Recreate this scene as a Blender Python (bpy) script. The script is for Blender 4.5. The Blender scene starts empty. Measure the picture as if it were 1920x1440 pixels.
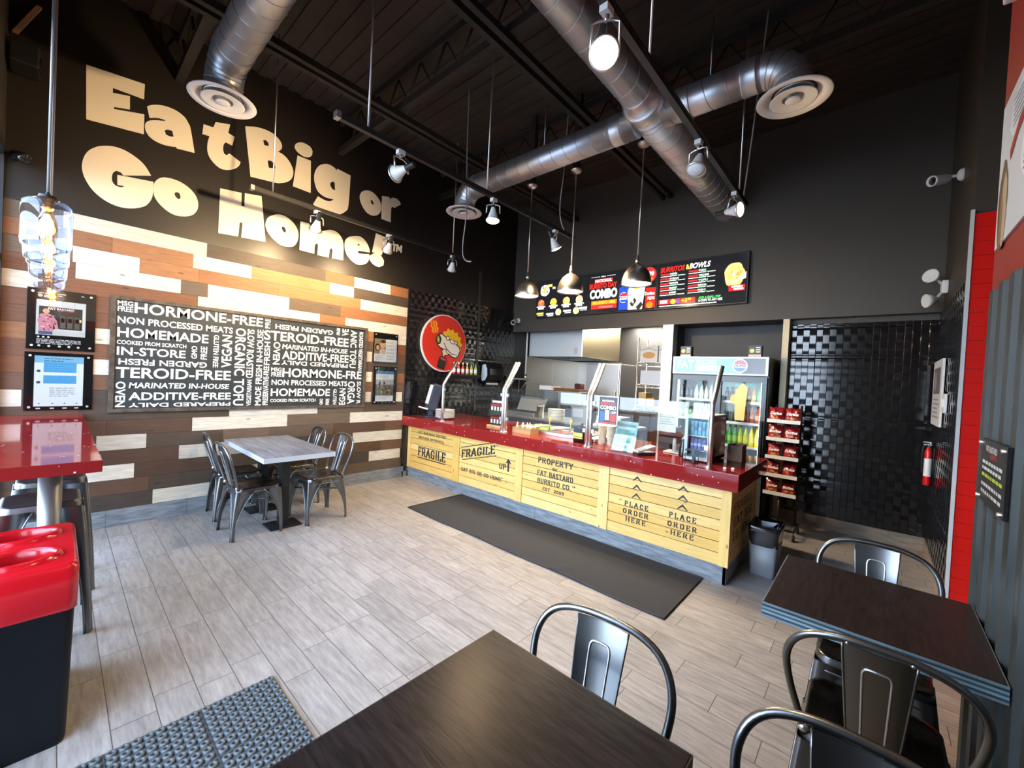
import bpy, bmesh, math, random
from mathutils import Vector, Matrix
from mathutils.geometry import tessellate_polygon
PI = math.pi
scene = bpy.context.scene
COL = scene.collection

# ------------------------------------------------------------------ camera
cam_d = bpy.data.cameras.new('camera')
cam_d.sensor_width = 36.0
cam_d.lens = 36.0 * 763.815 / 1920.0
cam_d.clip_start = 0.02
cam = bpy.data.objects.new('camera', cam_d)
COL.objects.link(cam)
_y, _p, _r = -0.727794792, -0.0176523328, 0.050482968
_f = Vector((math.sin(_y) * math.cos(_p), math.cos(_y) * math.cos(_p), math.sin(_p)))
_ri = Vector((math.cos(_y), -math.sin(_y), 0))
_u = _ri.cross(_f)
_rx = math.cos(_r) * _ri + math.sin(_r) * _u
_up = -math.sin(_r) * _ri + math.cos(_r) * _u
_m = Matrix.Identity(4)
for i in range(3):
    _m[i][0] = _rx[i]; _m[i][1] = _up[i]; _m[i][2] = -_f[i]
_m[0][3], _m[1][3], _m[2][3] = 5.24, 0.0, 1.58
cam.matrix_world = _m
scene.camera = cam

# ------------------------------------------------------------------ view, sky, daylight
scene.view_settings.view_transform = 'Standard'
scene.view_settings.look = 'None'
scene.view_settings.gamma = 1.0
scene.view_settings.use_curve_mapping = False
scene.view_settings.exposure = 0.6
scene.cycles.use_denoising = True
scene.cycles.max_bounces = 8
scene.cycles.diffuse_bounces = 4
scene.cycles.glossy_bounces = 4
scene.cycles.transparent_max_bounces = 16
scene.cycles.caustics_reflective = False
scene.cycles.caustics_refractive = False
scene.cycles.sample_clamp_indirect = 4.0

world = bpy.data.worlds.new('overcast_sky')
scene.world = world
world.use_nodes = True
wn = world.node_tree
wn.nodes.clear()
w_out = wn.nodes.new('ShaderNodeOutputWorld')
w_bg = wn.nodes.new('ShaderNodeBackground')
w_tc = wn.nodes.new('ShaderNodeTexCoord')
w_sep = wn.nodes.new('ShaderNodeSeparateXYZ')
w_ramp = wn.nodes.new('ShaderNodeValToRGB')
w_ramp.color_ramp.elements[0].position = 0.0
w_ramp.color_ramp.elements[0].color = (0.72, 0.85, 1.0, 1)
w_ramp.color_ramp.elements[1].position = 0.7
w_ramp.color_ramp.elements[1].color = (0.43, 0.63, 1.0, 1)
wn.links.new(w_tc.outputs['Generated'], w_sep.inputs[0])
wn.links.new(w_sep.outputs['Z'], w_ramp.inputs[0])
wn.links.new(w_ramp.outputs['Color'], w_bg.inputs['Color'])
w_bg.inputs['Strength'].default_value = 12.5
wn.links.new(w_bg.outputs[0], w_out.inputs[0])

# ------------------------------------------------------------------ helpers
def s2l(c):
    return tuple(((v / 12.92) if v <= 0.04045 else ((v + 0.055) / 1.055) ** 2.4) for v in c[:3])
def hx(h):
    return s2l(tuple(int(h[i:i + 2], 16) / 255 for i in (0, 2, 4)))

class MB:
    """collects faces in world coordinates, builds one mesh object"""
    def __init__(self):
        self.v = []; self.f = []; self.sm = []; self.c = []; self.col = None
    def add(self, vs, fs, smooth=False, col=None):
        b = len(self.v)
        self.v += [tuple(p) for p in vs]
        for f in fs:
            self.f.append([b + i for i in f]); self.sm.append(smooth); self.c.append(col or self.col)
        return self
    def box(self, x0, y0, z0, x1, y1, z1, col=None, bev=0.0):
        if bev:
            return self.rbox(x0, y0, z0, x1, y1, z1, bev, col)
        vs = [(x0, y0, z0), (x1, y0, z0), (x1, y1, z0), (x0, y1, z0), (x0, y0, z1), (x1, y0, z1), (x1, y1, z1), (x0, y1, z1)]
        return self.add(vs, [(0, 3, 2, 1), (4, 5, 6, 7), (0, 1, 5, 4), (1, 2, 6, 5), (2, 3, 7, 6), (3, 0, 4, 7)], False, col)
    def rbox(self, x0, y0, z0, x1, y1, z1, r, col=None):
        b = bmesh.new()
        bmesh.ops.create_cube(b, size=1)
        for v in b.verts:
            v.co = Vector(((x0 + x1) / 2 + v.co.x * (x1 - x0), (y0 + y1) / 2 + v.co.y * (y1 - y0), (z0 + z1) / 2 + v.co.z * (z1 - z0)))
        bmesh.ops.bevel(b, geom=b.edges[:], offset=r, segments=2, profile=0.6, affect='EDGES')
        b.verts.index_update()
        self.add([v.co[:] for v in b.verts], [[v.index for v in f.verts] for f in b.faces], False, col)
        b.free()
        return self
    def obox(self, o, u, v, w, col=None):
        """box from corner o with edge vectors u v w"""
        o, u, v, w = map(Vector, (o, u, v, w))
        P = [o, o + u, o + u + v, o + v]
        P = P + [p + w for p in P]
        fs = [(0, 3, 2, 1), (4, 5, 6, 7), (0, 1, 5, 4), (1, 2, 6, 5), (2, 3, 7, 6), (3, 0, 4, 7)]
        if u.cross(v).dot(w) < 0: fs = [tuple(reversed(f)) for f in fs]
        return self.add(P, fs, False, col)
    def quad(self, a, b, c, d, col=None):
        return self.add([a, b, c, d], [(0, 1, 2, 3)], False, col)
    def rings(self, rs, cap0=True, cap1=True, smooth=True, col=None, close=False):
        n = len(rs[0]); vs = [p for r in rs for p in r]; fs = []
        m = len(rs)
        for i in range(m if close else m - 1):
            j = (i + 1) % m
            for k in range(n):
                k2 = (k + 1) % n
                fs.append((i * n + k, i * n + k2, j * n + k2, j * n + k))
        self.add(vs, fs, smooth, col)
        b = len(self.v) - len(vs)
        if not close:
            if cap0: self.f.append([b + k for k in reversed(range(n))]); self.sm.append(False); self.c.append(col or self.col)
            if cap1: self.f.append([b + (m - 1) * n + k for k in range(n)]); self.sm.append(False); self.c.append(col or self.col)
        return self
    def lathe(self, prof, o=(0, 0, 0), axis=(0, 0, 1), n=24, col=None, smooth=True, cap=True):
        ax = Vector(axis).normalized(); t = Vector((1, 0, 0)) if abs(ax.x) < 0.9 else Vector((0, 1, 0))
        u = (t - ax * t.dot(ax)).normalized(); w = ax.cross(u); o = Vector(o)
        rs = [[o + ax * h + (u * math.cos(2 * PI * k / n) + w * math.sin(2 * PI * k / n)) * max(r, 1e-4) for k in range(n)] for r, h in prof]
        return self.rings(rs, cap, cap, smooth, col)
    def cyl(self, a, b, r, r2=None, n=12, col=None, smooth=True):
        a, b = Vector(a), Vector(b)
        return self.lathe([(r, 0), (r if r2 is None else r2, (b - a).length)], a, b - a, n, col, smooth)
    def tube(self, pts, r, n=8, col=None, closed=False):
        P = [Vector(p) for p in pts]; m = len(P); rs = []; u = None
        for i in range(m):
            if closed: t = (P[(i + 1) % m] - P[i - 1])
            else: t = P[min(i + 1, m - 1)] - P[max(i - 1, 0)]
            t.normalize()
            if u is None:
                q = Vector((0, 0, 1)) if abs(t.z) < 0.9 else Vector((1, 0, 0))
                u = (q - t * q.dot(t)).normalized()
            else:
                u = (u - t * u.dot(t)).normalized()
            w = t.cross(u)
            rr = r[i] if isinstance(r, (list, tuple)) else r
            rs.append([P[i] + (u * math.cos(2 * PI * k / n) + w * math.sin(2 * PI * k / n)) * rr for k in range(n)])
        return self.rings(rs, True, True, True, col, closed)
    def sphere(self, c, r, n=12, m=8, sc=(1, 1, 1), col=None):
        c = Vector(c)
        rs = []
        for i in range(m + 1):
            a = PI * i / m - PI / 2
            rs.append([c + Vector((math.cos(a) * math.cos(2 * PI * k / n) * r * sc[0] + 0, math.cos(a) * math.sin(2 * PI * k / n) * r * sc[1], math.sin(a) * r * sc[2])) * 1.0 for k in range(n)])
        return self.rings(rs, False, False, True, col)
    def poly(self, loops, O, U, V, depth=0.0, col=None):
        """flat or extruded polygon with holes; loops of 2d points in the frame O,U,V (depth along U x V)"""
        O, U, V = Vector(O), Vector(U), Vector(V); N = U.cross(V).normalized()
        L = [[Vector((p[0], p[1], 0)) for p in lp] for lp in loops]
        tri = tessellate_polygon(L)
        flat = [p for lp in L for p in lp]
        top = [O + U * p.x + V * p.y + N * depth for p in flat]
        fs = []
        for t in tri:
            a, b, c = (flat[i] for i in t)
            if (b - a).cross(c - a).z < 0: t = (t[0], t[2], t[1])
            if abs((b - a).cross(c - a).z) > 1e-12: fs.append(tuple(t))
        self.add(top, fs, False, col)
        if depth:
            base = 0
            for lp in L:
                n = len(lp)
                vs = [O + U * p.x + V * p.y for p in lp] + [O + U * p.x + V * p.y + N * depth for p in lp]
                ar = sum(lp[i].x * lp[(i + 1) % n].y - lp[(i + 1) % n].x * lp[i].y for i in range(n))
                outer = lp is L[0]
                q = [(i, (i + 1) % n, n + (i + 1) % n, n + i) for i in range(n)]
                if (ar < 0) == outer: q = [tuple(reversed(f)) for f in q]
                self.add(vs, q, False, col)
        return self
    def build(self, name, m=None, parent=None, label=None, loc=None):
        me = bpy.data.meshes.new(name)
        o = bpy.data.objects.new(name, me)
        org = Vector((0, 0, 0))
        if parent is not None: org = Vector(parent.get('_org', (0, 0, 0)))
        elif loc is not None: org = Vector(loc)
        me.from_pydata([tuple(Vector(p) - org) for p in self.v], [], self.f)
        me.polygons.foreach_set('use_smooth', self.sm)
        if any(self.c):
            at = me.color_attributes.new('Col', 'FLOAT_COLOR', 'CORNER')
            buf = []
            for f, c in zip(self.f, self.c):
                c = tuple(c or (0.5, 0.5, 0.5)); c = c if len(c) == 4 else c + (1.0,)
                buf += list(c) * len(f)
            at.data.foreach_set('color', buf)
        me.update()
        if m: me.materials.append(m)
        COL.objects.link(o)
        if parent is not None:
            o.parent = parent; o['_org'] = tuple(org)
        else:
            o.location = org; o['_org'] = tuple(org)
        if label: o['label'] = label
        return o

def tag(o, label, cat, group=None, kind=None):
    o['label'] = label; o['category'] = cat
    if group: o['group'] = group
    if kind: o['kind'] = kind
    return o
def thing(name, label, cat, loc=(0, 0, 0), group=None):
    o = bpy.data.objects.new(name, None)
    o.empty_display_size = 0.05
    o.location = loc; o['_org'] = tuple(loc)
    COL.objects.link(o)
    return tag(o, label, cat, group)
def solo(name, mb, m, label, cat, group=None, kind=None):
    xs = [p[0] for p in mb.v]; ys = [p[1] for p in mb.v]; zs = [p[2] for p in mb.v]
    o = mb.build(name, m, None, None, ((min(xs) + max(xs)) / 2, (min(ys) + max(ys)) / 2, min(zs)))
    return tag(o, label, cat, group, kind)
def struct(name, mb, m, label=None):
    o = mb.build(name, m)
    o['kind'] = 'structure'
    if label: o['label'] = label
    return o
def dup(root, loc, rz=0.0, label=None, group=None):
    r = root.copy(); COL.objects.link(r)
    r.location = loc; r.rotation_euler = (0, 0, rz)
    if label: r['label'] = label
    if group: r['group'] = group
    for ch in list(root.children):
        c = ch.copy(); COL.objects.link(c); c.parent = r
        for g in list(ch.children):
            d = g.copy(); COL.objects.link(d); d.parent = c
    return r

# ---- lettering
_tc = {}
def glyphs(s, off=0.0):
    key = (s, off)
    if key not in _tc:
        cu = bpy.data.curves.new('lettering', 'FONT')
        cu.body = s; cu.offset = off; cu.resolution_u = 3
        ob = bpy.data.objects.new('lettering', cu)
        me = bpy.data.meshes.new_from_object(ob)
        V = [(v.co.x, v.co.y) for v in me.vertices]
        F = [tuple(p.vertices) for p in me.polygons]
        bpy.data.objects.remove(ob); bpy.data.curves.remove(cu); bpy.data.meshes.remove(me)
        x0 = min(v[0] for v in V); x1 = max(v[0] for v in V); y0 = min(v[1] for v in V); y1 = max(v[1] for v in V)
        _tc[key] = ([((x - x0) / (x1 - x0), (y - y0) / (y1 - y0)) for x, y in V], F, (x1 - x0) / (y1 - y0))
    return _tc[key]
def text(mb, s, O, U, V, x0, y0, x1, y1, rot=0, off=0.0, col=None, shear=0.0):
    """fits string s into the rectangle (x0,y0)-(x1,y1) of frame O,U,V (metres), rot in 0/90/180/-90"""
    g, F, asp = glyphs(s, off)
    O, U, V = Vector(O), Vector(U), Vector(V)
    vs = []
    for a, b in g:
        a += shear * (b - 0.5) / asp
        if rot == 90: a, b = 1 - b, a
        elif rot == -90: a, b = b, 1 - a
        elif rot == 180: a, b = 1 - a, 1 - b
        vs.append(O + U * (x0 + a * (x1 - x0)) + V * (y0 + b * (y1 - y0)))
    N = U.cross(V)
    fs = []
    for f in F:
        n = (vs[f[1]] - vs[f[0]]).cross(vs[f[2]] - vs[f[0]])
        fs.append(tuple(f) if n.dot(N) >= 0 else tuple(reversed(f)))
    mb.add(vs, fs, False, col)

# ---- broad-nib slab lettering for the crates
ST = {
 'A': (1.0, [[(.08, 0), (.5, 1)], [(.5, 1), (.88, 0)], [(.28, .32), (.7, .32)]], [.08, .88]),
 'B': (.95, [[(.2, 0), (.2, 1)], [(.2, 1), (.6, 1), (.78, .88), (.78, .66), (.6, .53), (.2, .53)], [(.6, .53), (.84, .4), (.84, .14), (.6, 0), (.2, 0)]], []),
 'C': (.9, [[(.84, .7), (.72, .93), (.5, 1), (.26, .9), (.16, .62), (.16, .38), (.26, .1), (.5, 0), (.72, .06), (.86, .27)]], []),
 'D': (1.0, [[(.2, 0), (.2, 1)], [(.2, 1), (.55, 1), (.8, .82), (.84, .5), (.8, .18), (.55, 0), (.2, 0)]], []),
 'E': (.85, [[(.2, 0), (.2, 1)], [(.2, 1), (.82, 1), (.84, .83)], [(.3, .5), (.6, .5), (.62, .58)], [(.2, 0), (.84, 0), (.86, .18)]], []),
 'F': (.82, [[(.2, 0), (.2, 1)], [(.2, 1), (.82, 1), (.84, .83)], [(.3, .5), (.6, .5), (.62, .58)]], [.2]),
 'G': (1.0, [[(.84, .7), (.72, .93), (.5, 1), (.26, .9), (.16, .62), (.16, .38), (.26, .1), (.5, 0), (.8, .08), (.82, .42)], [(.62, .42), (.92, .42)]], []),
 'H': (1.05, [[(.16, 0), (.16, 1)], [(.84, 0), (.84, 1)], [(.28, .5), (.72, .5)]], [.16, .84, -.16, -.84]),
 'I': (.5, [[(.5, 0), (.5, 1)]], [.5, -.5]),
 'L': (.85, [[(.22, 0), (.22, 1)], [(.22, 0), (.84, 0), (.86, .22)]], [-.22]),
 'M': (1.25, [[(.12, 0), (.12, 1)], [(.12, 1), (.5, .2)], [(.5, .2), (.86, 1)], [(.86, 1), (.86, 0)]], [.12, .86]),
 'O': (1.0, [[(.5, 1), (.26, .9), (.15, .62), (.15, .38), (.26, .1), (.5, 0), (.74, .1), (.85, .38), (.85, .62), (.74, .9), (.5, 1)]], []),
 'P': (.9, [[(.2, 0), (.2, 1)], [(.2, 1), (.6, 1), (.8, .88), (.8, .6), (.6, .47), (.2, .47)]], [.2]),
 'R': (1.0, [[(.18, 0), (.18, 1)], [(.18, 1), (.58, 1), (.76, .88), (.76, .64), (.58, .52), (.18, .52)], [(.5, .5), (.86, 0)]], [.18]),
 'S': (.8, [[(.8, .75), (.7, .95), (.5, 1), (.26, .95), (.18, .76), (.3, .6), (.68, .42), (.82, .24), (.72, .05), (.5, 0), (.28, .04), (.17, .25)]], []),
 'T': (.95, [[(.5, 0), (.5, 1)], [(.1, .84), (.12, 1), (.88, 1), (.9, .84)]], [.5]),
 'U': (1.0, [[(.18, 1), (.18, .25), (.32, .04), (.5, 0), (.7, .06), (.82, .27), (.82, 1)]], [-.18, -.82]),
 'V': (1.0, [[(.12, 1), (.5, 0)], [(.5, 0), (.88, 1)]], [-.12, -.88]),
 'Y': (1.0, [[(.12, 1), (.5, .48)], [(.5, .48), (.88, 1)], [(.5, 0), (.5, .5)]], [.5, -.12, -.88]),
 '0': (.85, [[(.5, 1), (.28, .9), (.18, .62), (.18, .38), (.28, .1), (.5, 0), (.72, .1), (.82, .38), (.82, .62), (.72, .9), (.5, 1)]], []),
 '2': (.85, [[(.2, .75), (.3, .95), (.5, 1), (.72, .93), (.8, .73), (.7, .5), (.2, 0), (.82, 0), (.84, .15)]], []),
 '9': (.85, [[(.8, .6), (.68, .45), (.5, .42), (.3, .5), (.2, .7), (.3, .93), (.5, 1), (.7, .93), (.82, .7), (.78, .35), (.6, .08), (.3, 0)]], []),
 '.': (.45, [[(.4, .04), (.5, .04)]], []),
 '-': (.6, [[(.2, .45), (.8, .45)]], []),
 ' ': (.55, [], []),
}
def _hull(pts):
    pts = sorted(set((round(a, 6), round(b, 6)) for a, b in pts))
    def half(ps):
        h = []
        for p in ps:
            while len(h) >= 2 and (h[-1][0] - h[-2][0]) * (p[1] - h[-2][1]) - (h[-1][1] - h[-2][1]) * (p[0] - h[-2][0]) <= 0: h.pop()
            h.append(p)
        return h
    a = half(pts); b = half(pts[::-1])
    return a[:-1] + b[:-1]
def stencil(mb, s, O, U, V, x0, y0, x1, y1, nib=(.2, .07), gap=.1, col=None, shear=0.0):
    """slab stencil lettering fitted into the rectangle; shear tilts the baseline (rise over the run)"""
    O, U, V = Vector(O), Vector(U), Vector(V); N = U.cross(V).normalized()
    tot = sum(ST[c][0] for c in s) + gap * (len(s) - 1)
    sx = (x1 - x0) / tot; sy = y1 - y0
    cx = 0.0; k = 0
    for c in s:
        w, strokes, serifs = ST[c]
        segs = []
        for pl_ in strokes:
            for a, b in zip(pl_, pl_[1:]): segs.append((a, b, nib))
        for q in serifs:
            y = .03 if q > 0 else .97
            segs.append(((abs(q) - .12, y), (abs(q) + .12, y), (.16, .06)))
        for a, b, (nw, nh) in segs:
            pts = []
            for p in (a, b):
                px = cx + p[0] * w; py = .04 + p[1] * .92
                for dx in (-nw / 2, nw / 2):
                    for dy in (-nh / 2, nh / 2): pts.append((px + dx, py + dy))
            h = _hull(pts)
            k += 1
            vs = []
            for a_, b_ in h:
                X = x0 + a_ * sx; Y = y0 + b_ * sy + shear * (X - x0)
                vs.append(O + U * X + V * Y + N * (0.00004 * (k % 7)))
            mb.add(vs, [tuple(range(len(vs)))], False, col)
        cx += w + gap

# ---- materials
def mat(name, col=(0.5, 0.5, 0.5), rough=0.5, metal=0.0, noise=0.0, nscale=20.0, bump=0.0, bscale=60.0, spec=0.5, stretch=(1, 1, 1), emit=None, estr=0.0, coat=0.0, rvar=0.0):
    m = bpy.data.materials.new(name); m.use_nodes = True
    nt = m.node_tree; b = nt.nodes['Principled BSDF']
    b.inputs['Base Color'].default_value = (*col, 1)
    b.inputs['Roughness'].default_value = rough
    b.inputs['Metallic'].default_value = metal
    b.inputs['Specular IOR Level'].default_value = spec
    if coat: b.inputs['Coat Weight'].default_value = coat; b.inputs['Coat Roughness'].default_value = 0.08
    if emit: b.inputs['Emission Color'].default_value = (*emit, 1); b.inputs['Emission Strength'].default_value = estr
    if noise or bump or rvar:
        tc = nt.nodes.new('ShaderNodeTexCoord'); mp = nt.nodes.new('ShaderNodeMapping')
        mp.inputs['Scale'].default_value = stretch
        nt.links.new(tc.outputs['Object'], mp.inputs['Vector'])
    if noise or rvar:
        nz = nt.nodes.new('ShaderNodeTexNoise'); nz.inputs['Scale'].default_value = nscale; nz.inputs['Detail'].default_value = 6
        nt.links.new(mp.outputs[0], nz.inputs['Vector'])
    if noise:
        mx = nt.nodes.new('ShaderNodeMix'); mx.data_type = 'RGBA'
        mx.inputs['A'].default_value = (*[c * (1 - noise) for c in col], 1)
        mx.inputs['B'].default_value = (*[min(1, c * (1 + noise)) for c in col], 1)
        nt.links.new(nz.outputs['Fac'], mx.inputs['Factor']); nt.links.new(mx.outputs['Result'], b.inputs['Base Color'])
    if rvar:
        mr = nt.nodes.new('ShaderNodeMapRange'); mr.inputs['From Min'].default_value = .3; mr.inputs['From Max'].default_value = .7
        mr.inputs['To Min'].default_value = max(0.02, rough - rvar); mr.inputs['To Max'].default_value = rough + rvar
        nt.links.new(nz.outputs['Fac'], mr.inputs['Value']); nt.links.new(mr.outputs[0], b.inputs['Roughness'])
    if bump:
        nb = nt.nodes.new('ShaderNodeTexNoise'); nb.inputs['Scale'].default_value = bscale; nb.inputs['Detail'].default_value = 4
        nt.links.new(mp.outputs[0], nb.inputs['Vector'])
        bp = nt.nodes.new('ShaderNodeBump'); bp.inputs['Strength'].default_value = bump; bp.inputs['Distance'].default_value = 0.01
        nt.links.new(nb.outputs['Fac'], bp.inputs['Height']); nt.links.new(bp.outputs[0], b.inputs['Normal'])
    return m
def vcol(name, rough=0.5, estr=0.0, metal=0.0, spec=0.5, grain=0.0, gstretch=(1, 1, 1), gscale=12.0, knots=False, coat=0.0, bump=0.0):
    """colour from the mesh's own printed colours; optional wood grain; optional self-lit display"""
    m = bpy.data.materials.new(name); m.use_nodes = True
    nt = m.node_tree; b = nt.nodes['Principled BSDF']
    at = nt.nodes.new('ShaderNodeVertexColor'); at.layer_name = 'Col'
    b.inputs['Roughness'].default_value = rough; b.inputs['Metallic'].default_value = metal; b.inputs['Specular IOR Level'].default_value = spec
    if coat: b.inputs['Coat Weight'].default_value = coat; b.inputs['Coat Roughness'].default_value = 0.05
    src = at.outputs['Color']
    if grain:
        tc = nt.nodes.new('ShaderNodeTexCoord'); mp = nt.nodes.new('ShaderNodeMapping'); mp.inputs['Scale'].default_value = gstretch
        nt.links.new(tc.outputs['Object'], mp.inputs['Vector'])
        nz = nt.nodes.new('ShaderNodeTexNoise'); nz.inputs['Scale'].default_value = gscale; nz.inputs['Detail'].default_value = 8; nz.inputs['Distortion'].default_value = 0.6
        nt.links.new(mp.outputs[0], nz.inputs['Vector'])
        mr = nt.nodes.new('ShaderNodeMapRange'); mr.inputs['From Min'].default_value = .25; mr.inputs['From Max'].default_value = .75
        mr.inputs['To Min'].default_value = 1 - grain; mr.inputs['To Max'].default_value = 1 + grain * .6
        nt.links.new(nz.outputs['Fac'], mr.inputs['Value'])
        mx = nt.nodes.new('ShaderNodeMix'); mx.data_type = 'RGBA'; mx.blend_type = 'MULTIPLY'; mx.inputs['Factor'].default_value = 1
        nt.links.new(src, mx.inputs['A']); nt.links.new(mr.outputs[0], mx.inputs['B'])
        src = mx.outputs['Result']
        if knots:
            vo = nt.nodes.new('ShaderNodeTexVoronoi'); vo.inputs['Scale'].default_value = 5.5; vo.inputs['Randomness'].default_value = 1
            mp2 = nt.nodes.new('ShaderNodeMapping'); mp2.inputs['Scale'].default_value = knots
            nt.links.new(tc.outputs['Object'], mp2.inputs['Vector']); nt.links.new(mp2.outputs[0], vo.inputs['Vector'])
            m2 = nt.nodes.new('ShaderNodeMapRange'); m2.inputs['From Min'].default_value = 0.03; m2.inputs['From Max'].default_value = 0.11
            m2.inputs['To Min'].default_value = 0.22; m2.inputs['To Max'].default_value = 1
            nt.links.new(vo.outputs['Distance'], m2.inputs['Value'])
            mx2 = nt.nodes.new('ShaderNodeMix'); mx2.data_type = 'RGBA'; mx2.blend_type = 'MULTIPLY'; mx2.inputs['Factor'].default_value = 1
            nt.links.new(src, mx2.inputs['A']); nt.links.new(m2.outputs[0], mx2.inputs['B'])
            src = mx2.outputs['Result']
        if bump:
            bp = nt.nodes.new('ShaderNodeBump'); bp.inputs['Strength'].default_value = bump; bp.inputs['Distance'].default_value = 0.005
            nt.links.new(nz.outputs['Fac'], bp.inputs['Height']); nt.links.new(bp.outputs[0], b.inputs['Normal'])
    nt.links.new(src, b.inputs['Base Color'])
    if estr:
        nt.links.new(src, b.inputs['Emission Color']); b.inputs['Emission Strength'].default_value = estr
    return m
def glass_mat(name, tint=(1, 1, 1), fres=0.09, rough=0.0, top=0.7):
    """thin clear sheet: passes light straight through and mirrors at the facing-dependent rate"""
    m = bpy.data.materials.new(name); m.use_nodes = True
    nt = m.node_tree; nt.nodes.clear()
    out = nt.nodes.new('ShaderNodeOutputMaterial'); mix = nt.nodes.new('ShaderNodeMixShader')
    tr = nt.nodes.new('ShaderNodeBsdfTransparent'); gl = nt.nodes.new('ShaderNodeBsdfGlossy'); lw = nt.nodes.new('ShaderNodeLayerWeight')
    tr.inputs[0].default_value = (*tint, 1); gl.inputs['Roughness'].default_value = rough
    lw.inputs['Blend'].default_value = 0.15
    mr = nt.nodes.new('ShaderNodeMapRange'); mr.inputs['To Min'].default_value = fres; mr.inputs['To Max'].default_value = top
    nt.links.new(lw.outputs['Fresnel'], mr.inputs['Value'])
    nt.links.new(mr.outputs[0], mix.inputs[0]); nt.links.new(tr.outputs[0], mix.inputs[1]); nt.links.new(gl.outputs[0], mix.inputs[2])
    nt.links.new(mix.outputs[0], out.inputs[0])
    return m
def emit_mat(name, col, st):
    m = bpy.data.materials.new(name); m.use_nodes = True
    nt = m.node_tree; nt.nodes.clear()
    out = nt.nodes.new('ShaderNodeOutputMaterial'); e = nt.nodes.new('ShaderNodeEmission')
    e.inputs[0].default_value = (*col, 1); e.inputs[1].default_value = st
    nt.links.new(e.outputs[0], out.inputs[0])
    return m
def wood_mat(name, c0, c1, stretch, scale=6.0, rough=0.45, bump=0.15, spec=0.4, coat=0.0):
    m = bpy.data.materials.new(name); m.use_nodes = True
    nt = m.node_tree; b = nt.nodes['Principled BSDF']
    b.inputs['Roughness'].default_value = rough; b.inputs['Specular IOR Level'].default_value = spec
    if coat: b.inputs['Coat Weight'].default_value = coat
    tc = nt.nodes.new('ShaderNodeTexCoord'); mp = nt.nodes.new('ShaderNodeMapping'); mp.inputs['Scale'].default_value = stretch
    nz = nt.nodes.new('ShaderNodeTexNoise'); nz.inputs['Scale'].default_value = scale; nz.inputs['Detail'].default_value = 8; nz.inputs['Distortion'].default_value = 0.5
    rp = nt.nodes.new('ShaderNodeValToRGB')
    rp.color_ramp.elements[0].position = .32; rp.color_ramp.elements[0].color = (*c0, 1)
    rp.color_ramp.elements[1].position = .68; rp.color_ramp.elements[1].color = (*c1, 1)
    nt.links.new(tc.outputs['Object'], mp.inputs['Vector']); nt.links.new(mp.outputs[0], nz.inputs['Vector'])
    nt.links.new(nz.outputs['Fac'], rp.inputs[0]); nt.links.new(rp.outputs[0], b.inputs['Base Color'])
    if bump:
        bp = nt.nodes.new('ShaderNodeBump'); bp.inputs['Strength'].default_value = bump; bp.inputs['Distance'].default_value = 0.004
        nt.links.new(nz.outputs['Fac'], bp.inputs['Height']); nt.links.new(bp.outputs[0], b.inputs['Normal'])
    return m
# ================================================================== MATERIALS
M = {}
M['black_paint'] = mat('black_wall_paint', (0.050, 0.040, 0.031), 0.5, noise=.12, nscale=3, spec=.35)
M['left_paint'] = mat('black_paint_shaded', (0.016, 0.013, 0.011), 0.42, noise=.12, nscale=3, spec=.4)  # left wall: the same black paint, with its deeper shade put into the colour
M['back_paint'] = mat('black_paint_lit', (0.072, 0.062, 0.050), 0.5, noise=.1, nscale=3, spec=.4)  # menu wall: the same black paint, with lamp light put into the colour
M['black_ceiling'] = mat('black_ceiling_paint', (0.05, 0.041, 0.033), 0.85, noise=.2, nscale=4, spec=.2)
M['joist'] = mat('joist_paint', (0.026, 0.022, 0.018), 0.7, spec=.25)
M['black_tile'] = mat('gloss_black_tile', (0.008, 0.008, 0.009), 0.13, spec=.6)
M['grout'] = mat('dark_grout', (0.03, 0.03, 0.03), 0.8)
M['planks'] = vcol('stained_wall_planks', 0.6, grain=.26, gstretch=(1, .9, 9), gscale=7, knots=(1, .55, 2.0), bump=.1)
M['grey_tile'] = wood_mat('grey_wood_look_tile', hx('63696f'), hx('8d949a'), (1.2, 1.2, 9), 5, .5, .05)
M['brown_tile'] = wood_mat('brown_wood_look_tile', hx('7d6d5e'), hx('a39382'), (1.2, 1.2, 9), 5, .45, .05)
M['red_tile'] = mat('red_gloss_tile', hx('d2170f'), 0.3, noise=.08, nscale=3)
M['red_paint'] = mat('red_wall_paint', hx('8e2119'), 0.6, noise=.05, nscale=4)
M['white_trim'] = mat('pale_metal_trim', (.75, .75, .73), .3, .3)
M['cream_trim'] = mat('cream_trim', hx('d8c9a0'), .4)
M['frame_black'] = mat('black_aluminium', (.02, .02, .022), .4, .3)
M['window_glass'] = glass_mat('window_glass', (.97, .98, .98), .05)
M['glass'] = glass_mat('clear_glass', (.95, .985, .97), .035, 0, .6)
M['door_glass'] = glass_mat('cooler_door_glass', (.96, .985, .99), .015, 0, .3)
M['acrylic'] = glass_mat('clear_acrylic', (.97, .98, .98), .05)
M['steel'] = mat('brushed_stainless', (.68, .67, .64), .36, 1.0, noise=.05, nscale=8, stretch=(6, 6, .4))
M['steel_dark'] = mat('worn_stainless', (.42, .41, .40), .38, 1.0, noise=.08, nscale=6, stretch=(1, 1, 6))
M['chrome'] = mat('polished_tube_steel', (.74, .73, .71), .36, 1.0)
M['nickel'] = mat('brushed_nickel', (.60, .56, .50), .3, 1.0, noise=.12, nscale=30, stretch=(1, 1, .05))
M['duct'] = mat('galvanised_duct', (.70, .71, .71), .38, .9, noise=.06, nscale=9)
M['duct_seam'] = mat('duct_seam_metal', (.5, .5, .49), .35, 1.0)
M['white'] = mat('white_enamel', (.75, .74, .71), .45)
M['offwhite'] = mat('white_plastic', (.7, .7, .68), .4)
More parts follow.
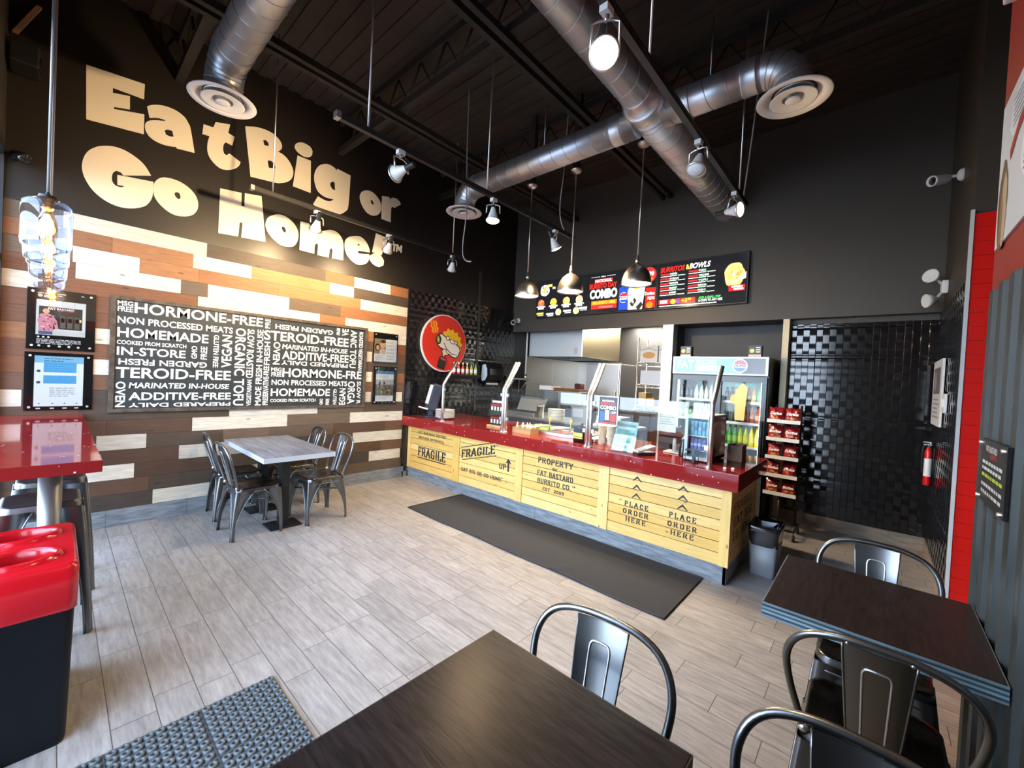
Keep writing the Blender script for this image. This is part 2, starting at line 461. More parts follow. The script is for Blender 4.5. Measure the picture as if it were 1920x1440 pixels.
M['black'] = mat('black_plastic', (.012, .012, .013), .4)
M['black_gloss'] = mat('black_gloss', (.008, .008, .009), .12)
M['black_metal'] = mat('black_powder_coat', (.014, .014, .015), .45, .2)
M['dark_rubber'] = mat('dark_rubber', (.02, .02, .021), .7)
M['print'] = vcol('printed_sheet', .35)
M['print_gloss'] = vcol('gloss_print', .18)
M['screen'] = vcol('lit_menu_screen', .12, estr=1.25)
M['letter'] = mat('cream_letter_paint', hx('e6dcc6'), .6)
M['bulb_on'] = emit_mat('lit_bulb', (1.0, .74, .42), 28)
M['bulb_dim'] = emit_mat('dim_bulb', (1.0, .85, .6), 7)
M['bulb_and_disc'] = emit_mat('white_bulb_and_glow_disc', (1.0, .95, .86), 14)
M['bulb_off'] = mat('frosted_bulb', (.7, .74, .78), .25)
M['filament'] = emit_mat('warm_filament', (1.0, .48, .12), 40)
M['panel_light'] = emit_mat('kitchen_panel_light', (1.0, .95, .86), 16)
M['cooler_light'] = emit_mat('cooler_strip_light', (.86, .95, 1.0), 3.5)

def floor_mat():
    m = bpy.data.materials.new('wood_look_floor_tile'); m.use_nodes = True
    nt = m.node_tree; N = nt.nodes; Lk = nt.links; b = N['Principled BSDF']
    def math_(op, a, b_=None, c=None):
        n = N.new('ShaderNodeMath'); n.operation = op
        for i, x in enumerate((a, b_, c)):
            if x is None: continue
            if isinstance(x, (int, float)): n.inputs[i].default_value = x
            else: Lk.new(x, n.inputs[i])
        return n.outputs[0]
    tc = N.new('ShaderNodeTexCoord'); sp = N.new('ShaderNodeSeparateXYZ'); Lk.new(tc.outputs['Object'], sp.inputs[0])
    v = math_('DIVIDE', math_('SUBTRACT', sp.outputs['Y'], .337 - 30 * .151), .151)
    row = math_('FLOOR', v); fv = math_('FRACT', v)
    wn_ = N.new('ShaderNodeTexWhiteNoise'); wn_.noise_dimensions = '1D'; Lk.new(row, wn_.inputs['W'])
    u = math_('ADD', math_('DIVIDE', math_('ADD', sp.outputs['X'], 3.0), .62), wn_.outputs['Value'])
    cell = math_('FLOOR', u); fu = math_('FRACT', u)
    eu = math_('MINIMUM', fu, math_('SUBTRACT', 1.0, fu)); ev = math_('MINIMUM', fv, math_('SUBTRACT', 1.0, fv))
    d = math_('MINIMUM', math_('MULTIPLY', eu, .62), math_('MULTIPLY', ev, .151))
    g = N.new('ShaderNodeMapRange'); g.inputs['From Min'].default_value = .0008; g.inputs['From Max'].default_value = .0024; Lk.new(d, g.inputs['Value'])
    cb = N.new('ShaderNodeCombineXYZ'); Lk.new(row, cb.inputs[0]); Lk.new(cell, cb.inputs[1])
    wt = N.new('ShaderNodeTexWhiteNoise'); wt.noise_dimensions = '3D'; Lk.new(cb.outputs[0], wt.inputs['Vector'])
    off = N.new('ShaderNodeVectorMath'); off.operation = 'SCALE'; off.inputs['Scale'].default_value = 40.0; Lk.new(wt.outputs['Color'], off.inputs[0])
    ad = N.new('ShaderNodeVectorMath'); ad.operation = 'ADD'; Lk.new(tc.outputs['Object'], ad.inputs[0]); Lk.new(off.outputs[0], ad.inputs[1])
    mp = N.new('ShaderNodeMapping'); mp.inputs['Scale'].default_value = (1.3, 9, 1); Lk.new(ad.outputs[0], mp.inputs['Vector'])
    nz = N.new('ShaderNodeTexNoise'); nz.inputs['Scale'].default_value = 5; nz.inputs['Detail'].default_value = 9; nz.inputs['Roughness'].default_value = .65; Lk.new(mp.outputs[0], nz.inputs['Vector'])
    nb = N.new('ShaderNodeTexNoise'); nb.inputs['Scale'].default_value = 2.2; nb.inputs['Detail'].default_value = 3; Lk.new(ad.outputs[0], nb.inputs['Vector'])
    f = math_('ADD', math_('MULTIPLY', nz.outputs['Fac'], .75), math_('MULTIPLY', nb.outputs['Fac'], .25))
    rp = N.new('ShaderNodeValToRGB')
    rp.color_ramp.elements[0].position = .3; rp.color_ramp.elements[0].color = (*hx('7b7570'), 1)
    rp.color_ramp.elements[1].position = .68; rp.color_ramp.elements[1].color = (*hx('b0a9a1'), 1)
    Lk.new(f, rp.inputs[0])
    tone = math_('ADD', .89, math_('MULTIPLY', wt.outputs['Value'], .16))
    mx = N.new('ShaderNodeMix'); mx.data_type = 'RGBA'; mx.blend_type = 'MULTIPLY'; mx.inputs['Factor'].default_value = 1
    Lk.new(rp.outputs[0], mx.inputs['A']); Lk.new(tone, mx.inputs['B'])
    mg = N.new('ShaderNodeMix'); mg.data_type = 'RGBA'; mg.inputs['A'].default_value = (*hx('4c433c'), 1)
    Lk.new(g.outputs[0], mg.inputs['Factor']); Lk.new(mx.outputs['Result'], mg.inputs['B'])
    Lk.new(mg.outputs['Result'], b.inputs['Base Color'])
    b.inputs['Roughness'].default_value = .38; b.inputs['Specular IOR Level'].default_value = .45
    bp = N.new('ShaderNodeBump'); bp.inputs['Strength'].default_value = .25; bp.inputs['Distance'].default_value = .003
    Lk.new(math_('ADD', math_('MULTIPLY', nz.outputs['Fac'], .3), g.outputs[0]), bp.inputs['Height']); Lk.new(bp.outputs[0], b.inputs['Normal'])
    return m
M['floor'] = floor_mat()

# ================================================================== SETTING
struct('floor', MB().box(-.2, -.4, -.12, 7.1, 8.35, 0), M['floor'])
pv = struct('pavement', MB().box(-14, -16, -.3, 20, -.42, -.14), mat('pavement_concrete', (.16, .16, .16), .9, noise=.2, nscale=2))
# ceiling: ribbed deck
mb = MB()
mb.box(-.2, -.4, 4.79, 7.1, 8.35, 4.9)
k = 0
y = -.38
while y < 8.3:
    mb.box(-.2, y, 4.772, 7.1, y + .075, 4.79); y += .15
struct('ceiling', mb, M['black_ceiling'])
n = 20
for yy in (.72, 2.33, 3.94):
    mb = MB(); mb.box(0, yy, 4.30, 5.68, yy + .07, 4.37).box(0, yy + .01, 4.66, 5.68, yy + .06, 4.73)
    x = .1
    while x < 5.5:
        mb.tube([(x, yy + .035, 4.67), (x + .2, yy + .035, 4.36), (x + .4, yy + .035, 4.67)], .011, 5); x += .4
    struct('trim_%d' % n, mb, M['joist'], 'black open-web roof joist under the ceiling deck'); n += 1
for xx in (1.24, 2.80):
    mb = MB(); mb.box(xx, -.3, 4.24, xx + .05, 5.8, 4.296).box(xx + .1, -.3, 4.24, xx + .15, 5.8, 4.296)
    struct('trim_%d' % n, mb, M['joist'], 'pair of black steel bridging angles under the roof joists'); n += 1

# left wall, plank cladding, skirting, black wave tile
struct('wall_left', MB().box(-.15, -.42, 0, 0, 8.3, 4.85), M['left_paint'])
rnd = random.Random(7)
RH = (2.80 - .16) / 19
WHITE = {0: [(.66, 1.20)], 1: [(2.94, 3.44), (1.43, 1.62)], 2: [(.19, .52)], 3: [(.85, 1.47), (2.69, 3.455), (-.1, .12)], 4: [(.26, .60)],
         5: [(.95, 1.86), (2.64, 3.45)], 6: [(1.27, 2.21)], 7: [(-.30, -.18), (3.05, 3.43), (2.66, 2.93)], 9: [(.2, .34), (2.7, 2.93)],
         11: [(.2, .335), (2.7, 2.92)], 13: [(3.2, 3.458)], 14: [(-.3, -.11), (.96, 2.19), (2.52, 3.458)], 15: [(.10, .82), (1.04, 1.83)][:1], 16: [(.08, .51), (2.72, 3.458)],
         17: [(.91, 1.43), (2.3, 2.62)], 18: [(.02, 1.02), (2.62, 3.16)]}
WHITE[15] = [(.10, .82)]; WHITE[16] = [(.08, .51), (2.72, 3.458)]
WHITE[15] = [(.10, .82), (1.04, 1.83)]
BR = ['84583a', '73492e', '8f6340', '674430']; DK = ['57493b', '4a3d31', '5f5042', '40362e']; BR_SHADED = ['5c4231', '4e3829', '664835']  # last list: browns of the lower rows, shade put into the colour
WH = ['cfc8b8', 'c6c0b2', 'd6cfc0', 'bfb9ab']
mb = MB()
def plank(r, a, b, c):
    z0 = .16 + r * RH; j = rnd.uniform(-.035, .035)
    c = hx(c); c = tuple(max(0, q * (1 + j * 3)) for q in c)
    mb.box(0, a + .0008, z0 + .001, .012 + rnd.uniform(0, .003), b - .0008, z0 + RH - .001, c)
for r in range(19):
    y = -.30
    wl = sorted(WHITE.get(r, []))
    low = r < 9
    def fill(a, b):
        while b - a > .02:
            L = rnd.choice([.62, .93, 1.22, .45, .75])
            e = b if a + L > b - .25 else a + L
            p = rnd.random()
            plank(r, a, e, rnd.choice((BR_SHADED if low else BR) if p < (.45 if low else .66) else DK)); a = e
    for a, b in wl:
        if a > y + .02: fill(y, a)
        plank(r, a, b, rnd.choice(WH)); y = b
    fill(y, 3.458)
struct('trim_1', mb, M['planks'], 'wall cladding of white, brown and dark stained planks')
struct('trim_2', MB().box(0, 3.458, .16, .02, 3.472, 2.82).box(0, -.3, 2.80, .016, 3.472, 2.812), M['frame_black'], 'thin black edge strip round the plank cladding')
mb = MB()
y = -.3
for e in (.055, .337 + .0, .93, 1.55, 2.17, 2.79, 3.41, 3.6):
    mb.box(0, y + .001, 0, .014, e - .001, .158); y = e
struct('baseboard_left', mb, M['grey_tile'])

def wave_tile(mb, O, U, V, N, w, h, cw=.0625, th=.355, per=.165, amp=.0026, ncol=4, joint=.004):
    """relief tile: vertical strips whose surface waves in and out, every second strip out of step"""
    O, U, V, N = map(Vector, (O, U, V, N))
    c = int(math.ceil(w / cw - 1e-6)); st = .0165
    r = int(h / st)
    for i in range(c):
        a = i * cw; b = min(w, a + cw)
        if i % ncol == 0: a += joint
        ph = PI * (i % 2); vs = []; fs = []; k = 0
        for j in range(r + 1):
            z = h * j / r
            fz = ((z - .075) % th)
            d = amp * math.sin(2 * PI * z / per + ph) + .012
            if min(fz, th - fz) < .006: d = .004
            vs += [O + U * a + V * z + N * (d - .0013), O + U * (a + .0024) + V * z + N * d, O + U * (b - .0024) + V * z + N * d, O + U * b + V * z + N * (d - .0013)]
            if j:
                for q in range(3): fs.append((k - 4 + q, k - 3 + q, k + 1 + q, k + q))
            k += 4
        if U.cross(V).dot(N) < 0: fs = [tuple(reversed(f)) for f in fs]
        for q in range(3): mb.add(vs, fs[q::3], True)
        # strip side walls
        for s in (0, 3):
            q = []; f2 = []
            for j in range(r + 1):
                p = vs[4 * j + s]; z = h * j / r
                q += [p, O + U * (p - O).dot(U) + V * z]
                if j: f2.append((2 * j - 2, 2 * j - 1, 2 * j + 1, 2 * j) if s == 0 else (2 * j - 2, 2 * j, 2 * j + 1, 2 * j - 1))
            mb.add(q, f2, False)
mb = MB(); wave_tile(mb, (0.002, 5.88, .0), (0, -1, 0), (0, 0, 1), (1, 0, 0), 2.40, 2.80)
struct('trim_3', mb, M['black_tile'], 'glossy black wave-relief wall tile left of the kitchen')
struct('trim_4', MB().box(0, 4.885, .95, .03, 4.925, 3.38), mat('dark_conduit_cover', (.035, .033, .032), .45), 'vertical dark cover strip on the black tile')

# back wall bulkhead, tiled wall right of the opening
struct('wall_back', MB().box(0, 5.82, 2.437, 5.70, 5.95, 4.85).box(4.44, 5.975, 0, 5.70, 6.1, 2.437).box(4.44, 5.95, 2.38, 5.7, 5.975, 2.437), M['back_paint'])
mb = MB(); wave_tile(mb, (4.44, 5.975, .14), (1, 0, 0), (0, 0, 1), (0, -1, 0), 1.26, 2.25)
struct('trim_5', mb, M['black_tile'], 'glossy black wave-relief wall tile behind the snack rack')
mb = MB()
for a, b in ((4.44, 4.80), (4.80, 5.42), (5.42, 5.699)): mb.box(a + .001, 5.955, 0, b - .001, 5.975, .14)
struct('baseboard_back', mb, M['brown_tile'])
struct('trim_6', MB().box(4.375, 5.82, 0, 4.44, 6.0, 2.437), M['cream_trim'], 'cream edge post beside the black wave tile')
struct('trim_7', MB().box(2.915, 5.82, 0, 3.065, 5.98, 2.437), mat('pale_steel_post', (.62, .6, .55), .35, .4), 'pale post between kitchen doorway and cooler niche')
struct('wall_niche', MB().box(3.065, 6.28, 0, 4.375, 6.36, 2.9).box(2.985, 5.98, 0, 3.065, 6.36, 2.9).box(4.375, 6.0, 0, 4.44, 6.36, 2.9), mat('grey_niche_paint', (.05, .052, .055), .6, noise=.15, nscale=4))
struct('ceiling_niche', MB().box(3.065, 5.95, 2.437, 4.375, 6.28, 2.5), M['black_paint'])
# kitchen shell
struct('wall_kitchen', MB().box(0, 8.2, 0, 3.0, 8.3, 2.9).box(2.9, 6.36, 0, 2.985, 8.2, 2.9), mat('dark_kitchen_wall', (.016, .015, .014), .5))
struct('ceiling_kitchen', MB().box(0, 5.95, 2.78, 3.0, 8.2, 2.84), mat('kitchen_ceiling_paint', (.3, .3, .29), .7))
# right: tiled return, red tiled wall, metal clad wall
struct('wall_right', MB().box(5.70, 4.45, 0, 5.85, 6.1, 4.85).box(5.62, -.3, 0, 5.72, 2.65, 2.21), M['black_paint'])
mb = MB(); wave_tile(mb, (5.70, 5.95, .14), (0, -1, 0), (0, 0, 1), (-1, 0, 0), 1.62, 2.30)
struct('trim_8', mb, M['black_tile'], 'glossy black wave-relief tile on the right return wall')
struct('baseboard_right', MB().box(5.684, 4.33, 0, 5.699, 5.954, .14), M['brown_tile'])
struct('wall_side', MB().box(5.70, 4.33, 0, 7.05, 4.45, 4.85).box(7.0, -.4, 0, 7.1, 4.33, 4.85), M['black_paint'])
mb = MB()
z = 0; r = 0
while z < 2.90:
    z1 = min(2.92, z + .1)
    x = 5.705 - (.1 if r % 2 else 0)
    while x < 7.0:
        mb.box(max(5.705, x) + .0012, 4.316, z + .0012, min(7.0, x + .3) - .0012, 4.33, z1 - .0012); x += .3
    z += .1; r += 1
struct('trim_9', mb, M['red_tile'], 'glossy red brick tile on the wall of the side passage')
t_ = MB(); t_.rbox(5.80, 4.285, 1.40, 6.12, 4.315, 1.86, .006); solo('wall_panel', t_, M['black'], 'black panel on the red tiled passage wall, half hidden by the metal wall', 'panel')
struct('trim_10', MB().box(5.685, 4.308, 0, 5.705, 4.33, 2.93), M['white_trim'], 'pale corner strip at the edge of the red tile')
struct('wall_passage', MB().box(5.59, -.3, 2.03, 5.62, 2.65, 4.85).box(5.62, -.3, 2.21, 5.72, 2.65, 4.85), M['red_paint'])
mb = MB()
prof = []; y = -.3
while y < 2.64:
    for dy, d in ((0, 0), (.07, 0), (.085, .018), (.155, .018)):
        if y + dy < 2.65: prof.append((y + dy, d))
    y += .17
prof.append((2.65, 0))
for (a, d), (b, e) in zip(prof, prof[1:]):
    mb.quad((5.592 - d, a, 0), (5.592 - d, a, 2.03), (5.592 - e, b, 2.03), (5.592 - e, b, 0))
mb.quad((5.592, 2.65, 0), (5.592, 2.65, 2.03), (5.62, 2.65, 2.03), (5.62, 2.65, 0))
struct('trim_11', mb, mat('weathered_corrugated_zinc', (.055, .066, .068), .5, .6, noise=.6, nscale=6, stretch=(1, 4, .5), rvar=.15), 'weathered corrugated zinc cladding on the right wall')
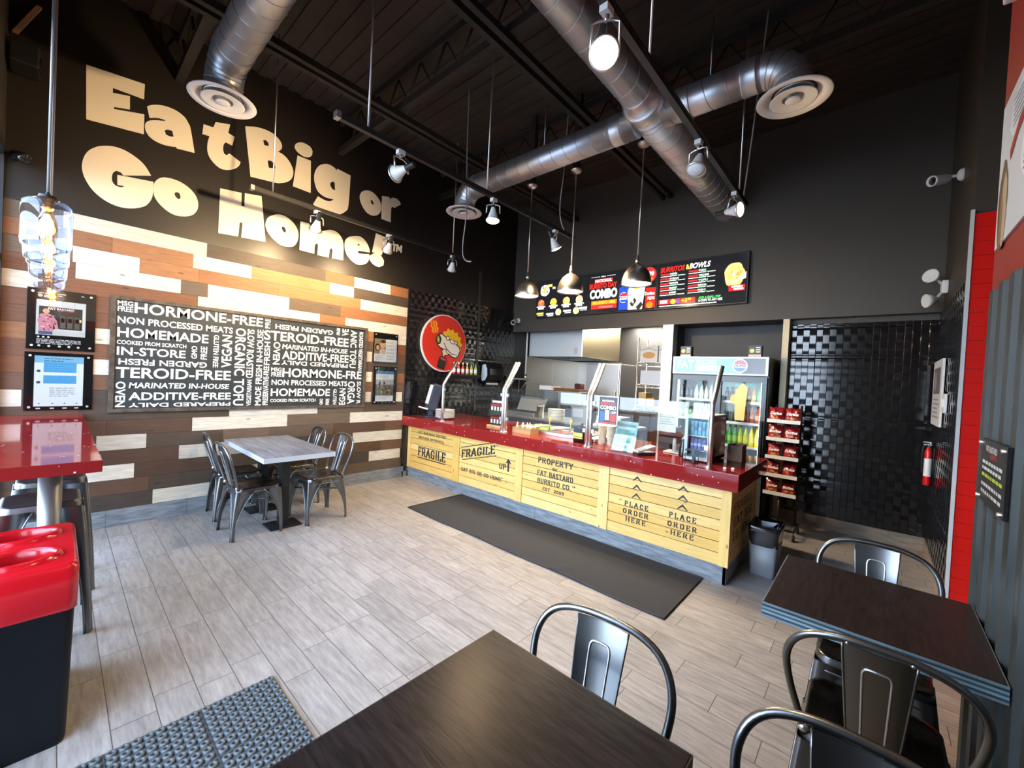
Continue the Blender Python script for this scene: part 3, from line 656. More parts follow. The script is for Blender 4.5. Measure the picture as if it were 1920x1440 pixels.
# storefront
fr = MB(); fr.box(0, -.36, 0, 4.35, -.30, .10).box(0, -.36, 3.12, 4.35, -.30, 3.2)
XS = [0.0, 1.42, 2.82, 4.29]
for x in XS: fr.box(x, -.36, .1, x + .06, -.30, 3.12)
fr.box(.06, -.355, 2.3, 4.29, -.305, 2.35)
struct('trim_12', fr, M['frame_black'], 'black storefront window framing')
struct('wall_front', MB().box(0, -.42, 3.2, 5.72, -.30, 4.85).box(4.35, -.42, 0, 7.1, -.3, 4.85), M['black_paint'])
for i, (a, b) in enumerate(zip(XS, XS[1:])):
    struct('window_%d' % (i + 1), MB().box(a + .06, -.335, .1, b, -.329, 3.12), M['window_glass'])
SLOGAN = [[[(0.125,4.096),(0.504,4.141),(0.502,4.0),(0.293,3.991),(0.294,3.946),(0.406,3.977),(0.408,3.857),(0.304,3.828),(0.305,3.808),(0.507,3.863),(0.509,3.68),(0.135,3.633)]],[[(0.525,3.947),(0.535,3.957),(0.545,3.967),(0.556,3.976),(0.569,3.984),(0.583,3.992),(0.598,3.999),(0.614,4.006),(0.632,4.012),(0.65,4.016),(0.667,4.019),(0.685,4.02),(0.703,4.02),(0.721,4.019),(0.74,4.016),(0.758,4.011),(0.774,4.004),(0.79,3.995),(0.804,3.985),(0.815,3.973),(0.825,3.958),(0.834,3.942),(0.841,3.931),(0.847,3.917),(0.854,3.887),(0.865,3.828),(0.878,3.75),(0.891,3.674),(0.751,3.656),(0.744,3.669),(0.735,3.665),(0.726,3.662),(0.713,3.658),(0.694,3.654),(0.672,3.65),(0.651,3.648),(0.633,3.648),(0.615,3.649),(0.599,3.652),(0.584,3.657),(0.569,3.663),(0.556,3.671),(0.544,3.681),(0.534,3.694),(0.526,3.707),(0.52,3.721),(0.516,3.737),(0.514,3.751),(0.514,3.763),(0.515,3.775),(0.518,3.786),(0.523,3.797),(0.53,3.808),(0.539,3.819),(0.551,3.829),(0.567,3.839),(0.585,3.849),(0.607,3.858),(0.633,3.867),(0.658,3.876),(0.654,3.885),(0.642,3.885),(0.63,3.884),(0.619,3.883),(0.608,3.88),(0.597,3.876),(0.585,3.871),(0.572,3.864),(0.558,3.857),(0.545,3.849)],[(0.654,3.785),(0.662,3.792),(0.669,3.8),(0.678,3.805),(0.689,3.807),(0.701,3.808),(0.713,3.808),(0.724,3.756),(0.715,3.753),(0.706,3.749),(0.697,3.747),(0.687,3.747),(0.676,3.749),(0.666,3.751)]],[[(1.055,4.063),(1.181,4.1),(1.166,4.004),(1.225,3.99),(1.207,3.891),(1.148,3.899),(1.142,3.889),(1.136,3.878),(1.131,3.866),(1.128,3.85),(1.127,3.832),(1.127,3.815),(1.129,3.801),(1.133,3.788),(1.136,3.776),(1.158,3.766),(1.183,3.796),(1.287,3.749),(1.283,3.734),(1.28,3.718),(1.273,3.702),(1.262,3.686),(1.247,3.669),(1.231,3.654),(1.213,3.641),(1.193,3.629),(1.173,3.62),(1.153,3.613),(1.131,3.609),(1.11,3.61),(1.089,3.617),(1.067,3.63),(1.048,3.645),(1.032,3.661),(1.017,3.68),(1.006,3.7),(0.999,3.721),(0.994,3.744),(0.992,3.767),(0.992,3.792),(0.993,3.818),(0.996,3.841),(0.999,3.86),(1.004,3.878),(1.008,3.895),(0.948,3.891),(0.955,3.993),(1.037,3.999)]],[[(0.569,3.318),(0.379,3.244),(0.374,3.251),(0.369,3.259),(0.363,3.264),(0.355,3.267),(0.345,3.268),(0.335,3.269),(0.327,3.262),(0.319,3.254),(0.313,3.244),(0.309,3.23),(0.306,3.214),(0.305,3.198),(0.305,3.184),(0.307,3.17),(0.311,3.158),(0.316,3.148),(0.323,3.14),(0.331,3.134),(0.339,3.131),(0.349,3.13),(0.358,3.13),(0.366,3.132),(0.375,3.136),(0.383,3.14),(0.383,3.151),(0.342,3.144),(0.34,3.231),(0.343,3.233),(0.347,3.234),(0.371,3.238),(0.429,3.246),(0.51,3.256),(0.588,3.266),(0.588,3.225),(0.588,3.182),(0.587,3.147),(0.583,3.121),(0.578,3.099),(0.571,3.08),(0.562,3.06),(0.551,3.041),(0.539,3.024),(0.524,3.01),(0.507,2.998),(0.49,2.987),(0.472,2.977),(0.453,2.969),(0.434,2.962),(0.414,2.957),(0.392,2.953),(0.37,2.952),(0.347,2.953),(0.323,2.957),(0.3,2.963),(0.279,2.971),(0.258,2.982),(0.239,2.994),(0.22,3.008),(0.202,3.024),(0.186,3.042),(0.171,3.062),(0.157,3.086),(0.145,3.109),(0.135,3.133),(0.127,3.159),(0.122,3.182),(0.119,3.203),(0.118,3.222),(0.119,3.242),(0.121,3.263),(0.125,3.286),(0.13,3.308),(0.137,3.33),(0.146,3.352),(0.157,3.372),(0.17,3.39),(0.185,3.407),(0.2,3.422),(0.216,3.435),(0.234,3.446),(0.251,3.455),(0.268,3.463),(0.285,3.469),(0.303,3.474),(0.323,3.477),(0.345,3.478),(0.365,3.477),(0.384,3.474),(0.403,3.469),(0.421,3.462),(0.44,3.454),(0.461,3.443),(0.479,3.432),(0.495,3.42),(0.51,3.407),(0.525,3.391),(0.54,3.369),(0.555,3.343)]],[[(0.66,3.337),(0.678,3.343),(0.7,3.347),(0.722,3.349),(0.745,3.348),(0.771,3.346),(0.795,3.34),(0.818,3.332),(0.841,3.32),(0.862,3.307),(0.88,3.292),(0.897,3.274),(0.911,3.254),(0.922,3.231),(0.931,3.204),(0.935,3.178),(0.935,3.152),(0.932,3.126),(0.925,3.103),(0.915,3.083),(0.903,3.064),(0.888,3.049),(0.871,3.036),(0.852,3.026),(0.832,3.018),(0.811,3.012),(0.789,3.007),(0.768,3.006),(0.747,3.008),(0.725,3.014),(0.704,3.023),(0.682,3.036),(0.66,3.053),(0.641,3.07),(0.625,3.088),(0.611,3.109),(0.6,3.129),(0.594,3.15),(0.59,3.172),(0.589,3.193),(0.589,3.215),(0.59,3.237),(0.594,3.257),(0.601,3.275),(0.61,3.292),(0.621,3.307),(0.632,3.319),(0.645,3.329)],[(0.766,3.236),(0.784,3.231),(0.788,3.221),(0.792,3.21),(0.794,3.2),(0.793,3.191),(0.791,3.182),(0.789,3.174),(0.772,3.171),(0.766,3.176),(0.76,3.181),(0.755,3.186),(0.751,3.193),(0.748,3.201),(0.746,3.208),(0.747,3.215),(0.749,3.222),(0.752,3.227),(0.756,3.231),(0.761,3.233)]],[[(1.317,4.148),(1.347,4.161),(1.378,4.175),(1.408,4.186),(1.437,4.194),(1.467,4.2),(1.495,4.204),(1.521,4.206),(1.547,4.205),(1.571,4.202),(1.594,4.196),(1.617,4.187),(1.637,4.176),(1.654,4.163),(1.668,4.147),(1.678,4.131),(1.684,4.115),(1.687,4.099),(1.687,4.084),(1.683,4.07),(1.676,4.056),(1.668,4.044),(1.661,4.036),(1.653,4.029),(1.645,4.023),(1.667,4.019),(1.689,4.015),(1.71,4.008),(1.73,3.997),(1.749,3.983),(1.766,3.967),(1.782,3.947),(1.796,3.925),(1.807,3.903),(1.814,3.883),(1.818,3.862),(1.819,3.842),(1.817,3.82),(1.811,3.798),(1.803,3.777),(1.792,3.758),(1.778,3.74),(1.761,3.724),(1.741,3.709),(1.718,3.695),(1.695,3.684),(1.68,3.676),(1.665,3.669),(1.63,3.662),(1.562,3.653),(1.472,3.643),(1.385,3.633)],[(1.493,4.081),(1.521,4.094),(1.547,4.075),(1.551,4.04),(1.507,4.031)],[(1.544,3.877),(1.576,3.89),(1.615,3.874),(1.63,3.823),(1.56,3.801)]],[[(1.856,4.069),(2.01,4.071),(2.023,3.689),(1.82,3.695)]],[[(1.881,4.234),(1.899,4.241),(1.919,4.244),(1.938,4.245),(1.958,4.243),(1.98,4.238),(1.997,4.231),(2.009,4.22),(2.017,4.205),(2.025,4.191),(2.023,4.172),(2.021,4.152),(2.015,4.134),(2.002,4.118),(1.984,4.104),(1.966,4.094),(1.948,4.089),(1.927,4.089),(1.908,4.091),(1.888,4.096),(1.867,4.105),(1.85,4.114),(1.838,4.124),(1.83,4.136),(1.821,4.148),(1.824,4.163),(1.826,4.179),(1.833,4.194),(1.846,4.209),(1.863,4.223)]],[[(2.176,4.103),(2.194,4.111),(2.212,4.116),(2.23,4.118),(2.252,4.117),(2.275,4.113),(2.294,4.108),(2.306,4.101),(2.315,4.091),(2.324,4.082),(2.334,4.109),(2.51,4.093),(2.506,3.952),(2.503,3.808),(2.497,3.701),(2.489,3.649),(2.478,3.631),(2.464,3.616),(2.445,3.594),(2.422,3.574),(2.399,3.557),(2.376,3.543),(2.352,3.53),(2.327,3.522),(2.3,3.517),(2.27,3.516),(2.24,3.517),(2.209,3.52),(2.176,3.526),(2.145,3.533),(2.115,3.542),(2.085,3.553),(2.056,3.564),(2.109,3.682),(2.129,3.676),(2.149,3.67),(2.171,3.666),(2.196,3.664),(2.224,3.664),(2.249,3.668),(2.269,3.679),(2.286,3.695),(2.303,3.71),(2.284,3.708),(2.264,3.705),(2.244,3.704),(2.223,3.703),(2.2,3.703),(2.177,3.707),(2.153,3.715),(2.127,3.727),(2.106,3.743),(2.091,3.763),(2.079,3.788),(2.07,3.814),(2.062,3.841),(2.057,3.87),(2.055,3.899),(2.058,3.93),(2.064,3.962),(2.073,3.991),(2.085,4.017),(2.1,4.042),(2.116,4.062),(2.135,4.079),(2.156,4.092)],[(2.252,3.899),(2.286,3.931),(2.31,3.922),(2.317,3.829),(2.282,3.832),(2.273,3.842),(2.264,3.852),(2.257,3.862),(2.254,3.874),(2.253,3.887)]],[[(2.753,3.992),(2.777,3.997),(2.802,3.997),(2.827,3.993),(2.853,3.984),(2.88,3.97),(2.904,3.953),(2.925,3.933),(2.943,3.91),(2.956,3.885),(2.964,3.858),(2.966,3.829),(2.964,3.801),(2.956,3.775),(2.942,3.749),(2.925,3.727),(2.904,3.709),(2.877,3.695),(2.851,3.686),(2.824,3.683),(2.795,3.685),(2.768,3.692),(2.744,3.705),(2.721,3.725),(2.701,3.746),(2.683,3.77),(2.668,3.796),(2.657,3.822),(2.65,3.847),(2.648,3.872),(2.65,3.895),(2.657,3.916),(2.668,3.937),(2.683,3.954),(2.703,3.969),(2.728,3.983)],[(2.801,3.887),(2.832,3.885),(2.853,3.849),(2.841,3.828),(2.81,3.843)]],[[(2.969,3.997),(3.082,4.022),(3.088,3.984),(3.099,4.0),(3.111,4.016),(3.126,4.028),(3.148,4.036),(3.174,4.04),(3.197,4.04),(3.217,4.034),(3.236,4.024),(3.25,4.014),(3.259,4.004),(3.263,3.992),(3.268,3.981),(3.169,3.897),(3.142,3.906),(3.133,3.9),(3.124,3.894),(3.118,3.871),(3.117,3.82),(3.118,3.749),(3.12,3.68),(2.975,3.683)]],[[(1.115,3.404),(1.308,3.426),(1.309,3.288),(1.34,3.287),(1.338,3.434),(1.499,3.461),(1.557,2.967),(1.321,2.95),(1.327,3.112),(1.301,3.107),(1.291,2.951),(1.113,2.936)]],[[(1.656,3.309),(1.682,3.318),(1.709,3.322),(1.735,3.321),(1.763,3.315),(1.793,3.303),(1.819,3.289),(1.842,3.271),(1.862,3.249),(1.878,3.226),(1.89,3.203),(1.898,3.178),(1.902,3.151),(1.902,3.12),(1.898,3.087),(1.891,3.058),(1.881,3.034),(1.867,3.013),(1.851,2.997),(1.833,2.986),(1.812,2.979),(1.789,2.975),(1.764,2.972),(1.736,2.972),(1.708,2.977),(1.678,2.991),(1.647,3.011),(1.62,3.032),(1.598,3.054),(1.579,3.079),(1.565,3.102),(1.556,3.124),(1.551,3.145),(1.55,3.168),(1.553,3.194),(1.56,3.222),(1.573,3.247),(1.596,3.271),(1.627,3.293)],[(1.724,3.193),(1.754,3.188),(1.766,3.148),(1.756,3.129),(1.732,3.137),(1.727,3.148),(1.721,3.16),(1.718,3.17),(1.718,3.178),(1.721,3.186)]],[[(1.92,3.314),(2.019,3.319),(2.037,3.297),(2.055,3.275),(2.073,3.259),(2.09,3.25),(2.108,3.246),(2.127,3.248),(2.15,3.257),(2.176,3.272),(2.202,3.286),(2.227,3.3),(2.254,3.313),(2.28,3.322),(2.307,3.325),(2.336,3.323),(2.361,3.317),(2.383,3.306),(2.403,3.29),(2.42,3.27),(2.434,3.248),(2.446,3.221),(2.454,3.182),(2.458,3.124),(2.458,3.051),(2.458,2.98),(2.315,2.972),(2.316,3.081),(2.297,3.1),(2.292,3.09),(2.286,3.079),(2.281,3.063),(2.277,3.036),(2.274,3.003),(2.271,2.97),(2.135,2.967),(2.136,3.095),(2.117,3.108),(2.11,3.097),(2.102,3.086),(2.097,3.069),(2.094,3.041),(2.093,3.006),(2.092,2.972),(1.923,2.973)]],[[(2.596,3.334),(2.624,3.343),(2.655,3.35),(2.684,3.35),(2.713,3.34),(2.743,3.323),(2.768,3.302),(2.789,3.274),(2.806,3.241),(2.818,3.214),(2.823,3.198),(2.822,3.187),(2.822,3.176),(2.776,3.171),(2.729,3.166),(2.693,3.162),(2.672,3.158),(2.66,3.155),(2.649,3.152),(2.659,3.13),(2.664,3.127),(2.67,3.124),(2.686,3.125),(2.721,3.131),(2.768,3.141),(2.814,3.15),(2.818,3.139),(2.822,3.128),(2.823,3.113),(2.819,3.091),(2.81,3.065),(2.799,3.042),(2.785,3.024),(2.767,3.009),(2.746,2.996),(2.722,2.985),(2.694,2.975),(2.666,2.972),(2.637,2.976),(2.605,2.987),(2.577,3.001),(2.551,3.019),(2.525,3.041),(2.505,3.065),(2.49,3.093),(2.478,3.124),(2.471,3.154),(2.469,3.183),(2.471,3.212),(2.477,3.238),(2.487,3.261),(2.502,3.282),(2.52,3.299),(2.542,3.313),(2.569,3.325)],[(2.633,3.223),(2.662,3.253),(2.69,3.234)]],[[(2.904,3.461),(3.091,3.446),(3.0,3.183),(2.86,3.194)]],[[(2.904,3.188),(2.933,3.19),(2.964,3.186),(2.991,3.176),(3.011,3.159),(3.027,3.137),(3.043,3.115),(3.036,3.052),(2.97,3.01),(2.944,3.014),(2.917,3.018),(2.893,3.026),(2.871,3.039),(2.85,3.056),(2.83,3.072),(2.831,3.14),(2.855,3.158),(2.879,3.177)]],[[(3.168,3.396),(3.23,3.399),(3.227,3.377),(3.211,3.372),(3.205,3.29),(3.18,3.289),(3.184,3.374),(3.166,3.372)]],[[(3.234,3.4),(3.257,3.403),(3.28,3.364),(3.303,3.406),(3.324,3.407),(3.319,3.301),(3.296,3.299),(3.299,3.356),(3.282,3.319),(3.269,3.319),(3.253,3.357),(3.246,3.295),(3.225,3.293)]]]
BOARD_WORDS = [('MSG',0.367,2.057,0.474,2.101,0),('FREE',0.369,2.002,0.475,2.05,0),('HORMONE-FREE',0.484,2.0,1.556,2.101,0),('NON PROCESSED MEATS',0.371,1.893,1.271,1.957,0),('HOMEMADE',0.372,1.766,1.058,1.857,0),('COOKED FROM SCRATCH',0.371,1.7,0.877,1.738,0),('IN-STORE',0.373,1.599,0.874,1.677,0),('GMO',0.92,1.601,0.967,1.73,90),('FREE',0.997,1.598,1.05,1.732,90),('GLUTEN FREE',1.103,1.522,1.15,1.863,-90),('VEGAN',1.177,1.523,1.269,1.873,90),('ORGANIC TOFU',1.296,1.113,1.395,1.96,-90),('GARDEN FRESH',0.386,1.511,1.053,1.569,180),('TEROID-FREE',0.37,1.387,1.268,1.489,0),('OVEN',0.372,1.117,0.44,1.353,-90),('MARINATED IN-HOUSE',0.465,1.293,1.253,1.347,0),('ADDITIVE-FREE',0.462,1.179,1.274,1.254,0),('PREPARED DAILY',0.464,1.113,1.273,1.152,180),('SLOW ROASTED',1.408,1.417,1.477,1.961,-90),('VEGETARIAN',1.423,1.108,1.468,1.398,90),('MADE FRESH IN-HOUSE',1.505,1.11,1.567,1.968,90),('PRE',1.581,1.992,1.632,2.104,90),('FRESH',1.581,1.574,1.641,1.84,90),('PRESERVATIVE-FREE',1.582,1.114,1.638,1.563,90),('STEROID-FREE',1.573,1.861,2.569,1.972,0),('GARDEN FRESH',1.686,1.998,2.357,2.055,180),('VE',2.479,2.005,2.563,2.095,90),('FREE',2.407,2.007,2.448,2.099,90),('ANIC TOFU',2.594,1.589,2.681,2.09,-90),('ROASTED VEGETARIAN',2.715,1.562,2.77,2.079,-90),('OVEN',1.673,1.584,1.747,1.847,-90),('MARINATED IN-HOUSE',1.77,1.772,2.559,1.83,0),('ADDITIVE-FREE',1.77,1.652,2.578,1.752,0),('PREPARED DAILY',1.763,1.587,2.571,1.637,180),('MSG',1.66,1.503,1.771,1.55,0),('FREE',1.663,1.445,1.773,1.494,0),('HORMONE-FRE',1.781,1.442,2.769,1.549,0),('NON PROCESSED MEATS',1.669,1.345,2.571,1.409,0),('HOMEMADE',1.665,1.216,2.35,1.307,0),('COOKED FROM SCRATCH',1.663,1.146,2.173,1.183,0),('GLUTEN',2.393,1.107,2.439,1.305,-90),('EGAN',2.474,1.102,2.558,1.317,90),('ORGA',2.583,1.11,2.685,1.409,-90),('SLOW R',2.712,1.109,2.767,1.412,-90),('GMO',2.224,1.107,2.266,1.181,90),('FREE',2.301,1.105,2.345,1.181,90)]
EMBLEM = [('f6c21c',[(4.121,2.252),(4.176,2.253),(4.216,2.315),(4.266,2.279),(4.321,2.305),(4.35,2.25),(4.425,2.268),(4.43,2.2),(4.5,2.188),(4.481,2.117),(4.534,2.068),(4.492,2.029),(4.509,1.971),(4.443,1.985),(4.122,2.148)]),('f0a81c',[(3.848,2.386),(3.875,2.395),(3.905,2.347),(3.891,2.309),(3.939,2.268),(3.918,2.238),(3.954,2.205),(3.927,2.198),(3.888,2.235),(3.905,2.264),(3.862,2.305),(3.878,2.34)]),('f0a81c',[(3.897,2.392),(3.924,2.402),(3.952,2.354),(3.939,2.315),(3.987,2.274),(3.968,2.244),(3.995,2.217),(3.97,2.211),(3.936,2.24),(3.953,2.27),(3.909,2.311),(3.925,2.346)]),('f0a81c',[(3.943,2.399),(3.965,2.407),(3.999,2.356),(3.984,2.32),(4.028,2.289),(4.01,2.249),(4.023,2.228),(3.999,2.225),(3.979,2.249),(3.998,2.281),(3.955,2.317),(3.971,2.352)]),('2a2a1a',[(3.98,2.152),(4.013,2.193),(4.069,2.162),(4.069,2.048),(4.011,2.034),(3.973,2.086)]),('7fae35',[(4.007,2.17),(4.041,2.159),(4.046,2.065),(4.014,2.062),(3.996,2.116)]),('e6b93c',[(4.023,2.138),(4.052,2.133),(4.05,2.084),(4.026,2.086)]),('1b1512',[(4.024,2.209),(4.082,2.22),(4.206,2.157),(4.372,2.097),(4.479,2.028),(4.499,1.96),(4.451,1.858),(4.389,1.828),(4.312,1.848),(4.21,1.899),(4.134,1.96),(4.073,1.973),(3.999,2.033),(4.014,2.062),(4.06,2.067),(4.07,2.143)]),('efe6d2',[(4.053,2.194),(4.083,2.203),(4.195,2.141),(4.361,2.08),(4.459,2.016),(4.478,1.963),(4.432,1.87),(4.383,1.847),(4.318,1.866),(4.221,1.915),(4.147,1.972),(4.079,1.993),(4.022,2.035),(4.071,2.049),(4.09,2.126)]),('3a2f28',[(4.132,2.073),(4.146,2.075),(4.205,1.985),(4.308,1.906),(4.423,1.895),(4.419,1.885),(4.299,1.892),(4.191,1.976)]),('1b1512',[(4.175,2.154),(4.197,2.189),(4.236,2.189),(4.254,2.147),(4.234,2.112),(4.192,2.114)]),('f4efe4',[(4.187,2.153),(4.205,2.178),(4.227,2.177),(4.242,2.146),(4.226,2.123),(4.199,2.126)]),('1b1512',[(4.255,2.12),(4.294,2.143),(4.361,2.115),(4.378,2.078),(4.336,2.062),(4.273,2.077)]),('f4efe4',[(4.268,2.119),(4.297,2.134),(4.349,2.108),(4.36,2.082),(4.333,2.073),(4.282,2.086)]),('1b1512',[(4.352,2.095),(4.383,2.129),(4.422,2.117),(4.42,2.072),(4.388,2.049)]),('f4efe4',[(4.365,2.094),(4.386,2.117),(4.407,2.108),(4.407,2.076),(4.387,2.061)]),('1b1512',[(4.099,1.938),(4.132,1.978),(4.193,1.974),(4.208,1.927),(4.247,1.896),(4.231,1.868),(4.175,1.868),(4.154,1.828),(4.117,1.835),(4.109,1.891)]),('f1cfae',[(4.111,1.937),(4.138,1.966),(4.182,1.962),(4.194,1.922),(4.23,1.895),(4.221,1.879),(4.162,1.88),(4.145,1.842),(4.126,1.845),(4.126,1.892)]),('191516',[(4.073,1.851),(4.115,1.867),(4.165,1.838),(4.202,1.835),(4.212,1.784),(4.165,1.634),(4.016,1.672),(4.052,1.811)]),('d8392c',[(4.081,1.838),(4.112,1.848),(4.13,1.817),(4.155,1.837),(4.172,1.804),(4.195,1.815),(4.193,1.773),(4.163,1.794),(4.144,1.778),(4.124,1.803),(4.101,1.79)])]
# ================================================================== THINGS ON THE WALLS
WO, WU, WV = (0, 0, 0), (0, 1, 0), (0, 0, 1)        # left wall frame, faces +x
def on_left(x): return (x, 0, 0), WU, WV
# painted-look cut letters
t = thing('wall_slogan', 'big cream cartoon letters "Eat Big or Go Home!" on the black wall above the planks', 'wall lettering', (0.0, 1.5, 3.3))
for lp in SLOGAN:
    mb = MB(); mb.poly(lp, (0.001, 0, 0), WU, WV, .006); mb.build('letter', M['letter'], t)

# chalkboard of words
t = thing('word_board', 'long black framed board printed with white words such as HORMONE-FREE and HOMEMADE', 'sign board', (0.015, 1.58, 1.08))
mb = MB(); mb.box(.013, .34, 1.083, .027, 2.815, 2.127); mb.build('panel', mat('slate_grey_board', (.022, .03, .033), .45), t)
mb = MB(); fr_ = .03
for a in ((.013, .325, 1.068, .04, .36, 2.142), (.013, 2.795, 1.068, .04, 2.83, 2.142), (.013, .36, 1.068, .04, 2.795, 1.10), (.013, .36, 2.11, .04, 2.795, 2.142)): mb.box(*a)
mb.build('frame', wood_mat('dark_weathered_frame', hx('3a332c'), hx('5d5348'), (2, 2, 2), 9), t)
mb = MB()
for s, y0, z0, y1, z1, rot in BOARD_WORDS:
    hor = rot in (0, 180)
    text(mb, s, (.0285, 0, 0), WU, WV, y0, max(z0, 1.102), y1, min(z1, 2.108), rot, .02, None, .12 if 'MARIN' in s else 0)
mb.build('lettering', mat('chalk_white_ink', (.82, .84, .82), .6), t)

# round emblem sign
t = thing('round_logo_sign', 'round red sign with a hand gripping a burrito before a yellow burst', 'sign', (0.03, 4.155, 1.605))
def circ(cy, cz, r, n=48, ry=None): return [(cy + (ry or r) * math.cos(2 * PI * k / n), cz + r * math.sin(2 * PI * k / n)) for k in range(n)]
mb = MB(); mb.poly([circ(4.155, 2.062, .457)], (.02, 0, 0), WU, WV, .022); mb.build('rim', M['white'], t)
mb = MB(); mb.poly([circ(4.165, 2.062, .442)], (.0425, 0, 0), WU, WV, 0, hx('d8301f'))
for i, (c, P) in enumerate(EMBLEM): mb.poly([P], (.0432 + i * .0003, 0, 0), WU, WV, 0, hx(c))
mb.build('emblem', M['print'], t)

# acrylic-faced prints
def lines(mb, x, y0, z1, w, n, lh, col, seed, h=.006, ragged=True):
    r = random.Random(seed)
    for i in range(n):
        a = y0; e = y0 + w * (r.uniform(.6, 1) if ragged and i == n - 1 else r.uniform(.9, 1))
        while a < e - .005:
            l = min(r.uniform(.015, .04), e - a)
            mb.quad((x, a, z1 - i * lh - h), (x, a + l, z1 - i * lh - h), (x, a + l, z1 - i * lh), (x, a, z1 - i * lh), col); a += l + .006
def R_(mb, x, y0, z0, y1, z1, c): mb.quad((x, y0, z0), (x, y1, z0), (x, y1, z1), (x, y0, z1), hx(c))
def wall_print(label, y0, z0, y1, z1, paint, sheet):
    t = thing('wall_print', label, 'framed print', (.013, (y0 + y1) / 2, z0), 'acrylic prints on the plank wall')
    mb = MB(); mb.box(.016, y0, z0, .022, y1, z1); mb.build('backing', M['black_gloss'], t)
    mb = MB(); paint(mb, .0228); mb.build('picture', M['print_gloss'], t)
    mb = MB(); mb.box(.030, y0, z0, .034, y1, z1); mb.build('acrylic_cover', M['acrylic'], t)
    for a in (y0 + .03, y1 - .03):
        for b in (z0 + .03, z1 - .03):
            q = MB(); q.cyl((.013, a, b), (.040, a, b), .009, n=12); q.build('standoff', M['chrome'], t)
    return t
def p_store(mb, x):
    R_(mb, x, -.115, 1.735, .17, 2.028, 'c9d4d6')
    for i in range(4): R_(mb, x + .0002, -.115 + i * .072, 1.985, -.115 + i * .072 + .002, 2.028, '7f8a8c')
    R_(mb, x + .0003, -.1, 1.79, .15, 1.975, '2c2b28')
    for i in range(3):
        R_(mb, x + .0006, .02 + i * .042, 1.80, .05 + i * .042, 1.90, '5d5f58'); R_(mb, x + .0008, .024 + i * .042, 1.85, .046 + i * .042, 1.89, '191a19')
    R_(mb, x + .0006, .11, 1.86, .145, 1.885, 'd8c79a')
    text(mb, 'FAT', (x + .0009, 0, 0), WU, WV, -.05, 1.948, -.005, 1.968, 0, .03, hx('f4f4f0'))
    text(mb, 'BASTARD', (x + .0009, 0, 0), WU, WV, 0, 1.952, .10, 1.968, 0, .02, hx('f4f4f0')); R_(mb, x + .0009, 0, 1.943, .10, 1.95, 'c03a30')
    R_(mb, x + .0004, -.02, 1.735, .17, 1.775, 'c3c9c7')
    # person in a pink patterned shirt
    mb.poly([circ(-.06, 1.935, .02, 14)], (x + .0012, 0, 0), WU, WV, 0, hx('d9a888'))
    mb.poly([[(-.108, 1.85), (-.095, 1.905), (-.06, 1.92), (-.025, 1.905), (0, 1.86), (.012, 1.79), (-.005, 1.785), (-.02, 1.84), (-.02, 1.765), (-.10, 1.765), (-.10, 1.83)]], (x + .001, 0, 0), WU, WV, 0, hx('c98a98'))
    r = random.Random(3)
    for i in range(34):
        a, b = r.uniform(-.1, -.01), r.uniform(1.77, 1.9); R_(mb, x + .0013, a, b, a + .009, b + .009, ['8e2a3c', 'e8c8cc', '6a2534'][i % 3])
    R_(mb, x + .0011, -.10, 1.74, -.022, 1.765, '4a5c86')
    lines(mb, x, -.11, 2.085, .1, 1, .01, hx('e8e8e8'), 1); lines(mb, x, .01, 2.09, .04, 2, .016, hx('e8e8e8'), 2); lines(mb, x, .14, 2.092, .03, 1, .01, hx('e8e8e8'), 4)
    mb.poly([circ(-.095, 2.062, .014, 14)], (x, 0, 0), WU, WV, 0, hx('b9a58e')); lines(mb, x, -.075, 2.068, .07, 2, .012, hx('e0e0e0'), 5)
    for a in (-.1, -.072, -.044): mb.poly([circ(a, 1.717, .007, 10)], (x, 0, 0), WU, WV, 0, hx('eeeeee'))
    lines(mb, x, -.11, 1.70, .26, 4, .0115, hx('d8d8d8'), 6, .005)
    for a in (-.095, -.04, .02, .075, .13): mb.poly([circ(a, 1.643, .009, 10)], (x, 0, 0), WU, WV, 0, hx('c8c8c8'))
def p_chat(mb, x):
    R_(mb, x, -.116, 1.132, .167, 1.558, 'dfeaee')
    R_(mb, x + .0003, -.116, 1.50, .167, 1.558, '7fb6d6'); R_(mb, x + .0005, -.065, 1.42, .125, 1.51, '5aa6d8'); R_(mb, x + .0005, -.065, 1.325, .125, 1.395, '5aa6d8')
    lines(mb, x + .0007, -.06, 1.54, .17, 2, .02, hx('33566e'), 9); 
    for i, z in enumerate((1.495, 1.475, 1.455, 1.435, 1.38, 1.36, 1.34)): lines(mb, x + .0008, -.058, z, .165, 1, .02, hx('3f8fc4'), 20 + i, .004)
    for z in (1.43, 1.335): mb.poly([circ(-.092, z, .012, 12)], (x + .0005, 0, 0), WU, WV, 0, hx('4a5560'))
    lines(mb, x + .0006, -.03, 1.29, .16, 5, .017, hx('8b979c'), 11, .006)
    for a in (-.085, -.01, .06, .13): mb.poly([circ(a, 1.155, .006, 8)], (x + .0005, 0, 0), WU, WV, 0, hx('7d8a90'))
    for a in (-.09, -.012, .06, .13): R_(mb, x + .0003, a - .012, 1.11, a + .012, 1.12, 'd0d4d6')
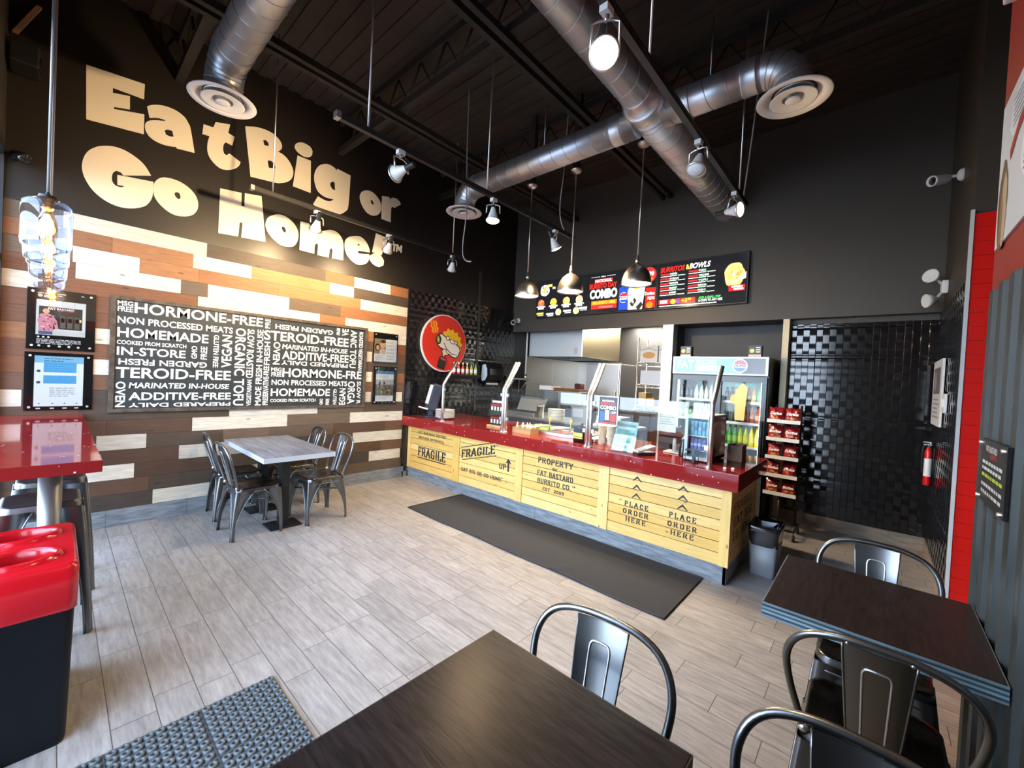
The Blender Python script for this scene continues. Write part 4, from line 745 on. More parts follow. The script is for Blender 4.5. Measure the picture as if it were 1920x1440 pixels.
def p_couple(mb, x):
    R_(mb, x, 2.945, 1.70, 3.30, 2.02, 'e9ecf0')
    R_(mb, x + .0003, 2.945, 1.81, 3.12, 2.02, '8b7b62')
    mb.poly([circ(3.075, 1.945, .058, 18, .04)], (x + .0006, 0, 0), WU, WV, 0, hx('d9b08a')); mb.poly([circ(3.075, 1.985, .022, 14, .042)], (x + .0008, 0, 0), WU, WV, 0, hx('4a3524'))
    mb.poly([circ(2.99, 1.90, .05, 16, .036)], (x + .0006, 0, 0), WU, WV, 0, hx('33241c')); mb.poly([circ(2.995, 1.895, .035, 16, .022)], (x + .0008, 0, 0), WU, WV, 0, hx('d6a98c'))
    mb.poly([[(3.02, 1.81), (3.035, 1.87), (3.075, 1.89), (3.12, 1.87), (3.12, 1.81)]], (x + .0007, 0, 0), WU, WV, 0, hx('c9c3b5'))
    for i, z in enumerate((1.99, 1.94, 1.89, 1.84, 1.79, 1.75)): lines(mb, x + .0006, 3.14, z, .13, 2, .012, hx('8d95a0'), 30 + i, .005)
    lines(mb, x + .0006, 2.96, 1.79, .14, 5, .016, hx('9aa2aa'), 41, .005)
def p_post(mb, x):
    R_(mb, x, 2.99, 1.14, 3.27, 1.57, 'e6ebee'); R_(mb, x + .0003, 2.99, 1.525, 3.27, 1.57, '3f7fc0')
    lines(mb, x + .0005, 3.0, 1.515, .2, 4, .014, hx('8d959c'), 50, .005)
    R_(mb, x + .0003, 2.99, 1.22, 3.27, 1.45, '6d6557'); R_(mb, x + .0005, 2.99, 1.38, 3.27, 1.45, 'b0b4b4')
    r = random.Random(8)
    for i in range(26):
        a, b = r.uniform(3.0, 3.23), r.uniform(1.23, 1.40); R_(mb, x + .0007 + i * .00002, a, b, a + r.uniform(.01, .035), b + r.uniform(.01, .04), r.choice(['2b2722', '8f8573', '4c5a48', 'b59c7c', '1e1b19']))
    lines(mb, x + .0006, 3.0, 1.205, .23, 3, .015, hx('8d959c'), 52, .005)
    for i in range(6): mb.poly([circ(2.98 + i * .06, 1.12, .007, 8)], (x, 0, 0), WU, WV, 0, hx('5a9fd0'))
wall_print('black acrylic print of a person in a pink shirt, upper one over the red bar', -.165, 1.612, .23, 2.12, p_store, 0)
wall_print('black acrylic print of blue chat messages, just above the red bar', -.17, 1.097, .225, 1.588, p_chat, 0)
wall_print('small acrylic print of a smiling couple, right of the word board', 2.93, 1.69, 3.312, 2.107, p_couple, 0)
wall_print('small acrylic print with a blue header and street photo, right of the word board', 2.95, 1.10, 3.32, 1.635, p_post, 0)

# menu screens over the kitchen opening
SU, SV = (1, 0, 0), (0, 0, 1)
def menu_screen(label, x0, x1, paint):
    z0, z1 = 2.655, 3.314
    t = thing('menu_screen', label, 'menu screen', ((x0 + x1) / 2, 5.819, z0), 'menu screens above the kitchen opening')
    mb = MB(); mb.box(x0, 5.762, z0, x1, 5.80, z1, bev=.004); mb.build('housing', M['black'], t)
    mb = MB(); mb.box(x0 + .3, 5.80, z0 + .2, x1 - .3, 5.819, z1 - .2); mb.build('wall_bracket', M['black_metal'], t)
    mb = MB(); w = x1 - x0 - .03; h = z1 - z0 - .03
    mb.quad((x0 + .015, 5.7615, z0 + .015), (x1 - .015, 5.7615, z0 + .015), (x1 - .015, 5.7615, z1 - .015), (x0 + .015, 5.7615, z1 - .015), hx('17181b'))
    def P(loops, c, d): mb.poly(loops, (x0 + .015, 5.7610 - d * .0003, z0 + .015), SU, SV, 0, hx(c))
    def B(a, b, c_, d_, c, d=1): P([[(a * w, b * h), (c_ * w, b * h), (c_ * w, d_ * h), (a * w, d_ * h)]], c, d)
    def E(a, b, ra, rb, c, d=1, n=20, jag=0, seed=1):
        r = random.Random(seed)
        P([[(a * w + ra * h * math.cos(2 * PI * k / n) * (1 - jag * r.random()), b * h + rb * h * math.sin(2 * PI * k / n) * (1 - jag * r.random())) for k in range(n)]], c, d)
    def T(s, a, b, c_, d_, c, d=3, off=.02, sh=0): text(mb, s, (x0 + .015, 5.7610 - d * .0003, z0 + .015), SU, SV, a * w, b * h, c_ * w, d_ * h, 0, off, hx(c), sh)
    paint(B, E, T, P, w, h)
    mb.build('display', M['screen'], t)
    return t
def food(E, a, b, ra, rb, cols, d, seed):
    r = random.Random(seed); E(a, b, ra, rb, cols[0], d, 22, .12, seed)
    for i in range(16):
        E(a + r.uniform(-.6, .6) * ra * .55, b + r.uniform(-.6, .6) * rb, ra * r.uniform(.1, .28), rb * r.uniform(.1, .28), r.choice(cols[1:]), d + 1 + i % 3, 8, .3, seed + i)
def m_left(B, E, T, P, w, h):
    for i in range(10): B(.0, .1 * i, 1, .1 * i + .004, '1f2023', 1)
    food(E, .17, .74, .17, .17, ['e9e2cf', '7d9a3a', 'c98b3c', 'e0b45a', '8a4a2a', 'a8bf5a'], 2, 5)
    B(.22, .83, .32, .9, 'd9d36a', 4); T('ES', .33, .76, .39, .82, 'f2f2f2')
    food(E, .83, .7, .13, .2, ['ead9b8', 'd4b98a', 'c7a56c', 'f1e6cd'], 2, 9)
    for i, (a, c) in enumerate(((.1, 'c4533a'), (.36, 'd9a941'), (.62, 'cdb36b'), (.87, 'd7b79a'))):
        food(E, a, .39, .12, .12, [c, 'e8c067', c, 'b5763a'], 2, 20 + i)
        B(a - .09, .27, a + .09, .31, 'e8e8e6', 6); B(a - .06, .22, a + .06, .26, 'c9d9dc', 6); T('BOX MEAL'[:5 + i % 3], a - .085, .275, a + .085, .305, '7a2a20', 7, .01)
    for a, b, c in ((.09, .08, 'd8cf4a'), (.3, .05, 'e6e9ee'), (.65, .1, 'dbe3ea'), (.95, .14, 'e9d7d2')): B(a - .08, b, a + .07, b + .05, c, 3); B(a - .05, b - .04, a + .07, b - .02, 'ececec', 3)
    for i, a in enumerate((.47, .82)): food(E, a, .11, .1, .1, ['e3c98a', 'd9b75a', 'c9d06a', 'f0e2b8'], 4, 60 + i)
def m_mid(B, E, T, P, w, h):
    T('APRIL 2', .20, .9, .27, .93, 'f2f2f2'); B(.04, .913, .18, .92, 'f2f2f2', 3); B(.29, .913, .42, .92, 'f2f2f2', 3)
    B(.10, .76, .38, .86, 'b8322a', 2); T('NATIONAL', .11, .775, .37, .85, 'f6efe6', 4, .03)
    T('BURRITO DAY', .02, .62, .45, .75, 'd9241c', 4, .03); T('COMBO', .03, .36, .46, .60, 'e9f6f8', 4, .05)
    B(.06, .2, .46, .31, 'e2671c', 2); T('SMALL BURRITO + DRINK', .08, .225, .44, .29, 'f5d24a', 4, .01); B(.06, .1, .46, .19, 'c02a2a', 2); B(.18, .12, .4, .17, 'd86060', 3)
    # soft drink can
    P([[(.49 * w, .03 * h), (.62 * w, .03 * h), (.63 * w, .08 * h), (.63 * w, .56 * h), (.61 * w, .6 * h), (.51 * w, .6 * h), (.49 * w, .56 * h)]], '1d3fa8', 3)
    E(.56, .33, .115, .13, 'f4f4f4', 4); P([[(.49 * w, .36 * h), (.625 * w, .36 * h), (.60 * w, .44 * h), (.53 * w, .44 * h)]], 'd22630', 5); P([[(.5 * w, .28 * h), (.62 * w, .28 * h), (.6 * w, .22 * h), (.53 * w, .22 * h)]], '1d3fa8', 5); T('PEPSI', .497, .29, .622, .35, '101a3a', 6, .03)
    # wrapped burrito
    P([[(.63 * w, .02 * h), (.83 * w, .02 * h), (.86 * w, .55 * h), (.82 * w, .62 * h), (.66 * w, .6 * h), (.61 * w, .5 * h)]], 'd9d4c6', 3)
    food(E, .74, .62, .17, .13, ['d5a94a', '6aa33a', 'e0d0a0', 'a85a2a', '7fbf4a'], 4, 33)
    for a, b in ((.69, .2), (.78, .1)): P([[(a * w, (b - .12) * h), ((a + .06) * w, (b + .02) * h), ((a + .03) * w, (b + .1) * h), ((a - .04) * w, (b - .03) * h)]], '2a2724', 5)
    T('FB', .685, .17, .71, .24, 'e8e4da', 7); 
    E(.90, .80, .18, .18, 'd22a2a', 2); T('99', .90, .76, .97, .88, 'f4f4f0', 4, .04); B(.9, .68, .96, .73, 'e07a30', 3)
    B(.87, .03, 1.0, .5, 'c0221f', 2); T('Doritos', .86, .33, .99, .41, 'f4f0e8', 5, .03); T('PEPSI', .9, .22, .99, .29, 'f4f0e8', 5); E(.93, .1, .08, .08, 'e8701c', 4)
def m_right(B, E, T, P, w, h):
    T('BURRITOS', .03, .80, .32, .92, 'd8281f', 3, .03, .25); T('&', .335, .81, .375, .92, 'd9c93a', 3, .03); T('BOWLS', .38, .81, .61, .93, 'f3f3f3', 3, .03, .25)
    names = ['CHICKEN', 'STEAK', 'PULLED PORK', 'BEEF', 'SHRIMP', 'PORK', 'VEGGIE', 'TOFU', 'BARBACOA', 'FISH']
    for c in (0, 1):
        for i in range(5):
            a = .03 + c * .34; b = .70 - i * .105
            B(a, b + .035, a + .11, b + .075, 'b0282a', 3); T(names[c * 5 + i], a + .115, b + .035, a + .20 + .01 * ((i * 3) % 4), b + .075, 'e9f0ec', 3, .02)
            B(a, b, a + .2, b + .014, 'e6f2ea', 3); B(a + .12, b + .015, a + .22, b + .028, '2f8f4a', 3); B(a + .215, b, a + .30, b + .014, 'dfe9e4', 3)
    B(.02, .08, .46, .19, 'b8232a', 2); B(.04, .1, .13, .17, 'efe9e4', 3); E(.2, .13, .07, .06, 'd9a83c', 4, 14, .2, 3); B(.245, .09, .275, .18, '3a58b8', 4); T('+3', .30, .095, .37, .18, 'f2cf2a', 4, .04); T('99', .375, .13, .415, .18, 'f2cf2a', 4, .03)
    T('ADD A SMALL POP', .50, .14, .74, .19, '4ad06a', 3, .02); T('& CHIPS TO ANY SIZE', .50, .08, .76, .13, 'f0f0ee', 3, .02); B(.03, .03, .7, .05, 'e8e8e8', 2)
    food(E, .87, .57, .20, .27, ['d9b06c', 'e6c98c', 'c4924a', 'cfa55c', 'b9cf7a', 'e9d9b0'], 3, 71)
    P([[(.84 * w, .42 * h), (.99 * w, .48 * h), (.99 * w, .62 * h), (.93 * w, .5 * h)]], 'e9dcd2', 8); B(.82, .24, .985, .36, 'c2242a', 9); B(.85, .31, .96, .345, 'f0e6e2', 10); B(.87, .26, .97, .295, 'f0e6e2', 10)
menu_screen('left menu screen with small food pictures and a taco tray, behind the pendant lamps', .591, 1.655, m_left)
menu_screen('middle menu screen reading NATIONAL BURRITO DAY COMBO', 1.657, 2.812, m_mid)
menu_screen('right menu screen reading BURRITOS & BOWLS with two price columns', 2.814, 3.985, m_right)

# cameras, emergency lamp, small fittings
def bullet_cam(label, base, nrm, aim):
    b, nr, a = Vector(base), Vector(nrm), Vector(aim).normalized()
    t = thing('security_camera', label, 'security camera', base)
    mb = MB(); mb.lathe([(.0, 0), (.05, 0), (.05, .012), (.04, .03), (.022, .04)], b, nr, 20); mb.build('wall_mount', M['white'], t)
    j = b + nr * .10 - Vector((0, 0, .01))
    mb = MB(); mb.tube([b + nr * .03, b + nr * .07, j], .013, 8); mb.sphere(j, .022, 10, 6); mb.build('arm', M['white'], t)
    mb = MB(); mb.lathe([(.0, -.02), (.03, -.015), (.038, .01), (.042, .12), (.044, .135), (.036, .137), (.034, .12), (.0, .12)], j, a, 20); mb.build('body', M['white'], t)
    mb = MB(); mb.lathe([(.0, .1205), (.034, .1205), (.03, .126), (.012, .127), (.012, .132), (0, .134)], j, a, 18); mb.build('lens', M['black_gloss'], t)
bullet_cam('small white security camera at the left end of the bulkhead under the menu screens', (.14, 5.819, 2.645), (0, -1, 0), (.45, -1, -.5))
bullet_cam('white security camera high on the right black wall', (5.699, 4.96, 3.44), (-1, 0, 0), (-.75, -.75, -.25))
t = thing('emergency_light', 'white twin-head emergency lamp on the right black wall below the camera', 'emergency light', (5.699, 5.55, 2.6))
mb = MB(); mb.rbox(5.655, 5.47, 2.56, 5.699, 5.62, 2.68, .01); mb.build('box', M['white'], t)
for dz, a in ((.10, (-.5, -.8, .15)), (-.12, (-.75, -.35, -.1))):
    c = Vector((5.60, 5.52, 2.625 + dz)); a = Vector(a).normalized()
    mb = MB(); mb.tube([(5.66, 5.545, 2.62 + dz * .4), (5.63, 5.535, 2.62 + dz * .8), c], .014, 8); mb.build('bracket', M['white'], t)
    mb = MB(); mb.lathe([(.0, -.04), (.03, -.035), (.06, .03), (.065, .05), (.055, .05), (.0, .035)], c, a, 20); mb.build('lamp_head', M['white'], t)
RU, RV = (0, -1, 0), (0, 0, 1)
t = thing('wall_notice', 'white framed notice with a photo on the right tiled wall', 'notice', (5.68, 5.43, 1.33))
mb = MB(); mb.box(5.664, 5.10, 1.33, 5.68, 5.78, 1.93); mb.build('frame', M['white'], t)
mb = MB(); O = (5.6635, 0, 0)
def RB(mb, O, a, b, c, d, col): mb.quad((O[0], a, b), (O[0], c, b), (O[0], c, d), (O[0], a, d), hx(col))
RB(mb, O, 5.75, 1.36, 5.13, 1.90, 'dedcd6'); RB(mb, (5.663, 0, 0), 5.70, 1.62, 5.20, 1.86, '57483c'); mb.poly([[(-5.55 + .09 * math.cos(k * PI / 8), 1.74 + .09 * math.sin(k * PI / 8)) for k in range(16)]], (5.6628, 0, 0), RU, RV, 0, hx('b08e6e'))
for i in range(5): RB(mb, (5.663, 0, 0), 5.70, 1.40 + i * .04, 5.2 + .05 * (i % 3), 1.415 + i * .04, '8a8782')
mb.build('sheet', M['print'], t)
mb = MB(); mb.rbox(5.665, 4.83, 1.46, 5.682, 5.02, 1.62, .004); 
t = thing('wall_switch', 'white double wall switch on the right tiled wall beside the notice', 'switch', (5.682, 4.92, 1.46)); mb.build('plate', M['white'], t)
for a in (4.88, 4.97):
    q = MB(); q.rbox(5.655, a - .02, 1.505, 5.666, a + .02, 1.575, .003); q.build('rocker', M['offwhite'], t)
# fire extinguisher
t = thing('fire_extinguisher', 'red fire extinguisher hung in the dark corner of the right tiled wall', 'fire extinguisher', (5.65, 5.58, .74))
mb = MB(); mb.lathe([(0, 0), (.024, 0), (.027, .008), (.028, .02), (.028, .315), (.022, .345), (.012, .36), (.011, .37), (0, .37)], (5.65, 5.58, .74), (0, 0, 1), 24); mb.build('cylinder', mat('extinguisher_red', hx('c8171a'), .25), t)
mb = MB(); mb.lathe([(.0284, .09), (.0284, .26)], (5.65, 5.58, .74), (0, 0, 1), 24, None, True, False); mb.build('label_sleeve', M['white'], t)
mb = MB(); mb.cyl((5.65, 5.58, 1.11), (5.65, 5.58, 1.14), .011); mb.box(5.615, 5.573, 1.125, 5.668, 5.587, 1.135); mb.box(5.61, 5.573, 1.15, 5.665, 5.587, 1.158); mb.box(5.655, 5.574, 1.13, 5.665, 5.586, 1.152); mb.build('valve_handle', M['steel'], t)
mb = MB(); mb.tube([(5.645, 5.57, 1.125), (5.612, 5.565, 1.11), (5.606, 5.56, 1.03), (5.609, 5.56, .86)], .006, 8); mb.build('hose', M['dark_rubber'], t)
mb = MB(); mb.box(5.684, 5.56, .85, 5.692, 5.60, 1.10); mb.build('wall_hook', M['black_metal'], t)
# black info sign and mural on the metal wall
t = thing('info_sign', 'small black sign with white and yellow lines on the corrugated metal wall', 'sign', (5.56, 2.215, 1.2))
mb = MB(); mb.box(5.562, 2.01, 1.20, 5.572, 2.415, 1.435); mb.build('board', M['black'], t)
mb = MB()
text(mb, 'FAT BASTARD', (5.5615, 0, 0), RU, RV, -2.33, 1.392, -2.15, 1.415, 0, .02, hx('f0f0f0')); text(mb, 'BURRITO', (5.5615, 0, 0), RU, RV, -2.25, 1.37, -2.15, 1.388, 0, .02, hx('d03a30'))
for i, (z, c) in enumerate(((1.345, 'e9e9e9'), (1.322, 'e9e9e9'), (1.297, 'c6d83a'), (1.262, 'e0e0e0'), (1.235, 'e0e0e0'))):
    a = -2.38
    r = random.Random(i)
    while a < -2.08:
        l = r.uniform(.02, .05); mb.quad((5.5615, -a, z), (5.5615, -(a + l), z), (5.5615, -(a + l), z + .012), (5.5615, -a, z + .012), hx(c)); a += l + .01
mb.build('lettering', M['print'], t)
mb = MB(); mb.box(5.553, 1.985, 1.19, 5.557, 2.42, 1.44); mb.build('acrylic_cover', glass_mat('matt_acrylic', (.97, .98, .98), .02, .25, .12), t)
mb = MB()
for a in (2.03, 2.395):
    for z in (1.215, 1.42): mb.cyl((5.551, a, z), (5.578, a, z), .007, n=10)
mb.build('standoffs', M['chrome'], t)
t = thing('wall_mural', 'large printed mural with white panel and tan food picture above the metal wall', 'mural', (5.586, 1.2, 2.206))
mb = MB(); mb.box(5.582, -.25, 2.206, 5.589, 2.60, 2.79); mb.build('panel', M['offwhite'], t)
mb = MB(); O = (5.5815, 0, 0)
def blob(cy, cz, ry, rz, c, d, seed, n=22):
    r = random.Random(seed); mb.poly([[(-cy + ry * math.cos(2 * PI * k / n) * (1 - .15 * r.random()), cz + rz * math.sin(2 * PI * k / n) * (1 - .15 * r.random())) for k in range(n)]], (5.5815 - d * .0003, 0, 0), RU, RV, 0, hx(c))
blob(2.50, 2.36, .085, .19, '6f5a44', 1, 4); blob(2.47, 2.33, .05, .16, 'cbb28c', 2, 5); blob(2.51, 2.30, .025, .12, 'a07a52', 3, 6)
blob(2.30, 2.66, .16, .10, 'f4f4f2', 2, 7); blob(2.05, 2.45, .2, .15, 'f4f4f2', 2, 8)
for i in range(6):
    RB(mb, (5.5806, 0, 0), 2.40, 2.62 + i * .02, 2.22, 2.626 + i * .02, '55504c'); RB(mb, (5.5806, 0, 0), 2.2, 2.38 + i * .022, 1.95, 2.388 + i * .022, '55504c')
mb.poly([[(-2.42, 2.545), (-2.41, 2.50), (-2.30, 2.56), (-2.1, 2.60), (-2.1, 2.64), (-2.3, 2.61)]], (5.5804, 0, 0), RU, RV, 0, hx('a8252a'))
mb.build('print', M['print'], t)
mb = MB(); mb.rbox(5.545, 2.25, 3.17, 5.588, 2.51, 3.42, .008); solo('wall_unit', mb, M['white'], 'white box high on the red wall above the mural', 'wall unit')
mb = MB(); mb.obox((.02, -.28, 4.10), (.03, 0, 0), (0, .03, .0), (0, .12, .28)); solo('wall_batten', mb, mat('tan_batten', hx('c79a72'), .6), 'pale tan batten slanting up at the top left corner of the wall', 'batten')
t = thing('wall_speaker', 'black loudspeaker bracketed near the ceiling at the left window end', 'loudspeaker', (.14, -.1, 3.78))
mb = MB(); mb.rbox(.04, -.28, 3.78, .28, -.13, 3.95, .012); mb.build('cabinet', M['black'], t)
mb = MB(); mb.lathe([(0, 0), (.06, 0), (.065, .008), (.055, .010), (.05, .002), (0, .004)], (.16, -.13, 3.855), (0, 1, 0), 24); mb.build('woofer', M['black_gloss'], t)
mb = MB(); mb.box(.2, -.129, 3.92, .26, -.1285, 3.935); mb.build('badge', M['chrome'], t)
mb = MB(); mb.box(.0, -.22, 3.84, .045, -.19, 3.88); mb.build('bracket', M['black_metal'], t)
t = thing('window_spot', 'black spotlight fixed beside the front window at the far left', 'spotlight', (.05, -.27, 3.1))
mb = MB(); mb.cyl((.0, -.25, 3.13), (.05, -.25, 3.13), .02); mb.build('bracket', M['black_metal'], t)
mb = MB(); mb.lathe([(0, 0), (.03, 0), (.035, .02), (.035, .075), (.04, .08), (.04, .11), (.03, .11), (0, .10)], (.06, -.25, 3.145), (.6, .5, -.25), 20); mb.build('can', M['black_gloss'], t)
# ================================================================== DUCTS, TRACKS, LAMPS
def helix(mb, a, b, R, pitch, r=.004, n=20):
    a, b = Vector(a), Vector(b); ax = (b - a).normalized(); L = (b - a).length
    t = Vector((0, 0, 1)); u = (t - ax * t.dot(ax)).normalized(); w = ax.cross(u)
    N_ = int(L / pitch * n); pts = []
    for i in range(N_ + 1):
        th = 2 * PI * i / n; pts.append(a + ax * (L * i / N_) + (u * math.cos(th) + w * math.sin(th)) * R)
    mb.tube(pts, r, 4)
def pipe(t, a, b, R, pitch=.12, collars=()):
    mb = MB(); mb.cyl(a, b, R, n=40); mb.build('pipe', M['duct'], t)
    mb = MB(); helix(mb, a, b, R, pitch); mb.build('spiral_seam', M['duct_seam'], t)
    A, B_ = Vector(a), Vector(b)
    for c in collars:
        p = A.lerp(B_, c); d = (B_ - A).normalized()
        q = MB(); q.lathe([(R, -.05), (R + .006, -.05), (R + .006, -.044), (R + .004, -.04), (R + .004, .04), (R + .006, .044), (R + .006, .05), (R, .05)], p, d, 40); q.build('collar', M['duct'], t)
def elbow_down(t, c, sgn, R, bend=.2, segs=5):
    """segmented elbow from horizontal pipe end c (pipe comes along x) turning down; sgn = direction of travel"""
    mb = MB(); rs = []
    for i in range(segs + 1):
        an = PI / 2 * i / segs
        cen = Vector((c[0] + sgn * bend * math.sin(an), c[1], c[2] - bend * (1 - math.cos(an))))
        d = Vector((sgn * math.cos(an), 0, -math.sin(an))); u = Vector((0, 1, 0)); w = d.cross(u)
        rs.append([cen + (u * math.cos(2 * PI * k / 32) + w * math.sin(2 * PI * k / 32)) * R for k in range(32)])
    for a, b in zip(rs, rs[1:]): mb.rings([a, b], False, False, True)
    mb.build('elbow', M['duct'], t)
    sm = MB()
    for r_ in rs: sm.tube(r_, .004, 4, None, True)
    sm.build('elbow_seam', M['duct_seam'], t)
    return Vector((c[0] + sgn * bend, c[1], c[2] - bend))
def diffuser(t, c, R=.222):
    x, y, z = c
    mb = MB(); mb.lathe([(R * .55, .05), (R * .6, .03), (R * .98, .0), (R, -.004), (R * .98, -.010), (R * .80, -.004), (R * .72, .006), (R * .66, .03)], c, (0, 0, 1), 48, None, True, False); f = mb.build('diffuser', M['white'], t)
    mb = MB(); mb.lathe([(R * .28, .012), (R * .62, -.012), (R * .64, -.016), (R * .60, -.018), (R * .30, -.004)], c, (0, 0, 1), 40, None, True, False); mb.build('cone_ring', M['white'], f)
    mb = MB(); mb.lathe([(0, -.010), (R * .2, -.014), (R * .22, -.02), (R * .18, -.026), (0, -.028)], c, (0, 0, 1), 32); mb.build('centre_disc', M['white'], f)
    mb = MB(); mb.lathe([(0, .03), (R * .6, .03)], c, (0, 0, 1), 32, None, True, False); mb.build('damper', M['black'], f)
    return f
XM, ZM = 3.685, 3.93
t = thing('main_duct', 'thick galvanised spiral duct running from above the camera to the back wall', 'air duct', (XM, 2.9, ZM - .22))
pipe(t, (XM, -.25, ZM), (XM, 3.10, ZM), .135, .19)
mb = MB(); mb.lathe([(.135, 0), (.139, .0), (.139, .03), (.177, .13), (.180, .13), (.180, .15), (.177, .16), (.177, .28), (.181, .28), (.181, .30), (.176, .31)], (XM, 3.05, ZM), (0, 1, 0), 40, None, True, False); mb.build('reducer', M['duct'], t)
pipe(t, (XM, 3.33, ZM), (XM, 5.815, ZM), .176, .165)
def hanger(t, p, R):
    mb = MB(); mb.tube([(p[0] - R - .004, p[1], p[2] + .2), (p[0] - R - .004, p[1], p[2])] , .006, 5); mb.tube([(p[0] - R - .004, p[1], p[2] + .2), (p[0] - R - .004, p[1], 4.74)], .006, 5); mb.build('hanger_wire', M['duct_seam'], t)
hanger(t, (XM, 2.4, ZM), .135); hanger(t, (XM, 4.6, ZM), .176)
def branch(label, y, x_end, R=.125, sgn=-1):
    z = 3.86
    t = thing('branch_duct', label, 'air duct', (x_end, y, 3.55), 'branch ducts with round diffusers')
    a = (XM + sgn * .12, y, z); b = (x_end - sgn * .2, y, z)
    pipe(t, a, b, R, .15, (.08, .97) if sgn < 0 else (.25, .9))
    e = elbow_down(t, b, sgn, R)
    mb = MB(); mb.cyl(e, (e.x, y, 3.62), R, n=32); mb.build('neck', M['duct'], t)
    diffuser(t, (e.x, y, 3.60))
    mb = MB(); mb.tube([((a[0] + b[0]) / 2, y, z + R), ((a[0] + b[0]) / 2, y, 4.74)], .006, 5); mb.build('hanger_wire', M['duct_seam'], t)
branch('short galvanised duct with round white diffuser near the slogan letter a', .82, 1.375, .125)
branch('long galvanised duct crossing to the left with a small round white diffuser', 3.35, 1.31)
branch('galvanised duct elbow with the largest round white diffuser, upper right', 3.35, 4.72, .118, 1)

def track(label, x, y0, y1, rods, z=3.2):
    t = thing('light_track', label, 'light track', (x, (y0 + y1) / 2, z), 'black lighting tracks')
    mb = MB(); mb.box(x - .018, y0, z, x + .018, y1, z + .035).box(x - .024, y0, z + .018, x + .024, y1, z + .035); mb.build('rail', M['black_metal'], t)
    mb = MB(); mb.box(x - .026, y0 - .03, z - .003, x + .026, y0 + .0, z + .04); mb.build('end_cap', M['steel_dark'], t)
    for r in rods:
        q = MB(); q.tube([(x, r, z + .035), (x, r, 4.30), (x, r, 4.74)], .007, 6); q.build('hanging_rod', M['chrome'], t)
track('black light track along the plank wall in front of the slogan', .82, 1.2, 3.95, (1.36, 3.6))
track('black light track in the middle of the room left of the main duct', 2.55, 1.2, 3.95, (1.40, 2.55))
track('black light track alongside the main duct', 4.29, 1.2, 4.08, (2.0, 3.86))

def track_lamp(label, x, y, aim, lit=0, z=3.2, drop=.15, power=0, spot=1.0, col=(1, .72, .42)):
    a = Vector(aim).normalized()
    t = thing('track_lamp', label, 'track spotlight', (x, y, z), 'track spotlights')
    mb = MB(); mb.box(x - .02, y - .028, z - .03, x + .02, y + .028, z + .002); mb.build('adapter', M['offwhite'], t)
    piv = Vector((x, y, z - drop))
    side = a.cross(Vector((0, 0, 1)))
    side = side.normalized() if side.length > .1 else Vector((1, 0, 0))
    mb = MB(); mb.cyl((x, y, z - .03), (x, y, z - .06), .008)
    pts = [piv + side * .062 - a * .02, Vector((x, y, z - .065)) + side * .06, Vector((x, y, z - .055)) + side * .03, Vector((x, y, z - .055)) - side * .03, Vector((x, y, z - .065)) - side * .06, piv - side * .062 - a * .02]
    mb.tube(pts, .006, 6); mb.build('yoke', M['chrome'], t)
    mb = MB(); mb.lathe([(0, -.15), (.02, -.15), (.021, -.145), (.021, -.075), (.024, -.07)], piv, a, 18); s = mb.build('socket', M['black_metal'], t)
    mb = MB(); mb.lathe([(.018, -.08), (.020, -.06), (.026, -.05), (.030, -.03), (.050, .03), (.056, .05)], piv, a, 24, None, True, False); mb.build('reflector', M['offwhite'], t)
    mb = MB(); mb.lathe([(.056, .05), (.054, .056), (.03, .064), (0, .066)], piv, a, 24, None, True, False)
    mb.build('bulb_face', (M['bulb_off'], M['bulb_dim'], M['bulb_on'])[lit], t)
    mb = MB(); mb.lathe([(.056, .045), (.064, .045), (.066, .052), (.060, .058), (.055, .052)], piv, a, 24, None, True, False); mb.build('rim', M['chrome'], t)
    mb = MB(); mb.tube([(x + .01, y, z - .03), piv + Vector((0, 0, .03)) - a * .1, piv - a * .14], .004, 5); mb.build('flex_cord', M['black'], t)
    if power:
        ld = bpy.data.lights.new('spot_light', 'SPOT'); ld.energy = power; ld.color = col; ld.spot_size = spot; ld.spot_blend = 1.0; ld.shadow_soft_size = .05
        lo = bpy.data.objects.new('spot_light', ld); COL.objects.link(lo); lo.parent = t
        p = piv + a * .09 - Vector((x, y, z))
        lo.location = p; lo.rotation_euler = a.to_track_quat('-Z', 'Y').to_euler()
WARM = (1, .70, .38)
track_lamp('track spotlight before the letter m of the slogan, aimed at the plank wall', .82, 1.78, (-.8, .1, -.75), 1, power=88, spot=2.75, col=WARM)
track_lamp('track spotlight just below the exclamation mark of the slogan', .82, 2.62, (-.8, .15, -.75), 1, power=88, spot=2.75, col=WARM)
track_lamp('farthest track spotlight of the left track, over the black tile', .82, 3.60, (-.6, .3, -.9), 0)
track_lamp('track spotlight on the middle track turned sideways, its lens to the left', 2.55, 1.66, (-1, -.15, -.12), 1, power=270, spot=1.75, col=WARM)
track_lamp('glowing track spotlight beside the small round diffuser, aimed downwards', 2.55, 2.64, (.1, -.1, -1), 2, power=120, spot=2.8, col=WARM)
track_lamp('track spotlight near the far end of the middle track, beside the middle pendant rod', 2.55, 3.60, (.25, .4, -.9), 1, power=210, spot=2.9, col=WARM)
track_lamp('brightest track spotlight, glaring at the viewer below the main duct', 4.29, 1.56, (.42, -.72, -.55), 2, power=80, spot=2.8, col=WARM, drop=.2)
track_lamp('flared white unlit track spotlight hanging in front of the main duct', 4.29, 2.80, (-.05, -.35, -.9), 0)
track_lamp('track spotlight at the far end of the duct track, its lens turned right', 4.29, 3.72, (1, -.25, -.1), 1, power=18, spot=2.8, col=WARM)
